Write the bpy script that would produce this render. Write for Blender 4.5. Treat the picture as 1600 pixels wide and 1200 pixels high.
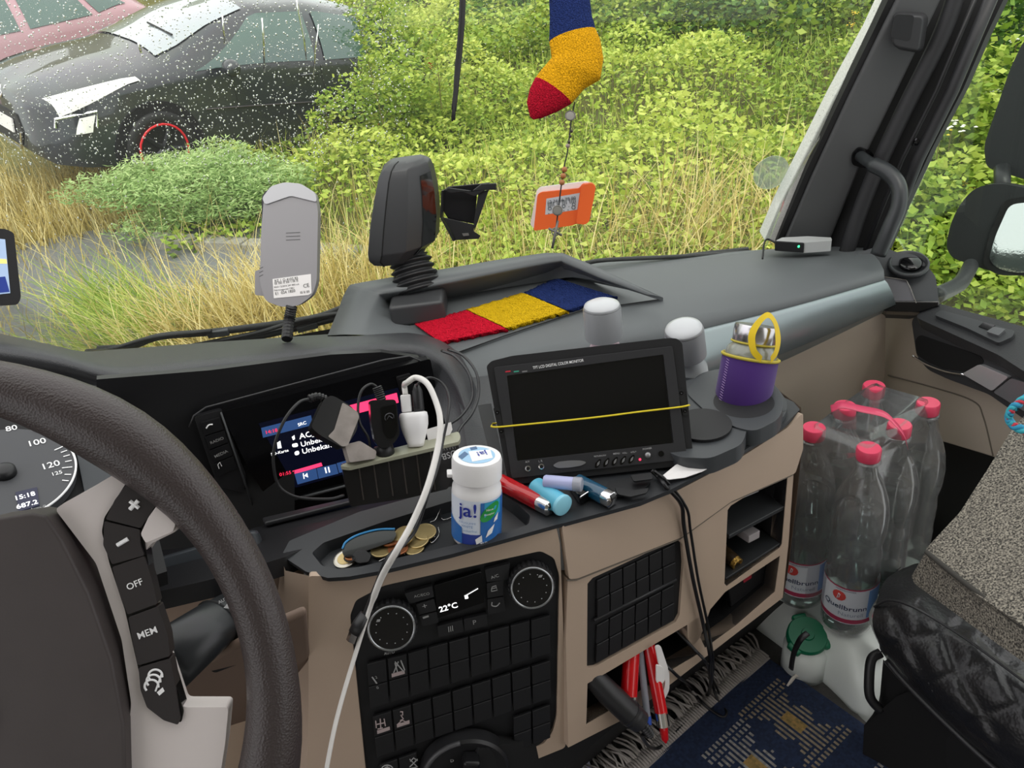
import bpy, bmesh, math, random
import numpy as np
from mathutils import Vector, Matrix, Quaternion
from mathutils.geometry import tessellate_polygon
for o in list(bpy.data.objects): bpy.data.objects.remove(o)
scn = bpy.context.scene
COL = scn.collection
random.seed(7)
rad = math.radians

# ------------------------------------------------------------ camera
FPX = 1202.0                      # focal length for a 1600 px wide frame
CAM = Vector((0, 0, 2.3))
th, pt, rl = rad(12), rad(30), rad(8)
_F0 = Vector((math.sin(th), math.cos(th), 0)); _R0 = Vector((math.cos(th), -math.sin(th), 0)); _Z = Vector((0, 0, 1))
FW = _F0 * math.cos(pt) - _Z * math.sin(pt)
_U0 = _F0 * math.sin(pt) + _Z * math.cos(pt)
RT = _R0 * math.cos(rl) - _U0 * math.sin(rl)
UP = _U0 * math.cos(rl) + _R0 * math.sin(rl)
cd = bpy.data.cameras.new('camera'); cam = bpy.data.objects.new('camera', cd); COL.objects.link(cam)
cd.sensor_fit = 'HORIZONTAL'; cd.sensor_width = 36; cd.lens = 36 * FPX / 1600; cd.clip_start = .02; cd.clip_end = 200
cam.matrix_world = Matrix(((RT.x, UP.x, -FW.x, CAM.x), (RT.y, UP.y, -FW.y, CAM.y), (RT.z, UP.z, -FW.z, CAM.z), (0, 0, 0, 1)))
scn.camera = cam

# ------------------------------------------------------------ overcast sky, exposure
w = bpy.data.worlds.new('sky'); scn.world = w; w.use_nodes = True
wn = w.node_tree.nodes; wl = w.node_tree.links; bg = wn['Background']
tc = wn.new('ShaderNodeTexCoord'); sx = wn.new('ShaderNodeSeparateXYZ'); cr = wn.new('ShaderNodeValToRGB')
nz = wn.new('ShaderNodeTexNoise'); nz.inputs['Scale'].default_value = 2.2; nz.inputs['Detail'].default_value = 5
mm = wn.new('ShaderNodeMix'); mm.data_type = 'RGBA'; mm.blend_type = 'MULTIPLY'; mm.inputs['Factor'].default_value = .25
wl.new(tc.outputs['Generated'], sx.inputs[0]); wl.new(sx.outputs['Z'], cr.inputs[0])
cr.color_ramp.elements[0].position = 0.0; cr.color_ramp.elements[0].color = (.74, .76, .76, 1)
cr.color_ramp.elements[1].position = .7; cr.color_ramp.elements[1].color = (1.0, 1.0, .99, 1)
wl.new(tc.outputs['Generated'], nz.inputs['Vector']); wl.new(cr.outputs[0], mm.inputs['A']); wl.new(nz.outputs['Color'], mm.inputs['B'])
wl.new(mm.outputs['Result'], bg.inputs[0]); bg.inputs[1].default_value = 1.15
sd = bpy.data.lights.new('veiled_sun', 'SUN'); sd.energy = 1.3; sd.angle = rad(35); sd.color = (1, .97, .9)
so = bpy.data.objects.new('veiled_sun', sd); COL.objects.link(so); so.rotation_euler = (rad(38), rad(12), rad(-20))
scn.view_settings.view_transform = 'Standard'; scn.view_settings.look = 'None'
scn.view_settings.gamma = 1; scn.view_settings.use_curve_mapping = False
scn.view_settings.exposure = 0.92

# ------------------------------------------------------------ geometry helpers
def V(*a): return Vector(a)
def ray(x, y): return FW + RT * ((x - 800) / FPX) - UP * ((y - 600) / FPX)
def D(x, y, d): return CAM + ray(x, y) * d
def onz(x, y, z):
    r = ray(x, y); return CAM + r * ((z - CAM.z) / r.z)
class PL:
    def __init__(s, o, n):
        s.o = Vector(o); s.n = Vector(n).normalized()
        if s.n.dot(CAM - s.o) < 0: s.n = -s.n
    def p(s, x, y, off=0):
        r = ray(x, y); t = (s.o - CAM).dot(s.n) / r.dot(s.n)
        return CAM + r * t + s.n * off
    def P(s, pts, off=0): return [s.p(x, y, off) for x, y in pts]
    def up(s, off): return PL(s.o + s.n * off, s.n)
def PL3(a, b, c):
    a, b, c = Vector(a), Vector(b), Vector(c); return PL(a, (b - a).cross(c - a))
def rnd(poly, r, seg=4):
    if r <= 0: return [Vector((p[0], p[1])) for p in poly]
    out = []; n = len(poly)
    for i in range(n):
        p = Vector(poly[i][:2]); a = Vector(poly[i - 1][:2]); b = Vector(poly[(i + 1) % n][:2])
        la, lb = (a - p).length, (b - p).length
        rr = min(r, la * .48, lb * .48)
        s = p + (a - p) * (rr / la); e = p + (b - p) * (rr / lb)
        for k in range(seg + 1):
            t = k / seg; out.append(s * (1 - t) ** 2 + p * 2 * t * (1 - t) + e * t * t)
    return out
def spl(pts, n=8, closed=False):
    P = [Vector(p) for p in pts]; N = len(P); out = []
    rng = range(N) if closed else range(N - 1)
    for i in rng:
        p1, p2 = P[i], P[(i + 1) % N]
        p0 = P[i - 1] if (i > 0 or closed) else p1 * 2 - p2
        p3 = P[(i + 2) % N] if (i + 2 < N or closed) else p2 * 2 - p1
        for k in range(n):
            t = k / n
            out.append(.5 * ((2 * p1) + (p2 - p0) * t + (2 * p0 - 5 * p1 + 4 * p2 - p3) * t * t + (3 * p1 - p0 - 3 * p2 + p3) * t ** 3))
    if not closed: out.append(P[-1])
    return out
class MB:
    def __init__(s): s.v = []; s.f = []; s.mi = []; s.cur = 0
    def add(s, v, f):
        b = len(s.v); s.v += [Vector(p) for p in v]; s.f += [tuple(i + b for i in q) for q in f]; s.mi += [s.cur] * len(f); return s
    def slab(s, pts, n, thick, holes=()):
        """pts: 3-D loop on a plane, n: outward normal; body extends by -n*thick"""
        loops = [list(pts)] + [list(h) for h in holes]
        flat = [p for l in loops for p in l]; m = len(flat)
        if holes: tris = tessellate_polygon(loops)
        else: tris = tessellate_polygon(loops) if len(pts) > 4 else [tuple(range(len(pts)))]
        fr = []
        for t in tris:
            nn = (flat[t[1]] - flat[t[0]]).cross(flat[t[2]] - flat[t[1]])
            fr.append(tuple(t) if nn.dot(n) > 0 else tuple(reversed(t)))
        f = list(fr) + [tuple(i + m for i in reversed(t)) for t in fr]
        k = 0
        for l in loops:
            L = len(l)
            for i in range(L):
                f.append((k + i, k + (i + 1) % L, k + (i + 1) % L + m, k + i + m))
            k += L
        return s.add(flat + [p - n * thick for p in flat], f)
    def box(s, c, x, y, z):
        c, x, y, z = map(Vector, (c, x, y, z)); x, y, z = x / 2, y / 2, z / 2
        v = [c + x * i + y * j + z * k for k in (-1, 1) for j in (-1, 1) for i in (-1, 1)]
        return s.add(v, [(0, 2, 3, 1), (4, 5, 7, 6), (0, 1, 5, 4), (2, 6, 7, 3), (0, 4, 6, 2), (1, 3, 7, 5)])
    def tube(s, pts, r, seg=8, closed=False, caps=True, flat=None):
        P = [Vector(p) for p in pts]; N = len(P)
        rr = r if isinstance(r, (list, tuple)) else [r] * N
        T = [((P[(i + 1) % N] if (closed or i < N - 1) else P[i]) - (P[i - 1] if (closed or i > 0) else P[i])).normalized() for i in range(N)]
        a = T[0].cross(Vector((0, 0, 1)));  a = a if a.length > .1 else T[0].cross(Vector((1, 0, 0)))
        a.normalize(); v = []
        for i in range(N):
            a = (a - T[i] * a.dot(T[i])).normalized(); b = T[i].cross(a)
            for k in range(seg):
                t = 2 * math.pi * k / seg; fx = 1 if flat is None else flat
                v.append(P[i] + (a * math.cos(t) + b * math.sin(t) * fx) * rr[i])
        f = []
        for i in range(N if closed else N - 1):
            for k in range(seg):
                j = (i + 1) % N; f.append((i * seg + k, j * seg + k, j * seg + (k + 1) % seg, i * seg + (k + 1) % seg)[::-1])
        if caps and not closed: f.append(tuple(range(seg))); f.append(tuple(reversed(range((N - 1) * seg, N * seg))))
        return s.add(v, f)
    def lathe(s, prof, o, ax, seg=32, sq=None, ref=None):
        """prof [(r, h)], axis ax from o; sq = superellipse power for squarish sections"""
        o, ax = Vector(o), Vector(ax).normalized()
        a = Vector(ref) if ref is not None else (ax.cross(Vector((0, 0, 1))) if abs(ax.z) < .95 else ax.cross(Vector((0, 1, 0))))
        a = (a - ax * a.dot(ax)).normalized(); b = ax.cross(a); v = []
        for r, h in prof:
            for k in range(seg):
                t = 2 * math.pi * k / seg; c, d = math.cos(t), math.sin(t)
                if sq: c = math.copysign(abs(c) ** (2 / sq), c); d = math.copysign(abs(d) ** (2 / sq), d)
                v.append(o + ax * h + a * (r * c) + b * (r * d))
        f = []; N = len(prof)
        for i in range(N - 1):
            for k in range(seg): f.append((i * seg + k, i * seg + (k + 1) % seg, (i + 1) * seg + (k + 1) % seg, (i + 1) * seg + k))
        if prof[0][0] > 1e-6: f.append(tuple(reversed(range(seg))))
        if prof[-1][0] > 1e-6: f.append(tuple(range((N - 1) * seg, N * seg)))
        return s.add(v, f)
    def grid(s, rows, thick=0, tn=None):
        m, n = len(rows), len(rows[0]); v = [Vector(p) for r in rows for p in r]
        f = [(i * n + j, i * n + j + 1, (i + 1) * n + j + 1, (i + 1) * n + j) for i in range(m - 1) for j in range(n - 1)]
        if thick:
            tn = Vector(tn); b = len(v); v += [p - tn * thick for p in v]
            f += [tuple(reversed([k + b for k in q])) for q in f]
            ed = [j for j in range(n)] + [i * n + n - 1 for i in range(1, m)] + [(m - 1) * n + j for j in range(n - 2, -1, -1)] + [i * n for i in range(m - 2, 0, -1)]
            for i in range(len(ed)):
                p, q = ed[i], ed[(i + 1) % len(ed)]; f.append((p, p + b, q + b, q))
        return s.add(v, f)
BASE = {}
def kw(o, label=None, cat=None, group=None, kind=None):
    if label: o['label'] = label
    if cat: o['category'] = cat
    if group: o['group'] = group
    if kind: o['kind'] = kind
    return o
def thing(name, loc, label, cat, group=None, M=None):
    o = bpy.data.objects.new(name, None); COL.objects.link(o); o.empty_display_size = .02
    o.location = loc
    BASE[o.name] = Vector(loc) if M is None else None
    if M is not None: o.matrix_world = Matrix.Translation(loc) @ M.to_4x4()
    return kw(o, label, cat, group)
def make(name, mb, m, parent=None, smooth=False, bevel=0, seg=2, local=False, sub=0, base=None, angle=35, recalc=True):
    if parent is None: b = Vector(base) if base is not None else Vector((sum(p.x for p in mb.v) / len(mb.v), sum(p.y for p in mb.v) / len(mb.v), min(p.z for p in mb.v)))
    else: b = BASE.get(parent.name) or Vector((0, 0, 0))
    if local: b = Vector((0, 0, 0))
    me = bpy.data.meshes.new(name)
    me.from_pydata([(p - b)[:] for p in mb.v], [], mb.f)
    if recalc:
        bm = bmesh.new(); bm.from_mesh(me); bmesh.ops.remove_doubles(bm, verts=bm.verts, dist=1e-6)
        bmesh.ops.recalc_face_normals(bm, faces=bm.faces); bm.to_mesh(me); bm.free()
    ml = m if isinstance(m, (list, tuple)) else [m]
    for q in ml: me.materials.append(q)
    if len(ml) > 1:
        for i, p in enumerate(me.polygons): p.material_index = mb.mi[i] if i < len(mb.mi) else 0
    if smooth:
        me.polygons.foreach_set('use_smooth', [True] * len(me.polygons))
    o = bpy.data.objects.new(name, me); COL.objects.link(o)
    if parent is not None: o.parent = parent
    elif not local: o.location = b
    BASE[o.name] = b
    if bevel:
        q = o.modifiers.new('bevel', 'BEVEL'); q.width = bevel; q.segments = seg; q.limit_method = 'ANGLE'; q.angle_limit = rad(angle); q.use_clamp_overlap = True
        if smooth or seg > 1:
            me.polygons.foreach_set('use_smooth', [True] * len(me.polygons)); q.harden_normals = False
            wn_ = o.modifiers.new('wn', 'WEIGHTED_NORMAL'); wn_.keep_sharp = False
    if sub:
        q = o.modifiers.new('sub', 'SUBSURF'); q.levels = q.render_levels = sub
    if smooth == 'auto':
        e = o.modifiers.new('es', 'EDGE_SPLIT'); e.split_angle = rad(angle)
    return o
def slab(name, px, pl, t, m, parent=None, off=0, r=0, holes=(), hr=0, **k):
    mb = MB(); mb.slab(pl.P(rnd(px, r), off), pl.n, t, [pl.P(rnd(h, hr), off) for h in holes])
    return make(name, mb, m, parent, **k)
def top(o, label, cat, group=None, kind=None): return kw(o, label, cat, group, kind)
def clone(root, M=None, label=None, group=None):
    def cp(o, par):
        c = o.copy(); COL.objects.link(c); BASE[c.name] = BASE.get(o.name)
        if par is not None: c.parent = par
        for ch in kids.get(o.name, []): cp(ch, c)
        return c
    kids = {}
    for o in bpy.data.objects:
        if o.parent: kids.setdefault(o.parent.name, []).append(o)
    r = cp(root, None)
    if M is not None: r.matrix_world = M
    if label: r['label'] = label
    if group: r['group'] = group
    return r
FONTS = {}
def text(s, p0, p1, pl, m, parent, off=.0004, name='lettering', bold=0, up=None, hscale=1.0, kind=None):
    """text between pixel p0 (baseline left) and p1 (baseline right) on plane pl"""
    a, b = pl.p(p0[0], p0[1], off), pl.p(p1[0], p1[1], off)
    return text3(s, a, b, pl.n, m, parent, name, bold, hscale)
def text3(s, a, b, n, m, parent, name='lettering', bold=0, hscale=1.0):
    cu = bpy.data.curves.new(name, 'FONT'); cu.body = s; cu.size = 1; cu.offset = min(bold, .01); cu.resolution_u = 3
    to = bpy.data.objects.new('t', cu); me0 = to.to_mesh(); me = me0.copy(); to.to_mesh_clear()
    bpy.data.objects.remove(to); bpy.data.curves.remove(cu)
    N = len(me.vertices); co = np.zeros(N * 3); me.vertices.foreach_get('co', co); co = co.reshape(-1, 3)
    x0, x1 = co[:, 0].min(), co[:, 0].max(); L = (b - a).length; sc = L / (x1 - x0)
    ex = (b - a).normalized(); ey = n.cross(ex).normalized()
    base = BASE.get(parent.name) or Vector((0, 0, 0))
    W = np.array([(a - base)[:]]) + np.outer((co[:, 0] - x0) * sc, np.array(ex[:])) + np.outer(co[:, 1] * sc * hscale, np.array(ey[:]))
    me.vertices.foreach_set('co', W.ravel()); me.update(); me.materials.clear(); me.materials.append(m)
    o = bpy.data.objects.new(name, me); COL.objects.link(o); o.parent = parent; BASE[o.name] = base
    return o
def quad(Q, u, v):
    a, b, c, d = [Vector(q) for q in Q]      # TL, TR, BR, BL
    return (a * (1 - u) + b * u) * (1 - v) + (d * (1 - u) + c * u) * v
def cell(Q, u0, u1, v0, v1): return [quad(Q, u0, v0), quad(Q, u1, v0), quad(Q, u1, v1), quad(Q, u0, v1)]

# ------------------------------------------------------------ materials
def lin(c):
    if isinstance(c, str): c = tuple(int(c[i:i + 2], 16) / 255 for i in (0, 2, 4))
    return tuple(x / 12.92 if x <= .04045 else ((x + .055) / 1.055) ** 2.4 for x in c)
MATS = {}
def mat(name, col, rough=.5, metal=0, bump=None, var=None, spec=.5, coat=0, trans=0, emit=None, est=1, alpha=1, sheen=0, sss=0, ior=1.45, vor=False):
    if name in MATS: return MATS[name]
    m = bpy.data.materials.new(name); m.use_nodes = True; MATS[name] = m
    nt = m.node_tree; N = nt.nodes; L = nt.links; b = N['Principled BSDF']
    c = lin(col); b.inputs['Base Color'].default_value = (*c, 1)
    b.inputs['Roughness'].default_value = rough; b.inputs['Metallic'].default_value = metal
    b.inputs['Specular IOR Level'].default_value = spec; b.inputs['Coat Weight'].default_value = coat
    b.inputs['Transmission Weight'].default_value = trans; b.inputs['Alpha'].default_value = alpha; b.inputs['IOR'].default_value = ior
    b.inputs['Sheen Weight'].default_value = sheen
    if emit: b.inputs['Emission Color'].default_value = (*lin(emit), 1); b.inputs['Emission Strength'].default_value = est
    tcn = N.new('ShaderNodeTexCoord')
    if var:   # (scale, amount)
        n1 = N.new('ShaderNodeTexNoise'); n1.inputs['Scale'].default_value = var[0]; n1.inputs['Detail'].default_value = 4
        L.new(tcn.outputs['Object'], n1.inputs['Vector'])
        mr = N.new('ShaderNodeMapRange'); mr.inputs[1].default_value = .3; mr.inputs[2].default_value = .7
        mr.inputs[3].default_value = 1 - var[1]; mr.inputs[4].default_value = 1 + var[1]
        L.new(n1.outputs[0], mr.inputs[0]); hs = N.new('ShaderNodeHueSaturation'); hs.inputs['Color'].default_value = (*c, 1)
        L.new(mr.outputs[0], hs.inputs['Value']); L.new(hs.outputs[0], b.inputs['Base Color'])
    if bump:  # (scale, strength, distance)
        t = N.new('ShaderNodeTexVoronoi' if vor else 'ShaderNodeTexNoise'); t.inputs['Scale'].default_value = bump[0]
        L.new(tcn.outputs['Object'], t.inputs['Vector'])
        bp = N.new('ShaderNodeBump'); bp.inputs['Strength'].default_value = bump[1]; bp.inputs['Distance'].default_value = bump[2]
        L.new(t.outputs[0], bp.inputs['Height']); L.new(bp.outputs[0], b.inputs['Normal'])
    return m
def thinglass(name, tint, refl=.9, op=0.0, rough=.02):
    m = bpy.data.materials.new(name); m.use_nodes = True; nt = m.node_tree; N = nt.nodes; L = nt.links
    for n in list(N): N.remove(n)
    o = N.new('ShaderNodeOutputMaterial'); t = N.new('ShaderNodeBsdfTransparent'); t.inputs[0].default_value = (*lin(tint), 1)
    g = N.new('ShaderNodeBsdfGlossy'); g.inputs['Roughness'].default_value = rough; fr = N.new('ShaderNodeFresnel'); fr.inputs[0].default_value = 1.45
    ml = N.new('ShaderNodeMath'); ml.operation = 'MULTIPLY'; ml.inputs[1].default_value = refl
    mx = N.new('ShaderNodeMixShader'); L.new(fr.outputs[0], ml.inputs[0]); L.new(ml.outputs[0], mx.inputs[0])
    L.new(t.outputs[0], mx.inputs[1]); L.new(g.outputs[0], mx.inputs[2]); last = mx
    if op:
        d = N.new('ShaderNodeBsdfDiffuse'); d.inputs[0].default_value = (.9, .9, .9, 1); m2 = N.new('ShaderNodeMixShader'); m2.inputs[0].default_value = op
        L.new(mx.outputs[0], m2.inputs[1]); L.new(d.outputs[0], m2.inputs[2]); last = m2
    L.new(last.outputs[0], o.inputs[0]); MATS[name] = m
    return m
BEIGE = mat('beige_plastic', 'b09c8a', .55, bump=(900, .08, .001), var=(6, .03))
DASH = mat('dash_grey_plastic', '5b5f61', .5, bump=(1400, .15, .0006), var=(5, .04))
LEATH = mat('dash_leather', '36373a', .42, bump=(800, .4, .0007), vor=True)
BLACK = mat('black_plastic', '1d1d1f', .42, bump=(1200, .08, .0005))
BLACKM = mat('matt_black_plastic', '131314', .75)
GLOSSB = mat('gloss_black', '08080a', .12, coat=.3)
CHROME = mat('chrome', 'e0e0e0', .15, metal=1)
SILV = mat('silver_paint', 'b9b5b3', .38, metal=.35)
STEEL = mat('brushed_steel', 'a8a8a8', .35, metal=.9)
WHITE = mat('white_plastic', 'e6e3e2', .35)
WPRINT = mat('white_print', 'f0f0f0', .6)
GPRINT = mat('grey_print', 'a0a0a0', .6)
PILLAR = mat('pillar_trim', '4c4d4e', .6, bump=(1200, .12, .0006))
RUBBER = mat('rubber', '161617', .6)
# ------------------------------------------------------------ outside: ground
def terr(x, y):
    z = .45 + .05 * max(0, y - 5)
    z += max(0, y - 7.6 - .0 * x) * .16 if x < 0 else 0
    h = max(0.0, (y + .9 * x - 9.3)); z += min(h * .09, 2.0) * min(1, max(0, (x + .6) / 2))
    z += max(0, y - 13) * .5 * (x < 0)
    return z
def mground():
    mb = MB(); rows = []
    for j in range(60):
        y = 1.6 + j * .4
        rows.append([(x, y, terr(x, y) + random.uniform(-.02, .02)) for x in [-12 + i * .5 for i in range(60)]])
    mb.grid(rows); o = make('ground', mb, mat('earth', '5c5a30', .95, var=(3, .35), bump=(30, .6, .03)), smooth=True); kw(o, kind='structure'); return o
mground()
def strip(name, x0, x1, y0, y1, m, dz, n=24, **k):
    mb = MB(); rows = [[(x0 + (x1 - x0) * i / n, y0 + (y1 - y0) * j / n, terr(x0 + (x1 - x0) * i / n, y0 + (y1 - y0) * j / n) + dz) for i in range(n + 1)] for j in range(n + 1)]
    mb.grid(rows, .1, (0, 0, 1)); o = make(name, mb, m, smooth=False); kw(o, kind='structure'); return o
ASPH = mat('wet_asphalt', '6b6d70', .45, var=(25, .12), bump=(150, .5, .004))
strip('pavement', -7, -.15, 1.5, 7.1, ASPH, .03)
# kerb stones along the asphalt edge
kerb = thing('kerb', (-.4, 5.4, terr(-.4, 5.4)), 'weathered grey concrete kerb at the edge of the wet asphalt', 'kerb')
KM = mat('kerb_concrete', '8a8880', .9, var=(20, .2), bump=(60, .5, .004))
for i in range(5):
    p = D(235 + i * 75, 372 + i * 5, 6.0 - .1 * i); q = D(235 + i * 75 + 72, 372 + (i + 1) * 5 - 1, 6.0 - .1 * (i + 1) + .01)
    mb = MB(); d = (q - p); mb.box((p + q) / 2 - V(0, 0, .12), d, (V(0, 0, 1).cross(d)).normalized() * .14, V(0, 0, .3)); make('kerb_stone', mb, KM, kerb, bevel=.012)

# ------------------------------------------------------------ outside: vegetation
def leafmat(name, cols, rough=.55, tr=.35):
    m = bpy.data.materials.new(name); m.use_nodes = True; N = m.node_tree.nodes; L = m.node_tree.links; b = N['Principled BSDF']
    at = N.new('ShaderNodeAttribute'); at.attribute_name = 'rnd'; r = N.new('ShaderNodeValToRGB'); el = r.color_ramp.elements
    while len(el) < len(cols): el.new(.5)
    for i, c in enumerate(cols): el[i].position = i / (len(cols) - 1); el[i].color = (*lin(c), 1)
    L.new(at.outputs['Fac'], r.inputs[0]); L.new(r.outputs[0], b.inputs['Base Color']); b.inputs['Roughness'].default_value = rough
    t = N.new('ShaderNodeBsdfTranslucent'); L.new(r.outputs[0], t.inputs[0]); mx = N.new('ShaderNodeMixShader'); mx.inputs[0].default_value = tr
    L.new(b.outputs[0], mx.inputs[1]); L.new(t.outputs[0], mx.inputs[2]); L.new(mx.outputs[0], N['Material Output'].inputs[0]); return m
G1 = leafmat('leaves_fresh', ['5f7a2a', '88a53a', 'aec04e', 'cbd468'])
G2 = leafmat('leaves_deep', ['2f4a1c', '4a6e2a', '6f9438', '94b04a'])
G3 = leafmat('grass_fresh', ['6c8e30', '92ad40', 'b4c258', 'cfd078'])
G4 = leafmat('grass_dry', ['9a8a48', 'c2ae62', 'd8c684', 'e6dca6'])
G5 = leafmat('weed_soft', ['7ea05a', '97b46c', 'b0c884', 'c4d494'])
BARK = mat('stem', '6a6436', .9)
def npmesh(name, v, quads, rv, m, parent=None, loc=(0, 0, 0)):
    me = bpy.data.meshes.new(name); nv, nq = len(v), len(quads)
    me.vertices.add(nv); me.vertices.foreach_set('co', np.asarray(v, dtype=np.float32).ravel())
    k = quads.shape[1]; me.loops.add(nq * k); me.loops.foreach_set('vertex_index', quads.ravel().astype(np.int32))
    me.polygons.add(nq); me.polygons.foreach_set('loop_start', (np.arange(nq) * k).astype(np.int32)); me.polygons.foreach_set('loop_total', np.full(nq, k, dtype=np.int32))
    a = me.attributes.new('rnd', 'FLOAT', 'POINT'); a.data.foreach_set('value', rv.astype(np.float32))
    me.update(); me.validate(); me.materials.append(m); o = bpy.data.objects.new(name, me); COL.objects.link(o)
    if parent: o.parent = parent
    o.location = loc; return o
rg = np.random.default_rng(5)
def leaves(P, size, tone=None, up=.4, asp=.55):
    n = len(P); d = rg.normal(size=(n, 3)); d[:, 2] = np.abs(d[:, 2]) * .4 + .1 * rg.normal(size=n); d /= np.linalg.norm(d, axis=1)[:, None]
    s = rg.normal(size=(n, 3)); s[:, 2] *= .5; s -= d * (s * d).sum(1)[:, None]; s /= np.linalg.norm(s, axis=1)[:, None]
    L = (size * rg.uniform(.6, 1.35, n))[:, None]
    v = np.stack([P, P + d * L * .5 + s * L * asp * .5, P + d * L, P + d * L * .5 - s * L * asp * .5], 1).reshape(-1, 3)
    q = np.arange(n * 4).reshape(-1, 4); t = rg.uniform(0, 1, n) if tone is None else np.clip(tone + rg.normal(size=n) * .18, 0, 1)
    return v, q, np.repeat(t, 4)
def shrub(px, py, d, rx, rz, n, size, m, label, name='shrub', cat='shrub', stems=5, group=None, fuzzy=False):
    c = D(px, py, d); zb = min(terr(c.x, c.y), c.z - rz * .6); root = thing(name, (c.x, c.y, zb), label, cat, group)
    nb = 26; bc = rg.normal(size=(nb, 3)); bc /= np.linalg.norm(bc, axis=1)[:, None]; bc *= rg.uniform(.35, .95, nb)[:, None]
    bi = rg.integers(0, nb, n); u = rg.normal(size=(n, 3)); u /= np.linalg.norm(u, axis=1)[:, None]; u *= (rg.uniform(.2, 1, n) ** .5)[:, None] * .42
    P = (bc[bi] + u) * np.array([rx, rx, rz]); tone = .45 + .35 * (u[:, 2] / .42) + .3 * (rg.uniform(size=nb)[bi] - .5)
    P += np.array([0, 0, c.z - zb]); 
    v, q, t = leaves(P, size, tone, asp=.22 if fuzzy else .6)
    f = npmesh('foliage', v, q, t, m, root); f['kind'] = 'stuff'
    mb = MB()
    for i in range(stems):
        a = rg.uniform(0, 6.3); e = bc[i]; mb.tube(spl([(math.cos(a) * .05, math.sin(a) * .05, 0), (e[0] * rx * .3, e[1] * rx * .3, (c.z - zb) * .6), (e[0] * rx * .9, e[1] * rx * .9, c.z - zb + e[2] * rz * .9)], 4), [.012 - .0007 * k for k in range(9)], 5)
    make('stem', mb, BARK, root, local=True)
    return root
S = shrub
# backdrop thicket, from left to right
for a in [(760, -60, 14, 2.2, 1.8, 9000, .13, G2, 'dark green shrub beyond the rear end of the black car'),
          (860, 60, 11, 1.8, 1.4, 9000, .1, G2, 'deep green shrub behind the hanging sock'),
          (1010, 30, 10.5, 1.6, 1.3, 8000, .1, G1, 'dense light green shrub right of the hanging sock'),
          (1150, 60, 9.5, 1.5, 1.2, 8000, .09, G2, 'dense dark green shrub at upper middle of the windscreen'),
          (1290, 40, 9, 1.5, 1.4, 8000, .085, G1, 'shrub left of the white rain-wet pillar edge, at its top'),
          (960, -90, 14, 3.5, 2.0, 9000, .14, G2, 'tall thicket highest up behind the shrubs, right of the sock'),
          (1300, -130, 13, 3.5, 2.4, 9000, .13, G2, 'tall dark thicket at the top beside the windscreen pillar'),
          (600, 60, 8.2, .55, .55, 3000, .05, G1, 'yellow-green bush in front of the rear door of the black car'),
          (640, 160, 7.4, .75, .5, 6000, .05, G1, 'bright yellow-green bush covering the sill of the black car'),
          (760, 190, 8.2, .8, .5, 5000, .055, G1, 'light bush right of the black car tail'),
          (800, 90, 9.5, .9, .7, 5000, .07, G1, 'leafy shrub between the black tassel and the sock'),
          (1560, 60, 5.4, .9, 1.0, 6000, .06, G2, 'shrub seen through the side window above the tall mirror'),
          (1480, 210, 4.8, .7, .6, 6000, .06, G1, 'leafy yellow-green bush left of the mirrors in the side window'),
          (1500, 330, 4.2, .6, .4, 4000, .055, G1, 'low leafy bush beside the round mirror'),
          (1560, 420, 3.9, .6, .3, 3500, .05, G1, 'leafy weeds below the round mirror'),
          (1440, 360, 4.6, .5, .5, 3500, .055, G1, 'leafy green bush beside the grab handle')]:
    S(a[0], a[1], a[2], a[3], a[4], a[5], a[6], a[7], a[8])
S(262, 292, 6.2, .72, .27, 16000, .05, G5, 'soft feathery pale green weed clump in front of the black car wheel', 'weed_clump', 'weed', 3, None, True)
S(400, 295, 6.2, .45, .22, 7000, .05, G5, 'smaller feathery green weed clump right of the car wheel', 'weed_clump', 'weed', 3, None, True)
# sparse slender saplings with yellow-green leaves before the car
def sapling(px, py, d, h, n, label):
    b = D(px, py, d); root = thing('sapling', b, label, 'sapling'); mb = MB(); tipx = random.uniform(-.1, .1)
    c = spl([(0, 0, 0), (tipx * .4, 0, h * .5), (tipx, .02, h)], 6); mb.tube(c, [.006 - .0003 * i for i in range(len(c))], 5)
    P = []
    for i in range(14):
        t = .25 + .75 * i / 14; q = Vector((tipx * t, 0, h * t)); a = random.uniform(0, 6.3); L = .16 * (1.15 - t) + .05
        e = q + V(math.cos(a) * L, math.sin(a) * L, L * .6); mb.tube([q, (q + e) / 2 + V(0, 0, .01), e], [.003, .002, .001], 4)
        for k in range(n // 14): P.append(q.lerp(e, random.uniform(.2, 1.05)) + V(*[random.gauss(0, .015) for _ in range(3)]))
    make('stem', mb, BARK, root, local=True); v, q, t = leaves(np.array([p[:] for p in P]), .05); f = npmesh('foliage', v, q, t, G1, root); f['kind'] = 'stuff'
sapling(600, 200, 6.9, .95, 420, 'tallest slender sapling crossing the rear window of the black car')
sapling(515, 240, 6.6, .45, 260, 'slender sapling crossing the lower rear door of the black car')
sapling(690, 170, 7.0, .6, 320, 'slender yellowish sapling before the red tail light')

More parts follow.
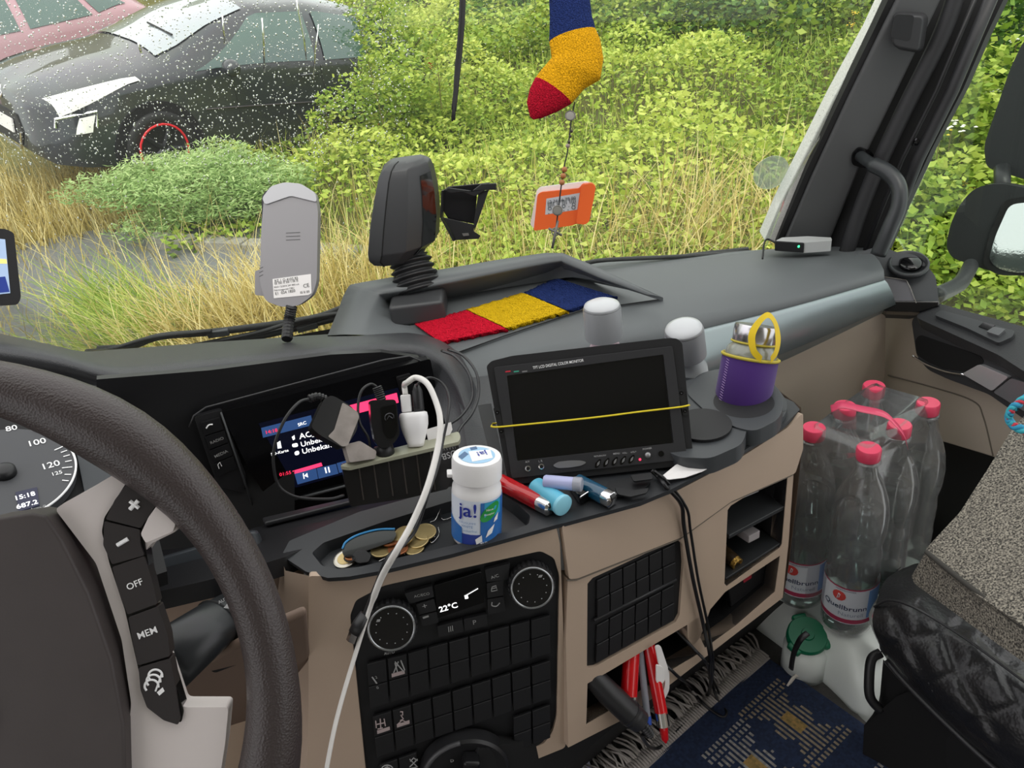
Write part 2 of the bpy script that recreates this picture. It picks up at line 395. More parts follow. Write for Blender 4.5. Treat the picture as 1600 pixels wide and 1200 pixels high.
def blades(P, L, wid, lean, bend=.35, segs=3):
    n = len(P); a = rg.uniform(0, 2 * np.pi, n); ln = rg.uniform(.1, 1, n) * lean
    dr = np.stack([np.cos(a), np.sin(a), np.zeros(n)], 1); sd_ = np.stack([-np.sin(a), np.cos(a), np.zeros(n)], 1)
    LL = L * rg.uniform(.5, 1.3, n); vs = []
    for k in range(segs + 1):
        t = k / segs; h = LL * t * (1 - bend * t * ln); o = dr * (LL * ln * t ** 1.6)[:, None]
        c = P + o + np.stack([0 * h, 0 * h, h], 1); wdt = wid * (1 - t) ** .7 + wid * .05
        vs += [c - sd_ * wdt, c + sd_ * wdt]
    v = np.stack(vs, 1).reshape(-1, 3); m = 2 * (segs + 1); q = []
    b = np.arange(n)[:, None] * m
    q = np.concatenate([b + np.array([2 * k, 2 * k + 1, 2 * k + 3, 2 * k + 2]) for k in range(segs)], 0)
    return v, q, np.repeat(rg.uniform(0, 1, n), m)
def grassarea(n, test, L, wid, lean, m, xr, yr, label, name='grass'):
    x = rg.uniform(*xr, n * 3); y = rg.uniform(*yr, n * 3); P = [(a, b, terr(a, b) - .02) for a, b in zip(x, y) if test(a, b)][:n]
    v, q, t = blades(np.array(P), L, wid, lean); o = npmesh(name, v, q, t, m); return kw(o, label, 'grass', kind='stuff')
grassarea(9000, lambda x, y: y > 7.3 or x > -.3, .34, .006, .9, G3, (-1, 6.5), (3.0, 11.5), 'light green meadow grass on the bank outside the windscreen')
grassarea(2600, lambda x, y: (y < 6.6 and x < 1.7) or x < .3 or rg.uniform() < .05, .45, .004, 1.0, G4, (-4, 5.5), (4.0, 9.8), 'dry straw-coloured grass among the green weeds')
grassarea(5000, lambda x, y: y > 6.9, .4, .006, .8, G4, (-5, -.8), (6.9, 8.4), 'dry yellow grass between the asphalt and the black car')
# leafy ground cover in mounds
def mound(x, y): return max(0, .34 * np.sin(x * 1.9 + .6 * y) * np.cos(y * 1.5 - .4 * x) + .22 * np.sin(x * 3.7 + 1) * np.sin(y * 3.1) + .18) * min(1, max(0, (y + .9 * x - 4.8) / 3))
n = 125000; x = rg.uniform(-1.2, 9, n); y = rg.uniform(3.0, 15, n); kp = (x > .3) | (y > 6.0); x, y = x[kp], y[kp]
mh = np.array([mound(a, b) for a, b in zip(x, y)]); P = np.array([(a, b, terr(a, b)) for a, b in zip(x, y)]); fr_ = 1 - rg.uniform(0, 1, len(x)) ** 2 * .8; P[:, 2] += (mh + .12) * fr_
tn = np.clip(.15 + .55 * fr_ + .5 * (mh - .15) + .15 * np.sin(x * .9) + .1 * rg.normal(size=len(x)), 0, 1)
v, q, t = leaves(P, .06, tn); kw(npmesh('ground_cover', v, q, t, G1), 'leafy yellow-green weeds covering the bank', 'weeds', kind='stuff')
def tuft(px, py, d, n, L, m, lean, label, spread=.12, dirx=0):
    c = D(px, py, d); P = np.stack([rg.normal(size=n) * spread, rg.normal(size=n) * spread, np.zeros(n)], 1)
    v, q, t = blades(P, L, .0045, lean, .5, 5); v = v + np.stack([dirx * (v[:, 2] / L) ** 1.0 * L, 0 * v[:, 0], 0 * v[:, 0]], 1)
    o = npmesh('grass_tuft', v, q, t, m, None, c); return kw(o, label, 'grass', kind='stuff')
tuft(270, 560, 4.6, 600, .55, G3, 1.1, 'green grass tuft arching over the wet asphalt', .2, -.55)
tuft(360, 540, 4.5, 700, .5, G4, 1.0, 'straw-coloured grass tuft left of the grey device', .25, -.3)
tuft(480, 520, 4.6, 800, .55, G4, 1.0, 'dry grass tuft behind the grey device', .3, -.1)
tuft(570, 500, 4.9, 800, .6, G4, 1.0, 'dry grass tuft between the grey device and the black camera housing', .3)
tuft(210, 500, 5.1, 300, .5, G3, 1.1, 'green grass tuft leaning left over the asphalt edge', .15, -.6)
tuft(1110, 400, 4.8, 500, .7, G4, 1.2, 'long dry straw stalks leaning near the windscreen corner', .35, .2)
tuft(800, 420, 5.2, 900, .35, G4, 1.0, 'short dry grass below the orange toll device', .5)
# flowers
def flowers(pts, m, label, d, r):
    root = thing('wild_flower', D(*pts[0], d), label, 'flower', None)
    for x, y in pts:
        mb = MB(); c = D(x, y, d)
        for k in range(14): p = c + V(random.gauss(0, r), random.gauss(0, r), random.gauss(0, r * .4)); mb.lathe([(0, -.004), (r * .35, 0), (0, .006)], p, (0, 0, 1), 6)
        make('flower_head', mb, m, root)
        mb = MB(); mb.tube([c, c - V(0, 0, .5)], .004, 4); make('stem', mb, BARK, root)
flowers([(1335, 20), (1331, 38)], mat('flower_yellow', 'e8c83a', .7), 'yellow flowers near the top of the windscreen pillar', 7.5, .02)
flowers([(1488, 197)], mat('flower_white', 'f0efe0', .7), 'white flower umbel in the side window', 4.3, .035)
flowers([(1470, 205), (1458, 330), (1505, 290)], mat('flower_yellow', 'e8c83a', .7), 'yellow flowers left of the mirrors in the side window', 4.3, .03)
flowers([(1590, 60), (1540, 148)], mat('flower_white', 'f0efe0', .7), 'white flowers at the upper edge of the side window', 4.6, .035)

# ------------------------------------------------------------ the parked cars
class Car:
    # a, w, bot, mid, belt, t, ze, zc
    ST = [(0.0, .50, .26, .42, .58, .42, .64, .66), (.08, .74, .20, .46, .64, .56, .70, .73), (.3, .86, .18, .52, .72, .64, .79, .83), (.65, .90, .17, .58, .82, .68, .90, .95),
          (1.0, .905, .17, .6, .88, .72, .97, 1.05), (1.25, .905, .17, .62, .91, .70, 1.07, 1.16), (1.6, .90, .17, .63, .94, .64, 1.26, 1.33), (2.05, .90, .17, .64, .97, .59, 1.43, 1.49), (2.7, .90, .17, .65, 1.0, .57, 1.47, 1.54), (3.35, .90, .17, .66, 1.04, .55, 1.42, 1.49),
          (3.8, .88, .19, .68, 1.08, .53, 1.32, 1.38), (4.05, .84, .24, .68, 1.06, .55, 1.16, 1.2), (4.2, .80, .28, .66, .98, .60, 1.02, 1.04), (4.28, .70, .34, .62, .88, .58, .93, .95)]
    def __init__(s, q, sc=1):
        x, y, z, yaw, pit, ro = q; s.o = V(x, y, z)
        s.ax = V(math.cos(yaw) * math.cos(pit), math.sin(yaw) * math.cos(pit), math.sin(pit)); s.b = V(math.sin(yaw), -math.cos(yaw), 0); s.u = s.ax.cross(s.b); s.u = s.u if s.u.z > 0 else -s.u
        s.b, s.u = s.b * math.cos(ro) - s.u * math.sin(ro), s.u * math.cos(ro) + s.b * math.sin(ro)
    def W(s, a, b, c): return s.o + s.ax * a + s.b * b + s.u * c
    def sec(s, a):
        S = s.ST; a = min(max(a, 0), 4.28)
        for i in range(len(S) - 1):
            if S[i + 1][0] >= a: break
        t = (a - S[i][0]) / (S[i + 1][0] - S[i][0]); t = t
        return [S[i][k] * (1 - t) + S[i + 1][k] * t for k in range(8)]
    def S(s, a, u, off=0):
        """u: 0 sill .. 1 mid .. 2 belt .. 3 roof edge .. 4 centre .. 8 mirrored"""
        _, w_, bot, mid, belt, t, ze, zc = s.sec(a)
        pr = [(w_ * .97, bot), (w_, mid), (w_ * .965, belt), (t, ze), (0, zc)]
        m = u > 4; uu = 8 - u if m else u; i = min(int(uu), 3); f = uu - i
        b = pr[i][0] * (1 - f) + pr[i + 1][0] * f; c = pr[i][1] * (1 - f) + pr[i + 1][1] * f
        if i == 0: b += .02 * math.sin(f * math.pi)
        if i == 2: b += .03 * math.sin(f * math.pi); 
        if i == 3: c += .03 * math.sin(f * math.pi)
        nb, nc = (1, 0) if uu < 2 else ((.75, .6) if uu < 3 else (0, 1))
        return s.W(a, (b + nb * off) * (-1 if m else 1), c + nc * off)
    def patch(s, name, A, U, m, par, off=.008, **k):
        mb = MB(); mb.grid([[s.S(a, u, off) for a in A] for u in U]); return make(name, mb, m, par, smooth=True, **k)
    def poly(s, name, au, m, par, off=.012, n=6):
        mb = MB(); mb.grid([[s.S(*((Vector(au[0]) * (1 - i / n) + Vector(au[1]) * i / n) * (1 - j / n) + (Vector(au[3]) * (1 - i / n) + Vector(au[2]) * i / n) * j / n), off) for i in range(n + 1)] for j in range(n + 1)]); return make(name, mb, m, par, smooth=True)
def car(q, paint, label, detail=True):
    c = Car(q); base = c.W(2.1, 0, 0); root = thing('car', base, label, 'car')
    A = sorted(set([i * .107 for i in range(41)] + [0.03])); U = [i * .25 for i in range(33)]
    mb = MB(); mb.grid([[c.S(a, u) for a in A] for u in U])
    nose = [c.S(0, u) for u in U]; mb.add(nose, [tuple(range(len(nose)))]); tail = [c.S(4.28, u) for u in U]; mb.add(tail, [tuple(range(len(tail)))])
    make('body', mb, paint, root, smooth='auto', angle=60)
    gl = mat('car_glass', '3d5650', .05, coat=.6, metal=.0, spec=.9); wgl = mat('car_windscreen_sky', '8f979c', .05, coat=1, spec=1)  # pale grey windscreen base carries the sky's reflection in its colour
    c.patch('windscreen', [1.06 + i * .1 for i in range(10)], [3.12 + i * .11 for i in range(17)], wgl, root, .012)
    c.poly('side_window', [(1.95, 2.92), (2.55, 2.93), (2.55, 2.06), (1.28, 2.1)], gl, root)
    c.poly('side_window', [(2.66, 2.93), (3.25, 2.92), (3.4, 2.08), (2.66, 2.06)], gl, root)
    c.poly('side_window', [(3.33, 2.9), (3.65, 2.8), (3.85, 2.3), (3.48, 2.1)], gl, root)
    hl = mat('headlamp', 'e4e2de', .12, coat=1)
    dk = mat('car_trim', '0c0c0e', .5); mb = MB()
    if detail:
        hp = PL3(c.W(.15, .62, .70), c.W(.7, .93, .86), c.W(.3, .9, .6))
        c.poly('headlamp', [(.10, 2.75), (.78, 2.5), (.80, 2.2), (.16, 1.55)], hl, root, .015)
        c.poly('headlamp', [(.10, 5.25), (.78, 5.5), (.80, 5.8), (.16, 6.45)], hl, root, .015)
        mb = MB(); mb.slab([c.W(-.012, b, z) for b, z in ((-.34, .52), (.34, .52), (.42, .40), (.36, .28), (-.36, .28), (-.42, .40))], -c.ax, .02); make('grille', mb, dk, root)
        mb = MB(); mb.slab([c.W(-.03, b, z) for b, z in ((-.26, .47), (.26, .47), (.26, .36), (-.26, .36))], -c.ax, .012); pl = make('licence_plate', mb, WHITE, root)
        mb = MB(); mb.tube([c.W(-.03, b, z) for b, z in ((-.44, .40), (-.38, .26), (.38, .26), (.44, .40))], .012, 6); make('chrome_strip', mb, CHROME, root)
        # badge: small V-shaped emblem
        mb = MB(); mb.tube([c.W(.03, -.07, .70), c.W(-.01, -.02, .60), c.W(-.01, .03, .60), c.W(.03, .08, .70)], .009, 6); mb.tube([c.W(.0, -.03, .62), c.W(.01, .0, .69), c.W(.0, .04, .64)], .009, 6); make('badge', mb, CHROME, root)
        # fog lamp surround
        fp = lambda a, u: c.S(a, u, .012)
        mb = MB(); mb.tube([fp(.12, 1.15), fp(.13, 1.5), fp(.42, 1.45), fp(.40, .95)], .012, 6); make('fog_lamp_trim', mb, CHROME, root)
        c.poly('fog_lamp', [(.28, 1.35), (.40, 1.35), (.36, .85), (.24, .85)], hl, root, .02)
        c.poly('tail_light', [(4.0, 2.3), (4.2, 2.6), (4.26, 1.7), (4.02, 1.8)], mat('tail_red', 'c01818', .2, coat=1), root, .015)
        for s_ in (.92, 3.5):
            mb = MB()
            ce = c.W(s_, .915, .31); mb.lathe([(.40, -.02), (.40, .002)], ce, c.b, 32); make('wheel_arch', mb, mat('arch_black', '050506', .9), root)
            mb = MB(); mb.lathe([(.2, -.1), (.30, -.1), (.318, -.06), (.318, .01), (.30, .03), (.225, .03), (.22, .02)], ce, c.b, 36); wh = make('wheel', mb, RUBBER, root, smooth=True)
            mb = MB(); mb.tube([ce + c.b * .034 + (c.ax * math.cos(t * .2618) + c.u * math.sin(t * .2618)) * .215 for t in range(24)], .010, 6, closed=True); make('rim_ring', mb, mat('rim_red', 'd0202a', .4), wh)
            mb = MB(); mb.lathe([(.0, .01), (.05, .02), (.2, .0)], ce, c.b, 24)
            for t in range(5):
                e = c.ax * math.cos(t * 1.2566) + c.u * math.sin(t * 1.2566); mb.tube([ce + c.b * .02, ce + c.b * .03 + e * .2], [.03, .018], 6)
            make('rim', mb, mat('rim_dark', '2a2b2d', .35, metal=.6), wh)
        mc = c.W(1.55, 1.02, .99); mb = MB(); mb.lathe([(0, -.09), (.05, -.08), (.075, -.03), (.075, .03), (.05, .075), (0, .085)], mc, c.b, 14); make('wing_mirror', mb, paint, root, smooth=True)
        for a0 in (1.62, 2.6, 3.5):
            mb = MB(); mb.tube([c.S(a0 + .06 * (2 - u), u, .001) for u in (.3, .8, 1.2, 1.6, 1.98)], .004, 4); make('door_seam', mb, dk, root)
        mb = MB(); mb.tube([c.S(1.35 + i * .25, 1.0, .006) for i in range(9)], .012, 5, flat=.5); make('rub_strip', mb, mat('rub', '4a4446', .5), root)
        for a0 in (2.35, 3.3):
            mb = MB(); mb.tube([c.S(a0, 1.75, .03), c.S(a0 + .1, 1.77, .045), c.S(a0 + .2, 1.77, .03)], .012, 6); make('door_handle', mb, paint, root, smooth=True)
        mb = MB(); mb.tube([c.S(1.3, 3.95, .03), c.S(1.3, 3.3, .03)], .009, 5); make('wiper', mb, dk, root)
    else:
        for s_ in (.78, 3.45):
            ce = c.W(s_, .9, .31); mb = MB(); mb.lathe([(.36, -.02), (.36, .01)], ce, c.b, 28); wh = make('wheel', mb, RUBBER, root)
    return c
car((-2.5146, 7.8244, 1.0763, .5702, -.178, .1697), mat('black_paint', '26292e', .28, coat=.9), 'black hatchback with red wheel rings parked in the weeds')
car((-5.6, 10.9, 1.05, .45, 0, .05), mat('mauve_paint', 'a8828a', .35, coat=.6), 'mauve car parked behind the black hatchback', False)
# ------------------------------------------------------------ planes of the cab (all real surfaces in truck space)
ZS = 1.77
SH = PL((0, 0, ZS), (0, 0, 1))
C0 = onz(870, 818, ZS); s10, c10 = math.sin(rad(-8)), math.cos(rad(-8))
_a = onz(500, 900, ZS); CL = PL3(C0, _a, C0 + V(0, s10, -c10))
C1 = onz(1250, 645, ZS); _h = V(C1.y - C0.y, -(C1.x - C0.x), 0).normalized(); CRP = PL3(C0, C1, C0 + V(-_h.x * s10, -_h.y * s10, -c10))
IP = PL3(D(300, 650, .9), D(690, 560, 1.0), D(300, 650, .9) + V(0, .0, -.2))
g0, g1 = V(.367, .885, 1.78), V(.81, .935, 1.78)
GL = PL3(g0, g1, g0 + V(0, .02, -.3))
DP = PL((.88, 0, 0), (-1, 0, 0)); DF = PL((.84, 0, 0), (-1, 0, -.12))
WA, WB, WT = onz(130, 545, 1.76), onz(1200, 388, 1.78), D(1400, 0, 1.08)
WS = PL3(WA, WB, WT)

# ------------------------------------------------------------ floor, body shell
FLM = mat('floor_carpet', '4a4846', .95, bump=(500, .8, .002), var=(60, .15))
mb = MB(); mb.box((-.15, .3, 1.075), (2.5, 0, 0), (0, 2.4, 0), (0, 0, .04)); kw(make('floor', mb, FLM), kind='structure')
# engine tunnel step (raised carpet edge left of the canister)
mb = MB(); tp = rnd([(700, 1120), (1080, 940), (1170, 940), (1235, 1010), (1310, 1072), (1340, 1118), (1450, 1205), (1520, 1290), (700, 1290)], 20)
mb.slab([onz(x, y, 1.25) for x, y in tp], V(0, 0, 1), .16); kw(make('trim_1', mb, FLM, bevel=.008), kind='structure')
# windscreen
GLASS = thinglass('windscreen_glass', 'fafcfa', .5, .014)
wsp = [(-160, 720), (130, 640), (700, 540), (1180, 430), (1232, 300), (1320, 150), (1404, -6), (1430, -60), (-160, -60)]
mb = MB(); mb.slab(WS.P(wsp, 0), WS.n, .005); ws = make('window_1', mb, GLASS); kw(ws, kind='structure')
# rain drops on the outer face, thickest at the upper left
mb = MB(); rr_ = random.Random(3)
wx = (WB - WA).normalized(); wy = WS.n.cross(wx).normalized(); 
if wy.z < 0: wy = -wy
nn_ = 0
while nn_ < 6500:
    x = rr_.uniform(-20, 1390); y = rr_.uniform(-20, 500)
    dens = 1.0 if x < 520 and y < 260 else (.75 if x < 640 and y < 230 else (.22 if y < 260 else .10))
    if x > 640: dens = .16 if y > 120 else .3
    if y > 545 - x * .146 - 15: continue
    if rr_.random() > dens: continue
    r = rr_.choice([.0003, .0004, .0005, .0005, .0007, .0009, .0011]) * (1.15 if x < 640 else .6); c = WS.p(x, y, -.0052)
    e = rr_.uniform(1, 1.6); a1 = wx * r; a2 = wy * r * e; nm = -WS.n
    ring = [c + a1 * math.cos(t * 1.047) + a2 * math.sin(t * 1.047) for t in range(6)]; r2 = [c + nm * r * .45 + (p - c) * .6 for p in ring]
    b = len(mb.v); mb.add(ring + r2 + [c + nm * r * .6], [(k, (k + 1) % 6, 6 + (k + 1) % 6, 6 + k) for k in range(6)] + [(6 + k, 6 + (k + 1) % 6, 12) for k in range(6)] + [tuple(range(5, -1, -1))]); nn_ += 1
for px, pts in ((460, [(462, 0), (466, 20), (474, 60), (478, 96)]), (405, [(408, 30), (411, 60), (412, 115)]), (495, [(497, 40), (492, 80), (489, 125)]), (215, [(214, 68), (219, 85)]), (345, [(346, 25), (350, 70)])):
    mb.tube([WS.p(x, y, -.0056) for x, y in pts], [.0012, .0018, .0014, .0008][:len(pts)], 6, flat=.4)
DROP = mat('rain_water', 'ffffff', .0, trans=1, ior=1.33)
o = make('rain_drops', mb, DROP, smooth=True, recalc=False); kw(o, 'rain drops beaded on the outside of the windscreen', 'rain drops', kind='stuff')
mb = MB(); mb.box((-1.32, .1, 1.36), (.05, 0, 0), (0, 2.6, 0), (0, 0, .55)); kw(make('wall_left', mb, mat('door_beige', 'b5a99a', .6, bump=(900, .08, .001))), kind='structure')
mb = MB(); mb.box((1.02, -.35, 1.36), (.05, 0, 0), (0, 1.6, 0), (0, 0, .55)); kw(make('wall_right', mb, MATS['door_beige']), kind='structure')
# unseen ceiling and rear wall, added to dim the cab; ceiling kept short
CLOTH = mat('headliner', '8b8780', .9)
mb = MB(); mb.box((-.1, -.55, 2.95), (2.4, 0, 0), (0, 1.6, 0), (0, 0, .04)); kw(make('ceiling', mb, CLOTH), kind='structure')
mb = MB(); mb.box((-.1, -1.35, 2.0), (2.4, 0, 0), (0, .04, 0), (0, 0, 1.9)); kw(make('wall_rear', mb, CLOTH), kind='structure')
# exterior white A pillar strip, wet
WPAINT = mat('white_paint_wet', 'e9e8e4', .25, coat=.5, var=(400, .12), bump=(300, .6, .001))
slab('trim_2', [(1398, -20), (1365, 50), (1308, 152), (1252, 262), (1222, 320), (1196, 380), (1222, 384), (1250, 322), (1285, 245), (1328, 158), (1380, 50), (1412, -20)], WS, .03, WPAINT, off=-.008, bevel=.003)['kind'] = 'structure'
PP = PL3(D(1225, 372, 1.315), D(1408, 0, 1.06), D(1290, 372, 1.31))
slab('trim_3', [(1400, -20), (1367, 50), (1318, 150), (1262, 268), (1214, 382), (1222, 384), (1268, 276), (1326, 152), (1376, 50), (1412, -20)], PP, .02, RUBBER, off=-.006)['kind'] = 'structure'
slab('trim_4', [(1412, -20), (1376, 52), (1326, 154), (1268, 280), (1221, 390), (1292, 392), (1345, 262), (1378, 196), (1474, -4), (1482, -20)], PP, .03, PILLAR, bevel=.006)['kind'] = 'structure'
PR = PL3(D(1300, 372, 1.30), D(1505, 0, 1.06), D(1387, 372, 1.24))
slab('trim_5', [(1446, -20), (1350, 196), (1312, 262), (1262, 400), (1375, 400), (1400, 340), (1446, 240), (1497, 142), (1532, 60), (1570, -20)], PR, .03, mat('recess_dark', '1f1f20', .7), off=-.026)['kind'] = 'structure'
# door seal roll and frame edge
mb = MB(); sp = spl([PR.p(x, y, .004) for x, y in ((1500, -20), (1470, 60), (1415, 170), (1372, 262), (1345, 330), (1322, 400))], 6); mb.tube(sp, .0125, 12); kw(make('trim_6', mb, mat('seal_roll', '2b2b2d', .55), smooth=True), kind='structure')
mb = MB(); mb.tube([PR.p(x, y, .0) for x, y in ((1556, -20), (1488, 142), (1434, 250), (1378, 392))], .009, 8); mb.tube([PR.p(x, y, -.004) for x, y in ((1530, -20), (1462, 142), (1408, 250), (1350, 392))], .0035, 6); kw(make('trim_7', mb, mat('frame_edge', '242426', .5), smooth=True), kind='structure')
mb = MB(); mb.lathe([(.006, 0), (.006, .003), (.003, .004), (.002, .001)], PR.p(1428, 223, -.008), PR.n, 16); make('screw', mb, GLOSSB, bpy.data.objects['trim_5'])
dm = WS.p(1220, 291, -.05); mb = MB(); mb.lathe([(.030, 0), (.030, .0012), (.024, .0016), (0, .001)], dm, WS.n, 36); kw(make('clear_sticker', mb, thinglass('sticker_clear', 'e8f2ee', .5, .28, .1)), 'pale clear round sticker on the windscreen at the foot of the white pillar edge', 'sticker')
# small square speaker pod on the pillar
pod = thing('pillar_speaker', PP.p(1415, 55), 'small black square speaker pod on the upper right pillar', 'speaker')
mb = MB(); fr = PP.P(rnd([(1392, 16), (1436, 18), (1428, 72), (1386, 64)], 9)); bk = PP.P(rnd([(1394, 18), (1452, 20), (1442, 84), (1396, 76)], 14))
n = len(fr); fr = [p + PP.n * .022 for p in fr]; mb.add(bk + fr, [(i, (i + 1) % n, n + (i + 1) % n, n + i) for i in range(n)] + [tuple(range(n, 2 * n))]); make('housing', mb, mat('pod', '303032', .5), pod, bevel=.003, seg=3)
PQ = PP.up(.0225); slab('grille', [(1399, 22), (1429, 24), (1422, 65), (1391, 58)], PQ, .001, mat('pod_face', '1e1e20', .6, bump=(3000, .6, .0005)), pod, r=6)
# grab handle
mb = MB(); hp = [(1343, 243, 1.21), (1362, 256, 1.17), (1388, 270, 1.15), (1404, 292, 1.14), (1404, 322, 1.14), (1390, 356, 1.15), (1372, 398, 1.17)]
mb.tube(spl([D(*p) for p in hp], 8), [.0085] * 9 + [.0115] * 40, 14); hd = thing('grab_handle', D(1372, 398, 1.17), 'curved black grab handle on the right door pillar', 'handle')
mb.v = mb.v; make('bar', mb, mat('handle_black', '2c2f31', .35), hd, smooth=True)
slab('socket', [(1330, 240), (1342, 228), (1362, 236), (1366, 246), (1352, 262), (1330, 256)], PP, .006, GLOSSB, hd, off=.004, r=6)

# ------------------------------------------------------------ side window, mirrors
mb = MB(); mb.slab([V(.98, p.y, p.z) for p in [PL((.98, 0, 0), (-1, 0, 0)).p(x, y) for x, y in ((1400, 370), (1480, 500), (1760, 620), (1760, -60), (1570, -60), (1500, 142))]], V(-1, 0, 0), .004); kw(make('window_2', mb, thinglass('side_glass', 'f2f7f3', .12)), kind='structure')
mir = thing('tall_wing_mirror', D(1580, 270, 1.6), 'tall black truck wing mirror housing at the upper right edge of the side window', 'mirror')
MP = PL(D(1580, 180, 1.6), CAM - D(1580, 180, 1.6) + V(-.3, 0, 0)); MH = mat('mirror_housing', '2a2b2d', .35, bump=(500, .3, .001))
slab('housing', [(1640, 20), (1598, 66), (1578, 108), (1537, 228), (1541, 262), (1562, 268), (1605, 282), (1660, 290)], MP, .12, MH, mir, r=12, bevel=.012, seg=3)
mb = MB(); mb.tube([D(1566, 262, 1.62), D(1566, 300, 1.6)], .016, 10); make('arm', mb, MH, mir, smooth=True)
mi2 = thing('round_wing_mirror', D(1540, 425, 1.5), 'rounded black wide-angle mirror on a curved arm outside the side window', 'mirror')
MP2 = PL(D(1540, 350, 1.5), CAM - D(1540, 350, 1.5) + V(-.5, -.2, 0))
slab('housing', [(1500, 318), (1524, 292), (1560, 286), (1640, 300), (1640, 425), (1590, 428), (1548, 424), (1524, 416), (1487, 403), (1478, 386), (1484, 352)], MP2, .10, MH, mi2, r=22, bevel=.014, seg=4)
slab('rim', [(1568, 312), (1640, 300), (1650, 430), (1560, 430), (1534, 414), (1545, 370)], MP2, .01, BLACKM, mi2, off=.006, r=14, bevel=.004)
slab('mirror_glass', [(1578, 319), (1640, 312), (1640, 422), (1590, 426), (1562, 420), (1545, 406), (1556, 368)], MP2, .002, mat('mirror_silver', 'f4f4f4', .05, metal=1, bump=(250, .06, .001)), mi2, off=.0085, r=12)
mb = MB(); mb.tube(spl([D(1518, 412, 1.54), D(1510, 428, 1.5), (D(1497, 445, 1.44)), D(1462, 462, 1.36)], 8), .0145, 12); make('arm', mb, mat('mirror_arm', '3c3d3f', .4, bump=(300, .4, .002)), mi2, smooth=True)

# ------------------------------------------------------------ door and right-hand panels
DR = thing('door_1', V(.9, .7, 1.1), 'passenger door', 'door'); del DR['category']; del DR['label']; DR['kind'] = 'structure'
DBEI = mat('door_beige', 'b5a99a', .6, bump=(900, .08, .001))
slab('door_panel', [(1376, 484), (1424, 494), (1700, 640), (1700, 760), (1553, 715), (1470, 690), (1420, 690), (1330, 800), (1330, 500)], DP, .03, DBEI, DR, bevel=.004)
mb = MB(); mb.tube(spl([DP.p(x, y, .0005) for x, y in ((1388, 586), (1455, 604), (1520, 626), (1537, 652), (1552, 712))], 6), .0013, 5); make('panel_seam', mb, mat('seam_shade', '6a6258', .8), DR)
slab('door_pocket', [(1470, 688), (1553, 713), (1700, 760), (1700, 1400), (1200, 1400), (1240, 640)], PL((.92, 0, 0), (-1, 0, 0)), .03, BLACKM, DR)
ARM = mat('armrest_black', '2e2f31', .5, bump=(500, .3, .001)); AFP = PL((.845, 0, 1.65), (-1, 0, .1))
slab('armrest', [(1424, 500), (1436, 490), (1700, 590), (1700, 700), (1600, 655), (1545, 616), (1480, 592), (1450, 578), (1432, 556)], AFP, .05, ARM, DR, r=8, bevel=.008, seg=3)
ATP = PL3(AFP.p(1436, 492), AFP.p(1700, 592), V(.93, .9, 1.745))
slab('armrest_top', [(1430, 497), (1442, 484), (1462, 474), (1600, 512), (1700, 545), (1720, 640), (1600, 582), (1560, 556)], ATP, .02, ARM, DR, r=8, bevel=.005, off=.002)
AFU = AFP.up(.001)
slab('handle_recess', [(1430, 531), (1437, 523), (1532, 556), (1538, 566), (1512, 582), (1476, 577), (1450, 566), (1432, 554)], AFU, .001, mat('recess_shade', '050505', .9), DR, r=6)  # flat black patch paints the shade inside the handle recess
mb = MB(); mb.tube(spl([AFP.p(x, y, .002) for x, y in ((1428, 556), (1450, 569), (1480, 580), (1509, 585))], 5), .002, 8); make('chrome_strip', mb, CHROME, DR, smooth=True)
slab('door_handle', [(1509, 583), (1536, 568), (1582, 588), (1556, 610)], AFP, .01, mat('satin', 'c4c4c6', .3, metal=.6), DR, off=.007, r=4, bevel=.003)
slab('handle_cover', [(1556, 612), (1584, 590), (1700, 625), (1700, 700)], AFP, .01, mat('satin_dark', '7a7c7f', .35, metal=.5), DR, off=.005, r=4, bevel=.003)
slab('switch_panel', [(1459, 492), (1470, 484), (1520, 498), (1586, 517), (1582, 526), (1560, 536), (1510, 512)], ATP.up(.008), .008, mat('switchp', '383a3c', .45), DR, r=5, bevel=.002)
slab('window_switch', [(1541, 518), (1553, 510), (1571, 514), (1560, 524)], ATP.up(.012), .006, mat('switchg', '5a5c5e', .4), DR, r=2, bevel=.001)
slab('switch_slot', [(1529, 510), (1537, 503), (1555, 508), (1545, 516)], ATP.up(.009), .001, GLOSSB, DR)
# black corner unit with tweeter and vent
CU = thing('corner_speaker_pod', V(.84, .95, 1.70), 'dark grey corner pod with round speaker and vent between dash and door', 'speaker pod')
CP = PL(D(1420, 450, 1.22), (-.45, -.6, .55)); PODM = mat('pod_grey', '3c3f42', .5, bump=(1200, .15, .0006))
slab('housing', [(1336, 398), (1360, 388), (1384, 386), (1400, 394), (1430, 398), (1446, 412), (1462, 432), (1467, 472), (1456, 484), (1432, 488), (1380, 486), (1376, 440), (1368, 420)], CP, .06, PODM, CU, r=6, bevel=.008, seg=3)
ce = CP.p(1419, 414, .004); mb = MB(); up_ = (V(0, 0, 1) * .8 + CP.n * .45).normalized(); mb.lathe([(.030, -.004), (.030, .003), (.026, .004), (.024, -.004), (.012, -.009), (0, -.006)], ce, up_, 32); make('tweeter_ring', mb, mat('pod2', '2c2e30', .4), CU, smooth=True)
mb = MB(); mb.lathe([(.017, -.004), (.017, .001), (.013, .0025), (0, .004)], ce + V(.004, 0, .002), up_, 24); make('tweeter_cone', mb, GLOSSB, CU, smooth=True)
slab('vent_panel', [(1380, 436), (1415, 441), (1430, 477), (1382, 472)], CP, .004, mat('ventp', '55555a', .4), CU, off=.0105, r=2, bevel=.001)
mb = MB(); mb.tube([CP.p(x, y, .011) for x, y in ((1380, 435), (1415, 440), (1421, 452), (1430, 476))], .0012, 6); make('chrome_edge', mb, CHROME, CU)
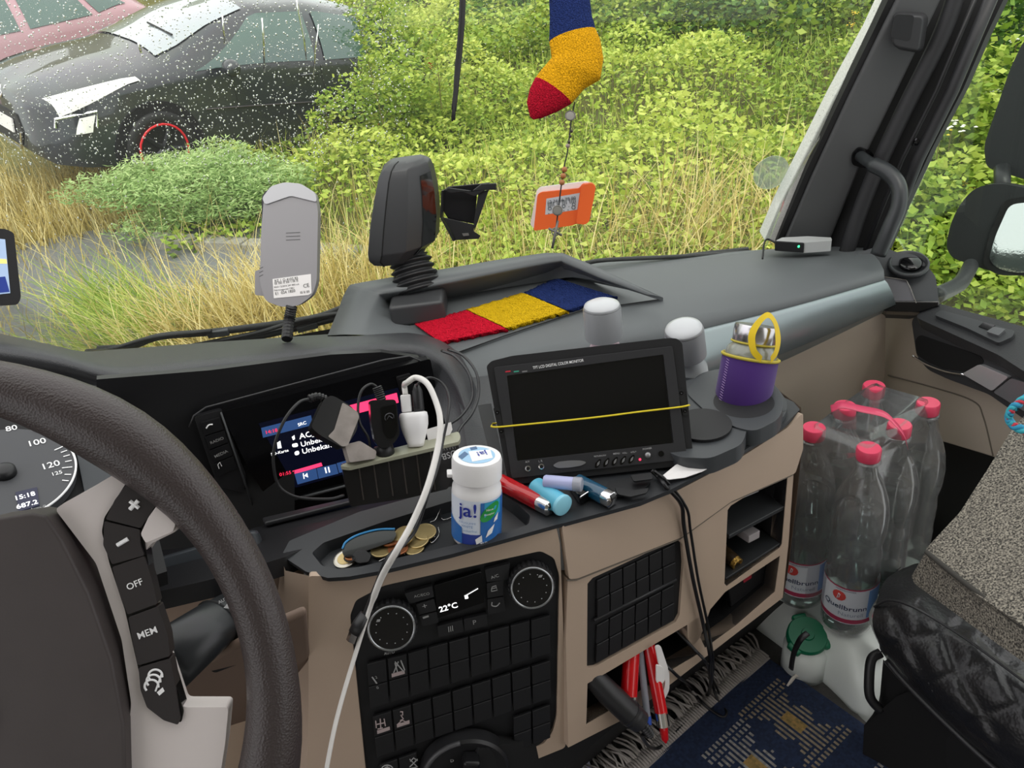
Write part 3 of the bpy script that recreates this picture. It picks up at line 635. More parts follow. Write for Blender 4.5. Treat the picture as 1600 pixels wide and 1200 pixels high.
slab('base_band', [(1378, 472), (1467, 472), (1466, 480), (1432, 490), (1380, 488)], CP, .03, GLOSSB, CU, off=.012, bevel=.002)
# beige glove panel and silver strip on the dash face
slab('trim_8', [(1000, 650), (1222, 562), (1372, 489), (1384, 492), (1382, 590), (1366, 628), (1330, 700), (1300, 1050), (1000, 1050)], GL, .04, DBEI, r=8, bevel=.008, seg=3)['kind'] = 'structure'
mb = MB()
r0 = [onz(x, y, 1.7775) for x, y in ((900, 556), (1020, 532), (1110, 510), (1242, 477), (1382, 437))]
r3 = [GL.p(x, y, .022) for x, y in ((900, 655), (1020, 615), (1110, 580), (1242, 529), (1383, 467))]; r4 = [GL.p(x, y, .004) for x, y in ((900, 682), (1024, 646), (1113, 606), (1230, 558), (1383, 484))]
mx_ = lambda A, B, t, f: [p * (1 - t) + q * t + GL.n * f for p, q in zip(A, B)]
mb.grid([spl(r, 4) for r in ([p + V(0, .03, -.012) for p in r0], r0, mx_(r0, r3, .1, .004), mx_(r0, r3, .5, .005), r3, mx_(r3, r4, .25, -.004), r4)])
kw(make('trim_9', mb, mat('dash_strip_silver', '8f9a9c', .32, metal=.55, bump=(3000, .1, .0002)), smooth=True), kind='structure')
# ------------------------------------------------------------ dash pad (right) and its raised tray
DT = thing('dashboard', V(.3, .9, 1.6), 'dark grey truck dashboard top with raised tray, black screen surround and hood', 'dashboard')
mb = MB(); R1 = [([(600, 520), (760, 470), (905, 409), (1050, 403), (1190, 390), (1345, 384)], 1.772), ([(610, 535), (770, 490), (920, 440), (1070, 425), (1215, 408), (1362, 394)], 1.787), ([(640, 560), (800, 520), (960, 470), (1090, 455), (1230, 434), (1374, 408)], 1.792), ([(690, 570), (850, 540), (1000, 505), (1105, 488), (1240, 460), (1381, 422)], 1.788), ([(740, 598), (900, 556), (1020, 532), (1110, 510), (1242, 477), (1382, 437)], 1.778), ([(742, 612), (904, 566), (1024, 540), (1112, 516), (1244, 482), (1384, 442)], 1.766)]
mb.grid([spl([onz(x, y, z) for x, y in r], 5) for r, z in R1]); make('dash_pad', mb, DASH, DT, smooth=True)
# shallow slope from pad to shelf, left of the monitor
mb = MB(); mb.grid([[onz(690, 560, 1.79), onz(740, 590, 1.78), onz(900, 560, 1.775), onz(1030, 540, 1.77)], [D(720, 640, .96), D(770, 660, .95), D(930, 640, .97), D(1060, 620, 1.0)], [onz(738, 745, 1.768), onz(830, 735, 1.768), onz(960, 690, 1.768), onz(1090, 650, 1.768)]]); make('pad_slope', mb, LEATH, DT, smooth=True)
PADF = PL3(onz(690, 560, 1.79), onz(900, 560, 1.775), D(770, 660, .95))
# raised tray rim
z = onz
a = [z(512, 524, 1.800), z(530, 480, 1.818), z(543, 450, 1.841), z(566, 441, 1.845), z(700, 419, 1.846), z(852, 395, 1.846), z(896, 402, 1.842), z(960, 430, 1.828), z(1036, 465, 1.812)]
b_ = [z(560, 523, 1.814), z(575, 492, 1.825), z(590, 463, 1.839), z(604, 458, 1.841), z(704, 441, 1.841), z(858, 410, 1.841), z(884, 411, 1.838), z(940, 435, 1.827), z(1010, 460, 1.812)]
c_ = [z(662, 528, 1.793), z(640, 505, 1.793), z(622, 484, 1.793), z(640, 478, 1.793), z(706, 466, 1.793), z(868, 432, 1.793), z(880, 431, 1.793), z(925, 441, 1.794), z(996, 456, 1.808)]
d_ = [p - V(0, 0, k_) for p, k_ in zip(a, (.05, .05, .05, .05, .05, .05, .035, .018, .006))]
def blend(r0, r1, t, up=0): return [p * (1 - t) + q * t + V(0, 0, up) for p, q in zip(r0, r1)]
mb = MB(); mb.grid([spl(r, 2) for r in (d_, blend(a, d_, .12), a, blend(a, b_, .5, .001), b_, blend(b_, c_, .12, .0), c_)]); make('tray_rim', mb, DASH, DT, smooth=True)
mb = MB(); fl = [(640, 538), (625, 486), (650, 476), (706, 465), (870, 430), (882, 430), (1000, 455), (1036, 467), (909, 485), (717, 550), (660, 545)]; mb.slab([z(x, y, 1.7945) for x, y in fl], V(0, 0, 1), .008); make('tray_floor', mb, DASH, DT)
mb = MB(); mb.tube([z(x, y, 1.7950) for i, (x, y) in enumerate(((700, 556), (717, 550), (790, 524), (909, 485), (1036, 467)))], .0009, 5); make('tray_seam', mb, BLACKM, DT)
# ------------------------------------------------------------ hood over the instruments and screens
lip = [(-60, 534, .86), (40, 548, .88), (100, 560, .89), (150, 575, .90), (195, 583, .91), (260, 578, .93), (340, 569, .95), (430, 560, .97), (520, 550, 1.0), (600, 543, 1.02), (655, 546, 1.02), (690, 566, 1.0), (712, 600, .98), (728, 650, .95), (738, 700, .92), (742, 752, .90)]
L3 = spl([D(*p) for p in lip], 5); 
ins = [(-60, 580, .90), (40, 588, .92), (100, 594, .93), (150, 606, .94), (195, 612, .95), (260, 604, .97), (340, 594, .99), (430, 582, 1.01), (520, 570, 1.03), (590, 562, 1.05), (632, 566, 1.05), (660, 584, 1.03), (680, 615, 1.01), (694, 655, .97), (704, 700, .94), (712, 745, .92)]
outr = [(-60, 508, 1.16), (40, 530, 1.18), (90, 541, 1.2), (130, 549, 1.22), (180, 546, 1.23), (250, 541, 1.24), (340, 534, 1.25), (430, 528, 1.25), (515, 522, 1.25), (590, 518, 1.22), (665, 524, 1.15), (712, 548, 1.1), (738, 590, 1.05), (752, 640, 1.0), (760, 690, .96), (764, 745, .92)]
I3 = spl([D(*p) for p in ins], 5); O3 = spl([D(*p) for p in outr], 5)
L3, I3, O3 = [[r[0] + V(-.75, 0, -.02), r[0] + V(-.3, 0, .0)] + r for r in (L3, I3, O3)]
mb = MB(); mb.box((-.85, .98, 1.55), (.95, 0, 0), (0, .04, 0), (0, 0, .62)); mb.box((-.85, 1.15, 1.30), (.95, 0, 0), (0, .3, 0), (0, 0, .4)); make('left_dash_front', mb, BLACK, DT, bevel=.01)
mb = MB(); mb.grid([O3, blend(O3, L3, .5, .004), blend(O3, L3, .85, .004), blend(O3, L3, .97, -.002), [p + V(0, 0, -.012) for p in L3], blend([p + V(0, 0, -.014) for p in L3], I3, .5), I3]); make('hood', mb, LEATH, DT, smooth=True)
# screen surround panel
SUR = mat('surround_black', '1a1a1c', .38)
slab('screen_surround', [(150, 600), (330, 585), (520, 560), (600, 556), (660, 565), (690, 600), (712, 700), (716, 800), (560, 830), (400, 850), (230, 860), (150, 760)], IP, .01, SUR, DT, off=-.012)
mb = MB(); mb.tube([IP.p(x, y, -.001) for x, y in ((296, 668), (303, 650), (322, 637), (460, 600), (600, 563), (640, 557), (662, 566), (676, 590))], .0012, 6); make('surround_line', mb, mat('lineg', '3a3a3c', .3), DT, smooth=True)
# infotainment unit
IU = thing('infotainment_unit', IP.p(480, 780), 'black infotainment unit with lit radio screen left of the charger sockets', 'car radio')
slab('bezel', [(345, 643), (672, 560), (700, 700), (560, 752), (440, 790), (424, 786), (392, 740)], IP, .012, mat('bezel', '0e0e10', .22, coat=.2), IU, r=4, bevel=.002, off=.001)
IS = IP.up(.0016)
slab('screen', [(404, 662), (622, 606), (655, 708), (462, 762), (448, 745)], IS, .001, mat('screen_dark', '06070f', .15, coat=.5), IU, emit if False else None) if False else slab('screen', [(404, 662), (622, 606), (655, 708), (462, 762)], IS, .001, mat('screen_dark', '06070f', .15, emit='080a18', est=.6), IU)
IT = IS.up(.0004)
SB = mat('screen_blue', '223355', .4, emit='2e4a78', est=.55); SP = mat('screen_pink', 'e0305a', .4, emit='ff3a68', est=.8); SW = mat('screen_white', 'ffffff', .4, emit='f4f4f4', est=.8); SR = mat('screen_red', 'd02040', .4, emit='e02a48', est=.8)
slab('status_bar', [(408, 669), (486, 649), (489, 664), (411, 684)], IT, .0004, SB, IU)
slab('status_bar', [(492, 648), (620, 614), (623, 629), (494, 663)], IT, .0004, SP, IU)
slab('key', [(460, 740), (494, 732), (497, 748), (465, 757)], IT, .0004, SB, IU)
slab('key', [(495, 732), (525, 725), (529, 740), (498, 748)], IT, .0004, SB, IU)
slab('key', [(526, 724), (600, 704), (604, 720), (530, 739)], IT, .0004, SB, IU)
slab('progress_bar', [(457, 736), (502, 723), (504, 728), (459, 741)], IT, .0004, SP, IU)
text('14:18', (416, 678), (434, 674), IT, SR, IU, bold=.01); text('SRC', (466, 666), (479, 662), IT, SW, IU, bold=.01)
text('AC_DC', (468, 686), (514, 675), IT, SW, IU, bold=.01); text('Unbekannt', (471, 698), (526, 684), IT, SW, IU, bold=.008); text('Unbekanntes', (473, 709), (540, 693), IT, SW, IU, bold=.008)
text('SD-Karte', (424, 712), (451, 705), IT, SW, IU, bold=.01); text('01:55', (437, 744), (455, 740), IT, SR, IU, bold=.01)
slab('pause_icon', [(507, 731), (509, 730.5), (511, 739), (509, 739.5)], IT.up(.0004), .0003, SW, IU); slab('pause_icon', [(512, 730), (514, 729.5), (516, 738), (514, 738.5)], IT.up(.0004), .0003, SW, IU)
slab('back_icon', [(473, 740), (474.5, 739.6), (476, 748), (474.5, 748.4)], IT.up(.0004), .0003, SW, IU); slab('back_icon', [(480, 739), (481.5, 746), (475.5, 743.5)], IT.up(.0004), .0003, SW, IU)
slab('song_icon', [(456, 683), (460, 680), (461, 686), (458, 688)], IT, .0003, SW, IU); slab('artist_icon', [(456, 694), (465, 692), (466, 698), (457, 699)], IT, .0003, SW, IU, r=3); slab('album_icon', [(460, 706), (467, 704), (468, 710), (461, 712)], IT, .0003, SW, IU, r=4); slab('card_icon', [(433, 692), (438, 689), (440, 700), (434, 701)], IT, .0003, SW, IU)
# key column
BQ = [(312, 657), (344, 648), (368, 724), (334, 744)]
slab('key_column', [(303, 652), (346, 640), (385, 745), (380, 770), (340, 760)], IP, .006, mat('keycol', '232325', .45), IU, off=.0, r=5, bevel=.001)
for i, s in enumerate(('', 'RADIO', 'MEDIA', '')):
    c = cell([(313, 658), (343, 650), (370, 730), (340, 745)], 0, 1, i / 4 + .012, (i + 1) / 4 - .012); slab('key', [p[:] for p in c], IP, .004, mat('keyblk', '1b1b1d', .4), IU, off=.003, r=1.5, bevel=.0006)
    if s: l = quad(c, .18, .66); r_ = quad(c, .86, .62); text(s, l, r_, IP, GPRINT, IU, off=.0036, bold=.015)
mb = MB(); mb.tube(spl([IP.p(x, y, .0036) for x, y in ((322, 667), (326, 662), (332, 661))], 4), .0009, 6); mb.tube([IP.p(342, 730, .0036), IP.p(340, 724, .0036), IP.p(343, 720, .0036), IP.p(346, 726, .0036)], .0005, 5); make('key_icon', mb, WPRINT, IU)
mb = MB(); mb.tube([IP.p(x, y, .002) for x, y in ((345, 643), (395, 790))], .0012, 6); mb.tube([IP.p(x, y, .003) for x, y in ((430, 786), (560, 752), (575, 748))], .0022, 6); make('bezel_edge', mb, mat('edgeg', '4a4c4e', .35), IU, smooth=True)
slab('side_keys', [(618, 588), (640, 582), (662, 655), (640, 661)], IP, .006, mat('keycol', '232325'), IU, off=.003, r=3, bevel=.001)
for i in range(3):
    c = cell([(620, 590), (638, 585), (658, 650), (641, 656)], .05, .95, i / 3 + .02, (i + 1) / 3 - .02); slab('key', [p[:] for p in c], IP, .003, mat('keyblk', '1b1b1d'), IU, off=.005, r=1.5, bevel=.0005)
# lower black shelf bar under the screen, and knee panels
LB = PL3(onz(440, 868, ZS + .002), onz(790, 790, ZS + .002), D(420, 815, .92))
slab('lower_sill', [(225, 862), (300, 855), (412, 820), (540, 790), (720, 738), (745, 745), (790, 752), (700, 775), (600, 806), (500, 838), (478, 855), (445, 870), (330, 905), (245, 925), (228, 900)], LB, .02, BLACK, DT, r=4, bevel=.004)
slab('sill_edge', [(412, 818), (560, 784), (560, 790), (416, 826)], LB, .006, mat('edge_dark', '2c2c2e', .4), DT, off=.008, bevel=.002)
slab('sill_bar', [(228, 878), (400, 828), (412, 862), (300, 892), (240, 916)], PL(D(320, 875, .84), (0, -.8, .5)), .02, mat('bar_g', '3a3e42', .4), DT, bevel=.006)
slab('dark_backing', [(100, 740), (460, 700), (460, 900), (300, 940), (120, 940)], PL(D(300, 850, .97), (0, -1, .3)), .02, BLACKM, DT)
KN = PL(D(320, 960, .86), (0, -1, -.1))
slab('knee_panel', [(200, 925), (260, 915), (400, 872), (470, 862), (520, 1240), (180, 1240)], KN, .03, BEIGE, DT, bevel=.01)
slab('knee_shadow_panel', [(200, 1090), (330, 1035), (420, 985), (480, 960), (500, 1240), (200, 1240)], PL(D(320, 1100, .84), (0, -1, -.6)), .01, mat('beige_shaded', '6e5c50', .7), DT, bevel=.004)  # darker slab puts the shade on the lower knee panel into colour

# ------------------------------------------------------------ beige console, left half
CO = thing('centre_console', V(.2, .62, 1.15), 'beige truck centre console with climate panel, switch fields and compartments', 'console')
hv = [(547, 962), (556, 938), (600, 915), (845, 861), (866, 872), (874, 900), (870, 1120), (864, 1142), (850, 1162), (770, 1190), (735, 1240), (575, 1240)]
slab('fascia', [(482, 900), (500, 900), (545, 900), (600, 889), (705, 864), (805, 836), (868, 818), (875, 850), (881, 1000), (884, 1168), (800, 1202), (760, 1250), (478, 1250), (482, 1100)], CL, .008, BEIGE, CO, r=6, holes=[hv], hr=6, bevel=.004, seg=3)
HVP = mat('hvac_black', '161618', .5)
slab('panel_back', hv, CL, .004, HVP, CO, off=-.004, r=4)
mb = MB(); q = [CL.p(x, y, -.03) for x, y in ((440, 870), (482, 1100), (478, 1250))]; q2 = [onz(448, 850, ZS) + V(0, .1, 0), KN.p(440, 1100), KN.p(440, 1250)]; 
mb.grid([[p, (p + r_) / 2 + V(-.01, -.0, 0), r_] for p, r_ in zip([CL.p(484, 901, -.001), CL.p(484, 960, -.002), CL.p(484, 1100, -.002), CL.p(480, 1250, -.002)], [onz(440, 875, 1.762), KN.p(430, 960), KN.p(440, 1100), KN.p(440, 1250)])]); make('fascia_return', mb, BEIGE, CO, smooth=True)
# shelf with coin tray
hole = [(487, 864), (505, 848), (600, 815), (700, 784), (780, 768), (806, 786), (829, 806), (826, 819), (802, 828), (700, 854), (620, 872), (560, 886), (528, 889), (503, 884)]
TRM = mat('tray_black', '2b2d30', .45, bump=(1500, .1, .0004))
slab('shelf', [(440, 868), (478, 893), (512, 903), (545, 901), (600, 891), (705, 866), (805, 838), (869, 820), (882, 817), (1000, 785), (1048, 765), (1150, 712), (1225, 664), (1250, 640), (1240, 628), (1180, 600), (1070, 590), (900, 640), (760, 700), (735, 752), (560, 800), (452, 845)], SH, .005, TRM, CO, holes=[hole], hr=4, r=2, bevel=.0015)
mb = MB(); hh = rnd(hole, 4); tp = SH.P(hh); bt = [SH.p(x, y) for x, y in hh]; cx = sum(bt, Vector()) / len(bt); bt = [cx + (p - cx) * .95 - V(0, 0, .013) for p in bt]; n = len(tp)
mb.add(tp + bt, [(i, (i + 1) % n, n + (i + 1) % n, n + i) for i in range(n)]); mb.slab(bt, V(0, 0, 1), .002); make('tray_well', mb, TRM, CO)
ZT = ZS - .013
# climate unit
CF = CL.up(.0)
KEY = mat('climate_key', '1c1c1e', .45)
def keyl(px, s=None, t0=None, t1=None, nm='key', m=None, o=.003, bold=.012): 
    slab(nm, px, CF, .005, m or KEY, CO, off=o, r=1.5, bevel=.0006)
    if s: text(s, t0, t1, CF, GPRINT, CO, off=o + .0004, bold=0)
keyl([(632, 925), (675, 913), (678, 930), (640, 941)], 'AC/ECO', (647, 931), (671, 926))
keyl([(650, 942), (678, 933), (682, 951), (655, 958)], '+', (661, 949), (668, 947), bold=.03)
keyl([(655, 960), (682, 953), (685, 970), (660, 976)], '-', (663, 969), (672, 966), bold=.04)
keyl([(757, 888), (796, 878), (794, 903), (760, 907)], 'A/C', (767, 902), (779, 898))
keyl([(760, 909), (786, 904), (786, 928), (761, 932)]); keyl([(761, 934), (786, 930), (790, 952), (762, 958)])
keyl([(683, 976), (722, 966), (724, 984), (685, 993)]); keyl([(724, 965), (760, 957), (761, 975), (726, 983)], 'P', (739, 973), (744, 972))
mb = MB(); mb.tube(spl([CF.p(x, y, .0036) for x, y in ((768, 938), (768, 943), (775, 944), (780, 939))], 4), .0006, 5); mb.tube([CF.p(x, y, .0036) for x, y in ((767, 920), (768, 914), (774, 912), (776, 919), (767, 921), (767, 917), (775, 915))], .0005, 5)
for k in range(3): mb.tube([CF.p(700 + k * 3, 976 - k * .8, .0036), CF.p(701 + k * 3, 984 - k * .8, .0036)], .0004, 5)
make('key_icon', mb, GPRINT, CO)
slab('display', [(678, 912), (751, 890), (756, 938), (684, 963)], CF, .005, mat('display_black', '050506', .12, coat=.4), CO, off=.0035, r=2, bevel=.001)
DS = mat('display_white', 'ffffff', emit='ffffff', est=.9); text('22°C', (687, 953), (715, 945), CF, DS, CO, off=.004, bold=.02)
mb = MB(); mb.tube([CF.p(x, y, .0042) for x, y in ((727, 927), (746, 916))], .0004, 5); mb.slab([CF.p(x, y, .0045) for x, y in ((725, 927), (730, 926), (731, 931), (726, 932))], CF.n, .0005); make('display_icon', mb, DS, CO)
def knob(x, y, r, label, txt=None):
    k = thing('climate_knob', CF.p(x, y), label, 'knob') if False else None
    c = CF.p(x, y, .012); ax = (CF.n + (CAM - c).normalized() * .7).normalized(); rr2 = r * (c - CAM).dot(FW) / FPX
    c = CF.p(x, y, 0) ; c = c - ax * 0; d = ray(x, y)
    front = c + ax * .016; # shift so that the front face sits at the pixel
    front = CF.up(.018).p(x, y); bs = front - ax * .022
    mb = MB(); prof = [(rr2 * 1.06, 0), (rr2 * 1.04, .018), (rr2, .0205)]
    mb.lathe(prof, bs, ax, 48); b = make('knob', mb, mat('knob_side', '242426', .4), CO, smooth='auto')
    mb = MB()
    for i in range(28): t = i * math.tau / 28; a_ = ax.orthogonal().normalized(); b2 = ax.cross(a_); e = a_ * math.cos(t) + b2 * math.sin(t); mb.box(bs + ax * .0095 + e * rr2 * 1.055, e * .0012, ax.cross(e) * .0028, ax * .017)
    make('knurling', mb, mat('knurl', '2e2e30', .4), b)
    mb = MB(); mb.lathe([(rr2 * .99, .0195), (rr2 * 1.0, .022), (rr2 * .93, .0235), (rr2 * .9, .021)], bs, ax, 48); make('silver_ring', mb, mat('ring_silver', 'a8abae', .25, metal=.9), b, smooth=True)
    mb = MB(); mb.lathe([(rr2 * .9, .0215), (0, .0218)], bs, ax, 40); make('knob_face', mb, GLOSSB, b)
    mb = MB()
    for i in range(12):
        t = i * math.tau / 12; a_ = (V(0, 0, 1) - ax * ax.z).normalized(); b2 = ax.cross(a_); e = a_ * math.cos(t) + b2 * math.sin(t); mb.lathe([(.0006, 0), (0, .0003)], bs + ax * .0221 + e * rr2 * .66, ax, 8)
    mb.slab([bs + ax * .0224 + ((V(0, 0, 1) - ax * ax.z).normalized() * (.66 if txt else .66) * math.cos(.75 * (1 if txt else -1)) + ax.cross(V(0, 0, 1)).normalized() * .66 * math.sin(.75 * (1 if txt else -1))) * rr2 + q_ for q_ in (V(-.0025, 0, -.001), V(.001, 0, -.002), V(.0025, 0, .001), V(-.001, 0, .002))], ax, .0003)
    make('knob_print', mb, GPRINT, b)
    if txt: text3(txt, CF.p(x - 12, y + 23, .0185), CF.p(x + 4, y + 20, .0185), ax, GPRINT, b, bold=.01)
knob(612, 982, 37, '', 'AUTO'); knob(832, 919, 34, '')
# rocker switch field
SWM = mat('switch_black', '1a1a1c', .48); PRINT2 = mat('print_pinkish', 'b0a0a0', .6)
def field(Q, nc, pl, par, rowprint=(), skip=()):
    for i in range(nc):
        if i in skip: continue
        g_ = .02; mb = MB(); u0, u1 = (i + g_ * 2) / nc, (i + 1 - g_ * 2) / nc
        for v0, v1, o in ((0.03, .5, .003), (.51, .97, .0042)): c = cell(Q, u0, u1, v0, v1); mb.slab(pl.P([p[:] for p in c], o), pl.n, .004)
        sw = make('switch', mb, SWM, par, bevel=.0008)
        if i in rowprint: c = cell(Q, i / nc + .02, (i + 1) / nc - .02, .36, .44); slab('indicator', [p[:] for p in c], pl, .0004, PRINT2, sw, off=.0036)
F1 = [(572, 1034), (860, 957), (860, 1018), (578, 1106)]; F2 = [(581, 1116), (860, 1028), (861, 1088), (588, 1182)]; F3 = [(592, 1192), (860, 1097), (860, 1150), (598, 1250)]
field(F1, 9, CF, CO, (1,)); field(F2, 9, CF, CO, (0, 1)); field(F3, 9, CF, CO, (), (2, 3, 4, 5, 6))
def sym(pls, par, m, pl, o, r=.0007):
    mb = MB()
    for L_ in pls: mb.tube([pl.p(x, y, o) for x, y in L_], r, 5)
    make('symbol', mb, m, par)
sym([[(617, 1032), (621, 1046)], [(631, 1046), (617, 1030)], [(626, 1028), (632, 1043)], [(615, 1047), (622, 1030)]], CO, GPRINT, CF, .004)
sym([[(587, 1122), (588, 1133)], [(600, 1119), (602, 1130)], [(587, 1128), (601, 1125)], [(594, 1119), (595, 1134)], [(590, 1135), (598, 1133)]], CO, PRINT2, CF, .004)
sym([[(625, 1108), (629, 1108), (629, 1113), (626, 1113), (630, 1119), (625, 1122)], [(622, 1127), (628, 1121), (635, 1124), (622, 1127)]], CO, PRINT2, CF, .004)
sym([[(605 + 9 * math.cos(t * .5), 1198 - 7 * math.sin(t * .5)) for t in range(13)], [(605 + 5 * math.cos(t * .5), 1198 - 4 * math.sin(t * .5)) for t in range(13)], [(605, 1192), (605, 1200)]], CO, GPRINT, CF, .004)
sym([[(640, 1182), (652, 1194)], [(652, 1182), (640, 1194)], [(641, 1185), (646, 1180), (652, 1184)], [(642, 1196), (651, 1194)]], CO, GPRINT, CF, .004)
for s, a0, a1 in (('0', (589, 1072), (592, 1071)), ('1', (588, 1064), (590, 1063)), ('2', (587, 1056), (590, 1055))): text(s, a0, a1, CF, GPRINT, CO, off=.0046)
# gear selector dial at the bottom
gc = CF.up(.014).p(728, 1208); ax = CF.n; mb = MB(); mb.lathe([(.052, -.014), (.050, .0), (.047, .003), (.040, .001), (0, .001)], gc, ax, 48); gd = make('gear_dial', mb, mat('dial', '202022', .4), CO, smooth='auto')
e1 = (CF.p(740, 1150) - CF.p(728, 1208)).normalized(); e2 = ax.cross(e1); mb = MB(); mb.box(gc + ax * .01, e1 * .07, e2 * .02, ax * .02); make('dial_grip', mb, mat('dialgrip', '161618', .35), gd, bevel=.004)
mb = MB(); mb.box(gc + e1 * .018 + ax * .0205, e1 * .014, e2 * .003, ax * .0008); make('pointer', mb, WPRINT, gd)
mb = MB(); mb.tube([gc + ax * .002 + (e1 * math.cos(t) + e2 * math.sin(t)) * .048 for t in [.3 + i * .1 for i in range(13)]], .003, 6); make('dial_arc', mb, mat('arcg', '4a4a4c', .4), gd, smooth=True)
for s, x, y, ww, mt in (('N', 728, 1153, 7, GPRINT), ('R', 755, 1153, 7, PRINT2), ('R', 760, 1160, 6, PRINT2), ('M', 767, 1159, 5, PRINT2), ('D', 702, 1172, 5, GPRINT), ('D', 693, 1187, 6, mat('print_red', 'a03040', .6))): text(s, (x, y), (x + ww, y - 1), CF, mt, gd, off=.0175 if s == 'D' else .0046, bold=.02)

# ------------------------------------------------------------ beige console, right half
slab('upper_trim', [(876, 820), (1000, 787), (1050, 768), (1152, 715), (1226, 668), (1252, 644), (1252, 700), (1240, 738), (1140, 782), (1062, 838), (900, 902), (887, 903)], CRP, .008, BEIGE, CO, off=.003, r=4, bevel=.006, seg=3)
gh = [(918, 912), (926, 903), (1058, 842), (1066, 850), (1068, 880), (1062, 960), (1056, 972), (930, 1042), (917, 1044)]
ch = [(1137, 797), (1142, 790), (1226, 738), (1231, 744), (1222, 850), (1218, 857), (1136, 916), (1132, 912)]
b1 = [(918, 1068), (950, 1050), (1074, 976), (1075, 997), (1092, 1022), (1052, 1046), (957, 1108), (916, 1132)]
b2 = [(1110, 952), (1133, 925), (1219, 868), (1211, 925), (1150, 978), (1102, 1013), (1094, 996)]
slab('lower_fascia', [(887, 905), (900, 904), (1062, 841), (1140, 785), (1240, 740), (1232, 850), (1223, 934), (1150, 990), (982, 1120), (888, 1168), (884, 1000)], CRP, .02, BEIGE, CO, holes=[gh, ch, b1, b2], bevel=.002)
mb = MB(); mb.tube([CRP.p(x, y, .001) for x, y in ((885, 906), (900, 905), (1062, 841), (1140, 784), (1238, 741))], .0013, 5); make('seam', mb, mat('seam_shade', '6a6258', .8), CO)
mb = MB(); tl = [(740, 1240), (900, 1214), (985, 1141), (1060, 1077), (1150, 1009), (1231, 949)]; mb.grid([[CRP.p(x, y, -.03) for x, y in tl], [onz(x + 2, y - 4, 1.24) for x, y in tl]]); make('toe_base', mb, BLACKM, CO)
# outer side of the console facing the passenger
mb = MB(); e = [(1252, 642), (1253, 700), (1243, 800), (1230, 900), (1223, 936)]; A_ = [CRP.p(x, y, 0) for x, y in e]; mb.grid([A_, [p + V(.008, .012, -.004) for p in A_], [p + V(.008, .06, -.006) for p in A_], [p + V(-.05, .11, -.008) for p in A_]]); make('side_panel', mb, BEIGE, CO, smooth=True)
# toe board, black
slab('toe_board', [(760, 1190), (886, 1166), (985, 1116), (1152, 986), (1226, 932), (1231, 950), (1150, 1010), (1060, 1078), (985, 1142), (900, 1215), (860, 1240), (740, 1240)], CRP, .03, BLACKM, CO, off=-.02, r=3)
def well(hole, pl, depth, m, par, nm='recess'):
    mb = MB(); h = hole; f_ = pl.P(h, -.001); k = [p - pl.n * depth for p in f_]; n = len(h)
    mb.add(f_ + k, [(i, (i + 1) % n, n + (i + 1) % n, n + i) for i in range(n)]); mb.slab(k, pl.n, .002); return make(nm, mb, m, par)
slab('grid_back', gh, CRP, .003, HVP, CO, off=-.004)
field([(930, 904), (1053, 846), (1053, 904), (930, 966)], 6, CRP.up(-.004), CO); field([(930, 974), (1052, 910), (1050, 967), (928, 1036)], 6, CRP.up(-.004), CO)
mb = MB(); mb.tube([CRP.p(929, 970, -.001), CRP.p(1057, 906, -.001)], .0022, 6); make('grid_bar', mb, mat('gridbar', '2a2a2c', .5), CO, smooth=True)
DKW = mat('compartment_black', '19191b', .6)
well(ch, CRP, .09, DKW, CO); well(b1, CRP, .10, DKW, CO); well(b2, CRP, .10, DKW, CO)
up3 = V(0, 0, 1)
def shelf3(px, depth, th, m, nm='compartment_shelf'):
    P = [CRP.p(x, y, -.002) for x, y in px]; inn = [p - CRP.n * depth - V(0, 0, CRP.n.z * -depth) * 0 for p in P]; inn = [V(q.x, q.y, p.z) for p, q in zip(P, inn)]
    mb = MB(); mb.slab([P[0], P[1], inn[1], inn[0]], up3, th); make(nm, mb, m, CO, bevel=.001)
shelf3([(1141, 838), (1229, 791)], .085, .006, mat('comp_shelf', '2e3032', .5)); shelf3([(1136, 905), (1221, 850)], .085, .004, mat('comp_shelf2', '222426', .5))
mb = MB(); mb.tube([CRP.p(1144, 811, -.03), CRP.p(1212, 782, -.03)], .0012, 6); make('rail', mb, mat('railg', '8a8a8a', .3, metal=.6), CO)
for pts in ([(1092, 1022), (1074, 998)], [(1092, 1022), (1182, 962)]): pass
slab('divider', [(1074, 975), (1110, 951), (1094, 998), (1082, 1010), (1075, 998)], CRP, .02, BEIGE, CO, off=.0, bevel=.001)
slab('tray_insert', [(1155, 930), (1215, 890), (1209, 922), (1160, 962)], CRP, .01, mat('tray_in', '151517', .4), CO, off=-.02, bevel=.002)
slab('red_label', [(1179, 900), (1187, 896), (1188, 905), (1181, 909)], CRP, .001, mat('redl', 'b02030', .5), CO, off=-.018); slab('red_label', [(1176, 915), (1190, 908), (1190, 914), (1178, 922)], CRP, .001, mat('redl2', '8a1c2c', .5), CO, off=-.018)
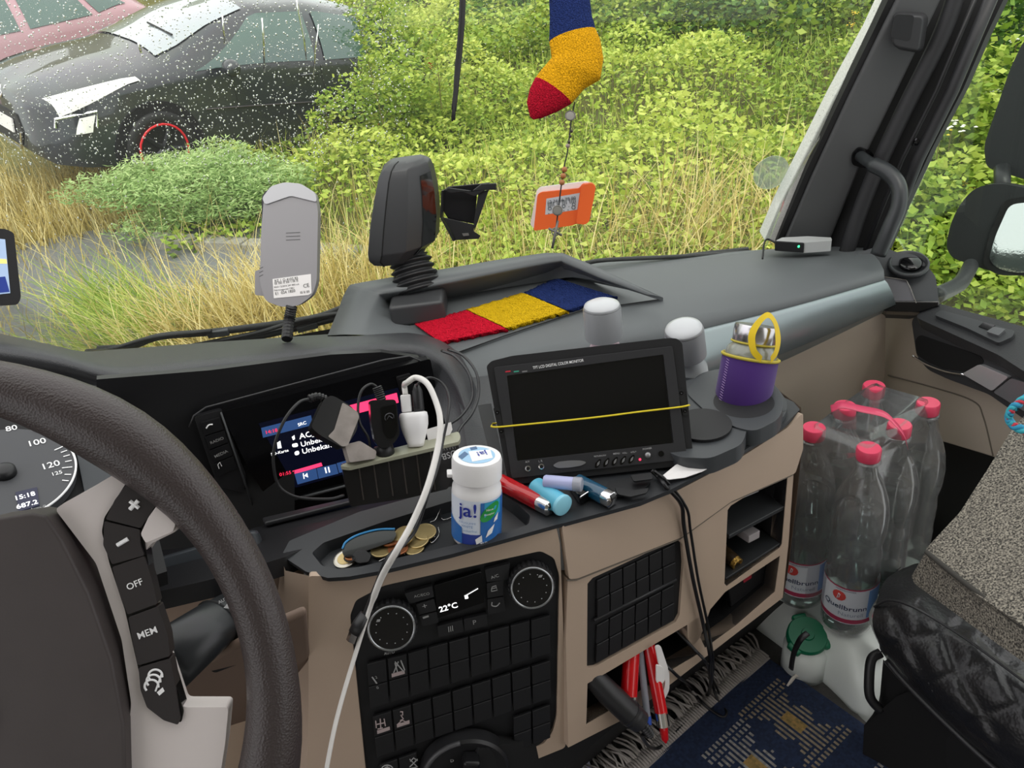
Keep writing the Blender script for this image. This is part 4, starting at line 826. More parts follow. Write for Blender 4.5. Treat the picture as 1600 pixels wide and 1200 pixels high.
# cup holders on the right of the shelf
CH = thing('cup_holder', onz(1150, 640, ZS), 'dark grey double cup holder on the right end of the console shelf', 'cup holder')
CHM = mat('cup_grey', '3b3e41', .45, bump=(1500, .1, .0004)); ZC = ZS + .022; CHP = PL((0, 0, ZC), (0, 0, 1))
def ringz(c, r, z, n=32, sq=1): return [c + V(math.cos(i * math.tau / n) * r, math.sin(i * math.tau / n) * r, z - c.z) for i in range(n)]
cA = onz(1160, 632, ZC)
def body(px, holec, hr_, nm, dz_=0):
    mb = MB(); mb.slab(CHP.P(rnd(px, 12), -dz_), V(0, 0, 1), ZC - ZS, [ringz(holec, hr_, ZC - dz_)]); make(nm, mb, CHM, CH, bevel=.004, seg=3)
    mb = MB(); mb.lathe([(hr_ + .0005, 0), (hr_ * .95, -.02), (hr_ * .92, -.02), (0, -.021)], holec, (0, 0, 1), 32); make('cup_well', mb, DKW, CH, smooth='auto')
body([(1070, 612), (1092, 586), (1118, 576), (1165, 578), (1212, 600), (1226, 630), (1218, 654), (1180, 674), (1150, 668), (1106, 646)], onz(1162, 628, ZC), .0345, 'right_cup')
body2 = [(1066, 620), (1092, 592), (1122, 584), (1210, 608), (1232, 640), (1224, 662), (1178, 684), (1120, 676)]; slab('cup_foot', body2, SH, .01, CHM, CH, off=.008, r=12, bevel=.003)
body([(1020, 640), (1050, 600), (1092, 586), (1146, 620), (1170, 660), (1160, 692), (1110, 714), (1060, 712), (1020, 690)], onz(1098, 662, ZC + .002), .032, 'left_cup', .002)
# ------------------------------------------------------------ instrument cluster, wheel, stalk
ICP = PL3(D(0, 740, .74), D(120, 740, .76), D(0, 640, .80))
IC = thing('instrument_cluster', D(20, 800, .74), 'dark grey speedometer with white numbers behind the steering wheel', 'speedometer')
slab('cluster_panel', [(-80, 560), (150, 590), (190, 640), (235, 780), (260, 880), (200, 900), (-80, 940)], ICP, .02, BLACKM, IC, off=-.012)
slab('cluster_side', [(105, 640), (160, 640), (215, 800), (225, 870), (150, 860)], ICP, .01, mat('cl_side', '2b3034', .45), IC, off=-.006, bevel=.002)
gc_ = ICP.p(0, 742); rr_g = (ICP.p(117, 742) - gc_).length; mb = MB(); mb.lathe([(rr_g, -.01), (rr_g, 0), (0, 0)], gc_, ICP.n, 64); make('dial_face', mb, mat('dial_face', '46474a', .6), IC)
mb = MB(); ex_ = (ICP.p(117, 742) - gc_).normalized(); ey_ = ICP.n.cross(ex_); ey_ = ey_ if ey_.z > 0 else -ey_
mb.tube([gc_ + ICP.n * .001 + (ex_ * math.cos(t) + ey_ * math.sin(t)) * rr_g for t in [-1.0 + i * .06 for i in range(40)]], .0011, 6); make('chrome_ring', mb, WPRINT, IC)
mb = MB()
for t in (.72, .60, .48, .34, .19, .02, -.12): 
    L_ = .12 if t in (.72, .48, .19) else .08; L_ = .14 if t == .19 or t == .72 else .09
    d_ = ex_ * math.cos(t - .02) + ey_ * math.sin(t - .02); sd_ = ICP.n.cross(d_)
    mb.box(gc_ + ICP.n * .0006 + d_ * rr_g * (.95 - L_ / 2 - .0), d_ * rr_g * L_, sd_ * .0011, ICP.n * .0004)
make('tick', mb, WPRINT, IC)['kind'] = 'stuff'
for s, a0, a1 in (('80', (10, 675), (28, 671)), ('100', (47, 698), (73, 692)), ('120', (69, 734), (95, 727)), ('125', (83, 744), (98, 740))): text(s, a0, a1, ICP, WPRINT, IC, off=.0006, bold=.02)
mb = MB(); mb.lathe([(.010, 0), (.0095, .006), (.006, .008), (0, .0085)], ICP.p(8, 740), ICP.n, 28); make('hub_cap', mb, BLACK, IC, smooth=True)
slab('clock_display', [(24, 770), (58, 762), (62, 790), (30, 800)], ICP, .001, mat('lcd_blue', '12142a', .3, emit='1a1e40', est=.3), IC, off=.001, r=1)
text('15:18', (26, 783), (56, 775), ICP, SW, IC, off=.0014, bold=.015); text('687.2', (27, 797), (60, 788), ICP, SW, IC, off=.0014, bold=.015)
text('km/h', (50, 800), (76, 794), ICP, GPRINT, IC, off=.0006)

wc = Vector((-.318, .392, 1.9333)); wn3 = V(0, -.8764, .4816).normalized(); wR = .2354 - .017
wx_ = V(1, 0, 0); wy_ = wn3.cross(wx_); wy_ = wy_ if wy_.z > 0 else -wy_
SWH = thing('steering_wheel', wc, 'dark brown-black leather steering wheel with silver spokes at the left', 'steering wheel')
WHL = mat('wheel_leather', '3a3231', .42, bump=(700, .45, .0008), vor=True, coat=.1)
mb = MB(); pts = []; 
for i in range(96):
    t = i * math.tau / 96; pts.append(wc + (wx_ * math.cos(t) + wy_ * math.sin(t)) * (wR - .002))
rs = []
for i in range(96):
    t = math.degrees(i * math.tau / 96); g_ = 0
    for c_, am in ((42, .006), (138, .006), (-28, .004), (208, .004)):
        d_ = (t - c_ + 180) % 360 - 180; g_ += am * math.exp(-(d_ / 16) ** 2)
    rs.append(.0155 + g_)
mb.tube(pts, rs, 20, closed=True); make('rim', mb, WHL, SWH, smooth=True)
WP = PL(wc, wn3); WU = WP.up(.004)
def wp(x, y, o=0): return WP.p(x, y, o)
SPK = mat('spoke_silver', 'd6cecb', .42, metal=.1)
slab('spoke', [(86, 796), (100, 786), (150, 758), (180, 740), (200, 742), (258, 782), (282, 815), (276, 830), (235, 850), (215, 880), (250, 1000), (285, 1105), (357, 1105), (352, 1160), (340, 1240), (190, 1240), (205, 1100), (190, 1000), (150, 880)], WP, .018, SPK, SWH, off=.0, r=7, bevel=.005, seg=4)
HUBM = mat('hub_plastic', '403a39', .55, bump=(900, .1, .0005), var=(40, .05))
hr_ = [WP.p(x, y, .012) for x, y in ((0, 806), (62, 797), (84, 801), (110, 840), (150, 920), (185, 1020), (204, 1120), (206, 1200), (190, 1290), (150, 1370))]
hl_ = [V(2 * wc.x - p.x, p.y, p.z) for p in reversed(hr_)]; mb = MB(); mb.slab(hr_ + hl_, wn3, .03); make('hub', mb, HUBM, SWH, bevel=.010, seg=4)
slab('emblem', [(-60, 1060), (0, 1072), (8, 1095), (10, 1118), (0, 1135), (-60, 1150)], WP, .002, mat('emblem', '8a8a92', .3, metal=.6), SWH, off=.0135, r=8, bevel=.0008)
SBT = mat('spoke_button', '2c2828', .42)
def wbtn(px, nm='button'): return slab(nm, px, WP, .012, SBT, SWH, off=.0035, r=3, bevel=.0012, seg=2)
slab('button_recess', [(202, 748), (252, 780), (236, 822), (224, 828), (240, 925), (252, 990), (288, 1110), (284, 1128), (258, 1120), (228, 1096), (216, 1040), (196, 952), (172, 880), (160, 830), (164, 808)], WP, .012, GLOSSB, SWH, off=.0012, r=4)
wbtn([(204, 751), (250, 782), (234, 806), (222, 824), (168, 810), (182, 780)]); wbtn([(166, 813), (221, 826), (222, 850), (228, 866), (178, 880), (164, 850)])
wbtn([(178, 884), (228, 867), (240, 905), (248, 941), (202, 958), (186, 915)]); wbtn([(203, 962), (249, 945), (264, 990), (268, 1022), (218, 1037), (210, 1000)]); wbtn([(219, 1040), (268, 1026), (276, 1070), (284, 1120), (280, 1129), (258, 1122), (232, 1102), (222, 1075)])
WL = WP.up(.0037)
slab('spoke_insert', [(252, 784), (278, 816), (274, 828), (232, 846), (224, 832), (236, 806)], WP, .01, SPK, SWH, off=.006, r=4, bevel=.002)
mb = MB(); mb.tube([WL.p(203, 783), WL.p(217, 794)], .0013, 6); mb.tube([WL.p(203, 796), WL.p(216, 782)], .0013, 6); make('plus_mark', mb, WPRINT, SWH)
mb = MB(); mb.tube([WL.p(183, 852), WL.p(200, 842)], .0013, 6); make('minus_mark', mb, WPRINT, SWH)
text('OFF', (203, 920), (227, 910), WP, WPRINT, SWH, off=.0039, bold=.03); text('MEM', (220, 996), (249, 985), WP, WPRINT, SWH, off=.0039, bold=.03)
mb = MB()
for k in range(3): mb.tube(spl([WL.p(238 + k * 3 - 1 + 11 * math.cos(t), 1072 - k * 8 - 10 * math.sin(t)) for t in (-.2, .5, 1.2, 1.9, 2.6, 3.3, 3.9)], 3), .0007, 5)
mb.tube([WL.p(243, 1080), WL.p(253, 1052)], .0006, 5); mb.slab([WL.p(x, y) for x, y in ((245, 1082), (254, 1074), (257, 1080), (249, 1087))], wn3, .0003); make('wheel_heating_mark', mb, WPRINT, SWH)
# spokes hidden half: plain left spoke so the wheel is whole
ms = [WP.p(x, y) for x, y in ((86, 796), (150, 758), (200, 742), (258, 782), (282, 815), (276, 830), (235, 850), (230, 900), (250, 1000), (285, 1105), (357, 1105), (352, 1160), (335, 1240), (190, 1240), (205, 1100), (150, 880))]; mb = MB(); mb.slab([V(2 * wc.x - p.x, p.y, p.z) for p in reversed(ms)], wn3, .018); make('spoke', mb, SPK, SWH, bevel=.005, seg=3)
mb = MB(); mb.lathe([(.06, -.28), (.055, -.05), (.07, -.02)], wc, wn3, 28); make('column', mb, BLACK, SWH, smooth='auto')
# stalk
ST_ = thing('control_stalk', D(300, 1000, .72), 'black steering column stalk with AUTO/MAN print behind the wheel rim', 'stalk')
mb = MB(); a0, a1, a2 = D(250, 1040, .66), D(335, 975, .72), D(405, 935, .77); mb.tube([a0, a1, a1.lerp(a2, .1), a2], [.032, .026, .0255, .024], 28, flat=.8); make('arm', mb, mat('stalk_black', '1e2022', .35), ST_, smooth=True)
mb = MB(); mb.tube([a1 + (a2 - a1) * .04, a1 + (a2 - a1) * .06], [.0275, .0275], 28, flat=.8); make('collar', mb, BLACKM, ST_, smooth=True)
STP = PL3(D(345, 940, .72 - .0275), D(385, 915, .745 - .0275), D(350, 965, .70))
STP = PL(D(360, 945, .70), (CAM - D(360, 945, .70)))
for s, p, q_ in (('AUTO/MAN', (342, 944), (378, 925)), ('ON/OFF', (365, 962), (392, 950))): text(s, p, q_, STP, GPRINT, ST_, bold=.01)
slab('arrow_mark', [(349, 950), (357, 941), (359, 951)], STP, .0004, GPRINT, ST_); slab('arrow_mark', [(368, 941), (378, 940), (373, 948)], STP, .0004, GPRINT, ST_)
slab('stalk_block', [(320, 985), (385, 935), (392, 1025), (388, 1032), (335, 1052), (326, 1045)], PL(D(350, 1000, .75), (CAM - D(350, 1000, .75))), .03, mat('stalk_blk', '0e0e10', .4), ST_, r=6, bevel=.005)

# ------------------------------------------------------------ devices on the windscreen and dash
GP = thing('navigation_device', D(10, 470, .95), 'black navigation device with lit map screen at the left edge', 'navigation device')
GPL = PL(D(10, 415, .95), CAM - D(10, 415, .95) + V(.1, 0, 0))
slab('housing', [(-90, 350), (10, 358), (22, 364), (33, 465), (28, 476), (-90, 484)], GPL, .018, BLACK, GP, r=5, bevel=.003, seg=3)
slab('screen', [(-80, 366), (8, 374), (16, 458), (-80, 468)], GPL, .001, mat('map_screen', '8fa0b8', .2, emit='7f93b0', est=.5), GP, off=.0006)
slab('map_area', [(-80, 400), (10, 405), (11, 412), (-80, 410)], GPL, .0004, mat('map_road', 'd8c070', .3, emit='d8c070', est=.5), GP, off=.001)
slab('map_area', [(-80, 440), (8, 432), (15, 456), (-80, 466)], GPL, .0004, mat('map_bar', '1c2c6a', .3, emit='1c2c6a', est=.6), GP, off=.001)
mb = MB(); mb.tube([D(-10, 440, .97), D(-20, 440, 1.0), WS.p(-40, 430, .01)], [.008, .006, .012], 10); make('mount', mb, BLACK, GP, smooth=True)
TB = thing('toll_box', D(450, 520, 1.2), 'grey upright toll device with white sticker on a ribbed stalk by the windscreen', 'toll device')
tb = D(450, 385, 1.12); TBP = PL(tb, CAM - tb + V(-.35, 0, .1)); TG = mat('toll_grey', '8d8b8e', .42)
slab('shell', [(412, 312), (424, 292), (445, 286), (470, 288), (492, 302), (497, 330), (495, 440), (488, 462), (466, 478), (440, 480), (414, 470), (406, 440), (408, 360)], TBP, .016, TG, TB, off=.0, r=8, bevel=.006, seg=4)
slab('back_shell', [(404, 302), (420, 290), (466, 290), (488, 330), (480, 455), (430, 474), (402, 440)], TBP, .014, mat('toll_dark', '2c2c2e', .5), TB, off=-.014, r=8, bevel=.003)
slab('top_cap', [(410, 310), (424, 291), (445, 285), (470, 287), (493, 302), (496, 316), (455, 306), (415, 320)], TBP, .004, mat('toll_light', 'b4b4b8', .4), TB, off=.0022, r=5, bevel=.002)
mb = MB()
for k in range(3): mb.tube([TBP.p(447, 364 + k * 5.5, .0002), TBP.p(469, 363 + k * 5.5, .0002)], .0005, 5); mb.tube([TBP.p(405 + 0, 420 + k * 6, .0), TBP.p(411, 417 + k * 6, .0002)], .0005, 5)
make('vent_groove', mb, mat('groove', '58585a', .6), TB)
stk = [(426, 436), (486, 428), (487, 458), (482, 461), (428, 466)]; slab('sticker', stk, TBP, .0004, WHITE, TB, off=.0007, r=1)
for s, a, b in (('RZ 1 Q 4102 83', (430, 441), (466, 436)), ('III IIII II IIII I III II', (430, 445), (466, 440)), ('BGO 12/2018 24V 800 mA', (429, 450), (468, 445)), ('Fahrzeuggeraet OBU', (429, 455), (460, 451)), ('E1  024 1850', (431, 461), (462, 456)), ('CE', (475, 450), (484, 448)), ('III II IIII', (470, 459), (484, 457))): text(s, a, b, TBP, mat('print_black', '202020', .6), TB, off=.0012)
mb = MB(); p = [D(456, 478, 1.135), D(452, 500, 1.14), D(448, 530, 1.12)]; sp = spl(p, 12); mb.tube(sp, [.0075 + .0012 * (i % 2) for i in range(len(sp))], 10); make('ribbed_stalk', mb, BLACK, TB)
slab('bracket', [(390, 424), (402, 420), (408, 464), (390, 462)], TBP, .006, TG, TB, off=-.022, r=3, bevel=.001)
# black camera housing on bellows
CB = thing('driver_camera', onz(655, 480, 1.795), 'tall charcoal camera housing on a ribbed bellows standing in the dash tray', 'camera')
CHB = mat('camera_charcoal', '3a3b3d', .45); CHD = mat('camera_charcoal_dark', '262628', .4)
cc = D(632, 325, 1.13); vx = (RT * 1 + V(0, 0, 0)).normalized(); vz = V(0, 0, 1); fy = V(-.25, -1, .0).normalized(); lx = fy.cross(vz).normalized(); lx = lx if lx.x > 0 else -lx
base_c = onz(655, 466, 1.80)
mpx = 1202 / 1.13
secs = []   # z offset(m) , half width left/right, depth
bz = V(base_c.x, base_c.y, 0)
def lv(px, py):  # height of a pixel on the vertical line through the base
    r = ray(px, py); k = math.hypot(bz.x, bz.y) / math.hypot(r.x, r.y); return CAM.z + r.z * k, CAM + r * k
SE = [(402, 586, 664, .034), (392, 578, 668, .042), (378, 577, 686, .050), (340, 580, 688, .050), (300, 586, 684, .046), (270, 592, 678, .040), (256, 598, 672, .034), (250, 606, 662, .024), (248, 616, 650, .012)]
mb = MB(); rows = []
for y, x0, x1, dp in SE:
    a_, b2_ = lv((x0 + x1) / 2, y); hw = (x1 - x0) / 2 / 1202 * (b2_ - CAM).dot(FW); ctr = b2_; ring = []
    for (u_, v_) in ((-1, .2), (-.97, .75), (-.55, 1), (.12, 1), (.55, .7), (.9, .2), (1, -.5), (.8, -1), (-.8, -1), (-1, -.4)): ring.append(ctr + lx * (u_ * hw) + fy * (v_ * dp))
    rows.append(ring + [ring[0]])
mb.grid(rows); mb.add(rows[-1][:-1], [tuple(range(10))]); mb.add(rows[0][:-1], [tuple(range(10))]); make('hood', mb, CHB, CB, bevel=.002, seg=3, angle=22)
mb = MB(); mb.tube([rows[k][2] + fy * .0004 for k in range(9)], .0009, 5); make('seam', mb, BLACKM, CB)
mb = MB(); mb.grid([[rows[k][j] + fy * .0012 + lx * .0004 for j in (4, 5)] for k in (1, 2, 3, 4, 5)]); make('dark_window', mb, mat('cam_window', '101112', .08, coat=.6), CB)
mb = MB(); nb_ = 5; bt = onz(655, 455, 1.823); tpz = lv(640, 402)[1]; prof = []
for i in range(41):
    t = i / 40; prof.append((.037 + .0035 * math.sin(t * nb_ * math.tau) - .006 * t, t))
mb.lathe([(r_, h * (tpz - bt).length) for r_, h in prof], bt, (tpz - bt), 32); make('bellows', mb, CHD, CB, smooth=True)
bb = [(606, 452), (622, 440), (690, 444), (700, 458), (660, 470), (618, 462)]
mb = MB(); fc = onz(652, 462, 1.828); mb.box(fc + V(0, 0, -.016), lx * .086, fy * .075, vz * .036); make('foot', mb, CHB, CB, bevel=.006, seg=3)
# black bracket and orange toll badge, fixed to the glass
BK = thing('windscreen_bracket', WS.p(730, 370, .02), 'empty black plastic device bracket stuck to the windscreen', 'bracket')
BP = PL(WS.p(725, 330, .035), WS.n * .4 + (CAM - WS.p(725, 330)).normalized())
BKM = mat('bracket_black', '1f2022', .4)
slab('back_plate', [(694, 298), (700, 293), (752, 288), (768, 286), (746, 300), (742, 352), (700, 344), (692, 330)], BP, .003, mat('bracket_in', '0d0d11', .35), BK, off=-.012, bevel=.001)
mb = MB(); o_ = [BP.p(x, y, z_) for x, y, z_ in ((692, 298, 0), (690, 340, 0), (710, 376, 0.004))]; mb.grid([o_, [p - BP.n * .014 + RT * .003 for p in o_]], .0025, RT); make('side_flange', mb, BKM, BK)
slab('bottom_flange', [(712, 376), (748, 374), (751, 369), (740, 362), (742, 352), (692, 340)], BP, .002, BKM, BK, off=-.004, bevel=.0008)
slab('top_flange', [(694, 297), (701, 293), (738, 298), (752, 287), (775, 286), (776, 296), (764, 297), (758, 297), (742, 307), (722, 300), (704, 302)], BP, .003, BKM, BK, off=.002, bevel=.001)
slab('clip', [(722, 365), (732, 364), (733, 368), (724, 369)], BP, .002, STEEL, BK, off=.0)
slab('side_wall', [(764, 297), (742, 360), (740, 350), (748, 300)], BP, .003, BKM, BK, off=-.002)
TO = thing('orange_toll_badge', WS.p(880, 350, .02), 'orange and white toll badge with printed label on the windscreen behind the rosary', 'toll badge')
OP = PL(WS.p(880, 322, .03), WS.n * .3 + (CAM - WS.p(880, 322)).normalized() + V(-.1, 0, 0)); ORG = mat('orange_plastic', 'e2622a', .4, coat=.2)
slab('white_back', [(828, 352), (838, 298), (844, 293), (915, 284), (928, 288), (900, 340), (836, 360)], OP, .008, WHITE, TO, off=-.006, r=3, bevel=.002)
slab('orange_front', [(834, 360), (840, 304), (845, 300), (905, 294), (910, 287), (925, 285), (931, 291), (928, 310), (920, 344), (914, 350), (900, 349), (894, 352)], OP, .010, ORG, TO, off=.004, r=3, bevel=.003, seg=3)
slab('end_bulge', [(909, 288), (926, 285), (931, 292), (921, 345), (914, 350), (900, 348)], OP, .006, ORG, TO, off=.009, r=5, bevel=.003, seg=3)
slab('label', [(854, 310), (906, 301), (902, 327), (852, 335)], OP, .0004, mat('label_grey', 'b9bbc0', .5), TO, off=.0042)
OT = mat('label_ink', '50585c', .6)
for k, s in enumerate(('12 34 56 78 90', 'IIII II III IIII', 'o . : o . o', '. . .  : . o')): text(s, (857, 318 + k * 5.3), (900, 311 + k * 5.0), OP, OT, TO, off=.0048)

# hanging sock, tassel, rosary
SK = thing('knitted_sock', D(880, 180, 1.0), 'small knitted sock in blue, yellow and red hanging before the windscreen', 'sock')
def knit(name, c):
    m = mat(name, c, .9, spec=.15); N = m.node_tree.nodes; L = m.node_tree.links; b = N['Principled BSDF']; t = N.new('ShaderNodeTexCoord')
    wv = N.new('ShaderNodeTexWave'); wv.inputs['Scale'].default_value = 90; wv.inputs['Distortion'].default_value = 6; wv.inputs['Detail'].default_value = 2; wv.inputs['Detail Scale'].default_value = 4; n1 = N.new('ShaderNodeTexVoronoi'); n1.inputs['Scale'].default_value = 520
    ad = N.new('ShaderNodeMath'); ad.operation = 'ADD'; L.new(t.outputs['Object'], wv.inputs['Vector']); L.new(t.outputs['Object'], n1.inputs['Vector']); L.new(wv.outputs['Fac'], ad.inputs[0]); L.new(n1.outputs[0], ad.inputs[1])
    bp = N.new('ShaderNodeBump'); bp.inputs['Strength'].default_value = 1; bp.inputs['Distance'].default_value = .003; L.new(ad.outputs[0], bp.inputs['Height']); L.new(bp.outputs[0], b.inputs['Normal']); return m
KB, KY, KR = knit('wool_blue', '2a3d7a'), knit('wool_yellow', 'ffc81c'), knit('wool_red', 'ee1838')
sec = [((857, -30), (924, -30)), ((858, 0), (922, 0)), ((859, 30), (925, 25)), ((858, 66), (931, 46)), ((860, 76), (938, 62)), ((862, 90), (943, 92)), ((852, 102), (938, 124)), ((845, 110), (914, 138)), ((836, 122), (893, 162)), ((828, 138), (872, 174)), ((823, 160), (848, 184)), ((828, 182), (834, 187))]
rows = []
for (a, b) in sec:
    pa, pb = D(a[0], a[1], 1.0), D(b[0], b[1], 1.0); c = (pa + pb) / 2; h = (pb - pa) / 2; r = h.length; dd = FW * r * .55
    ring = [c + h * math.cos(t * math.tau / 20) + dd * math.sin(t * math.tau / 20) for t in range(21)]; rows.append(ring)
def lerprow(r0, r1, t): return [p.lerp(q, t) for p, q in zip(r0, r1)]
def band(i, j, nm, m):
    R_ = rows[i:j + 1]; rr = []
    for k in range(len(R_) - 1):
        for s in range(4): rr.append(lerprow(R_[k], R_[k + 1], s / 4))
    rr.append(R_[-1]); mb = MB(); mb.grid(rr)
    if j == len(rows) - 1: mb.add(R_[-1][:-1], [tuple(range(20))])
    make(nm, mb, m, SK, smooth=True)
band(0, 3, 'blue_leg', knit('sock_blue', '1f3066')); band(3, 8, 'yellow_heel', knit('sock_yellow', 'eeae14')); band(8, 11, 'red_toe', knit('sock_red', 'b8102c'))
TS = thing('black_tassel', D(715, 100, 1.02), 'thin black cord tassel hanging left of the knitted sock', 'tassel'); rt = random.Random(4)
for k in range(9):
    o_ = rt.uniform(-4, 4); e_ = rt.uniform(-3, 3); mb = MB(); mb.tube(spl([D(724 + o_, -40, 1.02), D(721 + o_, 40, 1.02 + rt.uniform(-.003, .003)), D(714 + o_ * .9, 120, 1.02), D(709 + e_, 175 + rt.uniform(-8, 16), 1.02)], 4), .0014, 5); make('cord', mb, BLACKM, TS, smooth=True)
RO = thing('rosary', D(865, 385, 1.02), 'rosary with wooden beads and metal medals hanging below the sock', 'rosary')
rp = [D(898, 160, 1.005), D(893, 185, 1.0), D(887, 235, 1.0), D(881, 262, 1.0), D(877, 290, 1.0), D(872, 330, 1.0), D(868, 360, 1.0), D(862, 388, 1.0)]
mb = MB(); mb.tube(spl(rp, 5), .0010, 6); make('cord', mb, BLACKM, RO, smooth=True)
WOOD = mat('bead_wood', '9a6236', .4)
def bead(x, y, r, m, nm='bead'): mb = MB(); c = D(x, y, 1.0); mb.lathe([(0, -r), (r * .7, -r * .7), (r, 0), (r * .7, r * .7), (0, r)], c, (0, 0, 1), 12); make(nm, mb, m, RO, smooth=True)
for x, y in ((882, 265), (880, 275), (878, 285)): bead(x, y, .0040, WOOD)
for i, (x, y) in enumerate(((893, 205), (891, 213), (889, 222))): bead(x, y, .0022, mat('bead_dark', '2e2620', .4))
bead(887, 228, .003, mat('bead_grey', '8a7c74', .4))
OLD = mat('old_silver', '6c6a66', .5, metal=.8)
def medal(x, y, r, th=.001):
    mb = MB(); c = D(x, y, .998); mb.lathe([(r, 0), (r * 1.02, th), (r * .85, th * 1.6), (r * .8, th), (0, th * 1.2)], c, -FW, 20); make('medal', mb, OLD, RO, smooth='auto')
medal(891, 181, .0068); medal(871, 329, .0068)
mb = MB(); P_ = lambda x, y: D(x, y, .998); mb.tube([P_(872, 345), P_(868, 362), P_(863, 388)], [.0014, .0022, .0018], 6); mb.tube([P_(857, 357), P_(868, 362), P_(878, 368)], .0016, 6)
mb.tube([P_(868 + 6 * math.cos(t), 362 + 6 * math.sin(t)) for t in [i * .63 for i in range(10)]], .0009, 5, closed=True); make('crucifix', mb, OLD, RO, smooth=True)

# ------------------------------------------------------------ wipers
def wiper(pts, arm, label, d):
    root = thing('windscreen_wiper', WS.p(*pts[0], -.03), label, 'wiper'); W_ = WS.up(-.025)
    WM = mat('wiper_black', '0b0b0c', .5)
    mb = MB(); mb.tube(spl([W_.p(x, y) for x, y in pts], 5), .006, 8, flat=.6); make('blade', mb, WM, root, smooth=True)
    mb = MB(); mb.tube(spl([W_.p(x, y, -.012) for x, y in arm], 5), .007, 8); make('arm', mb, mat('wiper_arm', '18191a', .45), root, smooth=True)
    mb = MB(); i = len(arm) // 2; mb.box(W_.p(*arm[i], -.008), (W_.p(*arm[i + 1]) - W_.p(*arm[i])).normalized() * .04, W_.n * .012, V(0, 0, .012)); make('clip', mb, mat('wiper_clip', '3c3e41', .35), root, bevel=.002)
wiper([(134, 549), (175, 545), (240, 527), (330, 517)], [(150, 552), (200, 548), (248, 532), (340, 524), (480, 505), (540, 486)], 'black windscreen wiper behind the hood at the lower left of the windscreen', 1.4)
wiper([(300, 540), (400, 520), (470, 500), (545, 487)], [(330, 545), (420, 528), (480, 514), (560, 494)], 'second black wiper arm behind the grey toll device', 1.4)
wiper([(915, 411), (950, 406), (1060, 401), (1172, 394)], [(968, 430), (1030, 418), (1080, 407), (1172, 397)], 'black windscreen wiper behind the dash tray, right of centre', 1.4)
mb = MB(); mb.grid([[WS.p(x, y, -.03) + V(0, 0, -.02) for x, y in ((60, 575), (300, 552), (560, 505), (700, 480), (980, 440), (1180, 400), (1240, 395))], [WS.p(x, y, -.03) + V(0, .12, -.06) for x, y in ((60, 590), (300, 570), (560, 520), (700, 490), (980, 450), (1180, 410), (1240, 405))], [WS.p(x, y, -.03) + V(0, .16, -.5) for x, y in ((60, 590), (300, 570), (560, 520), (700, 490), (980, 450), (1180, 410), (1240, 405))]]); kw(make('trim_10', mb, mat('cowl', '2a2b2c', .6), smooth=True), kind='structure')
# knitted flag band in the tray
SC = thing('knitted_band', onz(790, 500, 1.795), 'knitted red, yellow and blue band lying in the dash tray', 'knitted band')
Q_ = [(648, 506), (868, 434), (966, 468), (714, 535)]   # TL, TR, BR, BL
def kb(u0, u1, tl, tr, br, bl, nm, m):
    N_ = 26; M_ = 20; rows = []; rk = random.Random(nm)
    for j in range(M_ + 1):
        rows.append([])
        for i in range(N_ + 1):
            p = Vector(tl).lerp(Vector(tr), i / N_).lerp(Vector(bl).lerp(Vector(br), i / N_), j / M_)
            e = 1 if (0 < j < M_) else .35
            ed = rk.uniform(-1.2, 1.2) if j in (0, M_) else rk.uniform(-.4, .4)
            rows[-1].append(onz(p.x, p.y + ed, 1.8015 * e + (1 - e) * 1.7955 + .0011 * math.sin(i * 1.9) * math.cos(j * 2.4) + rk.uniform(-.0004, .0004)))
    mb = MB(); mb.grid(rows); mb.grid([[V(p.x, p.y, 1.7950) for p in r] for r in (rows[0], rows[-1])]); mb.grid([rows[0], [V(p.x, p.y, 1.7950) for p in rows[0]]]); mb.grid([rows[-1], [V(p.x, p.y, 1.7950) for p in rows[-1]]]); make(nm, mb, m, SC, smooth=True)
kb(0, 1, (648, 506), (728, 484), (794, 515), (690, 536), 'red_square', KR); kb(0, 1, (728, 483), (817, 457), (889, 487), (795, 514), 'yellow_square', knit('wool_yellow2', 'ffd01c')); kb(0, 1, (819, 457), (868, 434), (965, 464), (890, 486), 'blue_square', KB)
# small dongle with cable on the right of the dash
DG = thing('dongle', onz(1260, 386, 1.795), 'small silver and black electronic dongle lying at the foot of the right pillar', 'dongle'); dz = 1.814; DGP = PL((0, 0, dz), (0, 0, 1))
slab('body', [(1212, 376), (1258, 379), (1300, 376), (1299, 371), (1262, 369), (1222, 371)], DGP, .018, mat('dongle_silver', 'bcbebe', .4, metal=.2), DG, r=2, bevel=.002)
mb = MB(); f0, f1 = DGP.p(1212, 377, 0), DGP.p(1257, 380, 0); mb.slab([f0, f1, f1 - V(0, 0, .017), f0 - V(0, 0, .017)], V(-.2, -1, 0).normalized(), .004); make('black_end', mb, BLACK, DG, bevel=.001)
mb = MB(); mb.lathe([(.0022, 0), (0, .001)], f1.lerp(f0, .2) - V(0, .001, .006), V(-.2, -1, 0), 10); make('led', mb, mat('led_green', '40ff90', emit='40ff90', est=1.2), DG)
mb = MB(); mb.tube(spl([DGP.p(1212, 374, -.006), DGP.p(1200, 372, -.002), DGP.p(1194, 380, 0), DGP.p(1192, 395, -.01)], 5), .0016, 6); make('cable', mb, BLACK, DG, smooth=True)
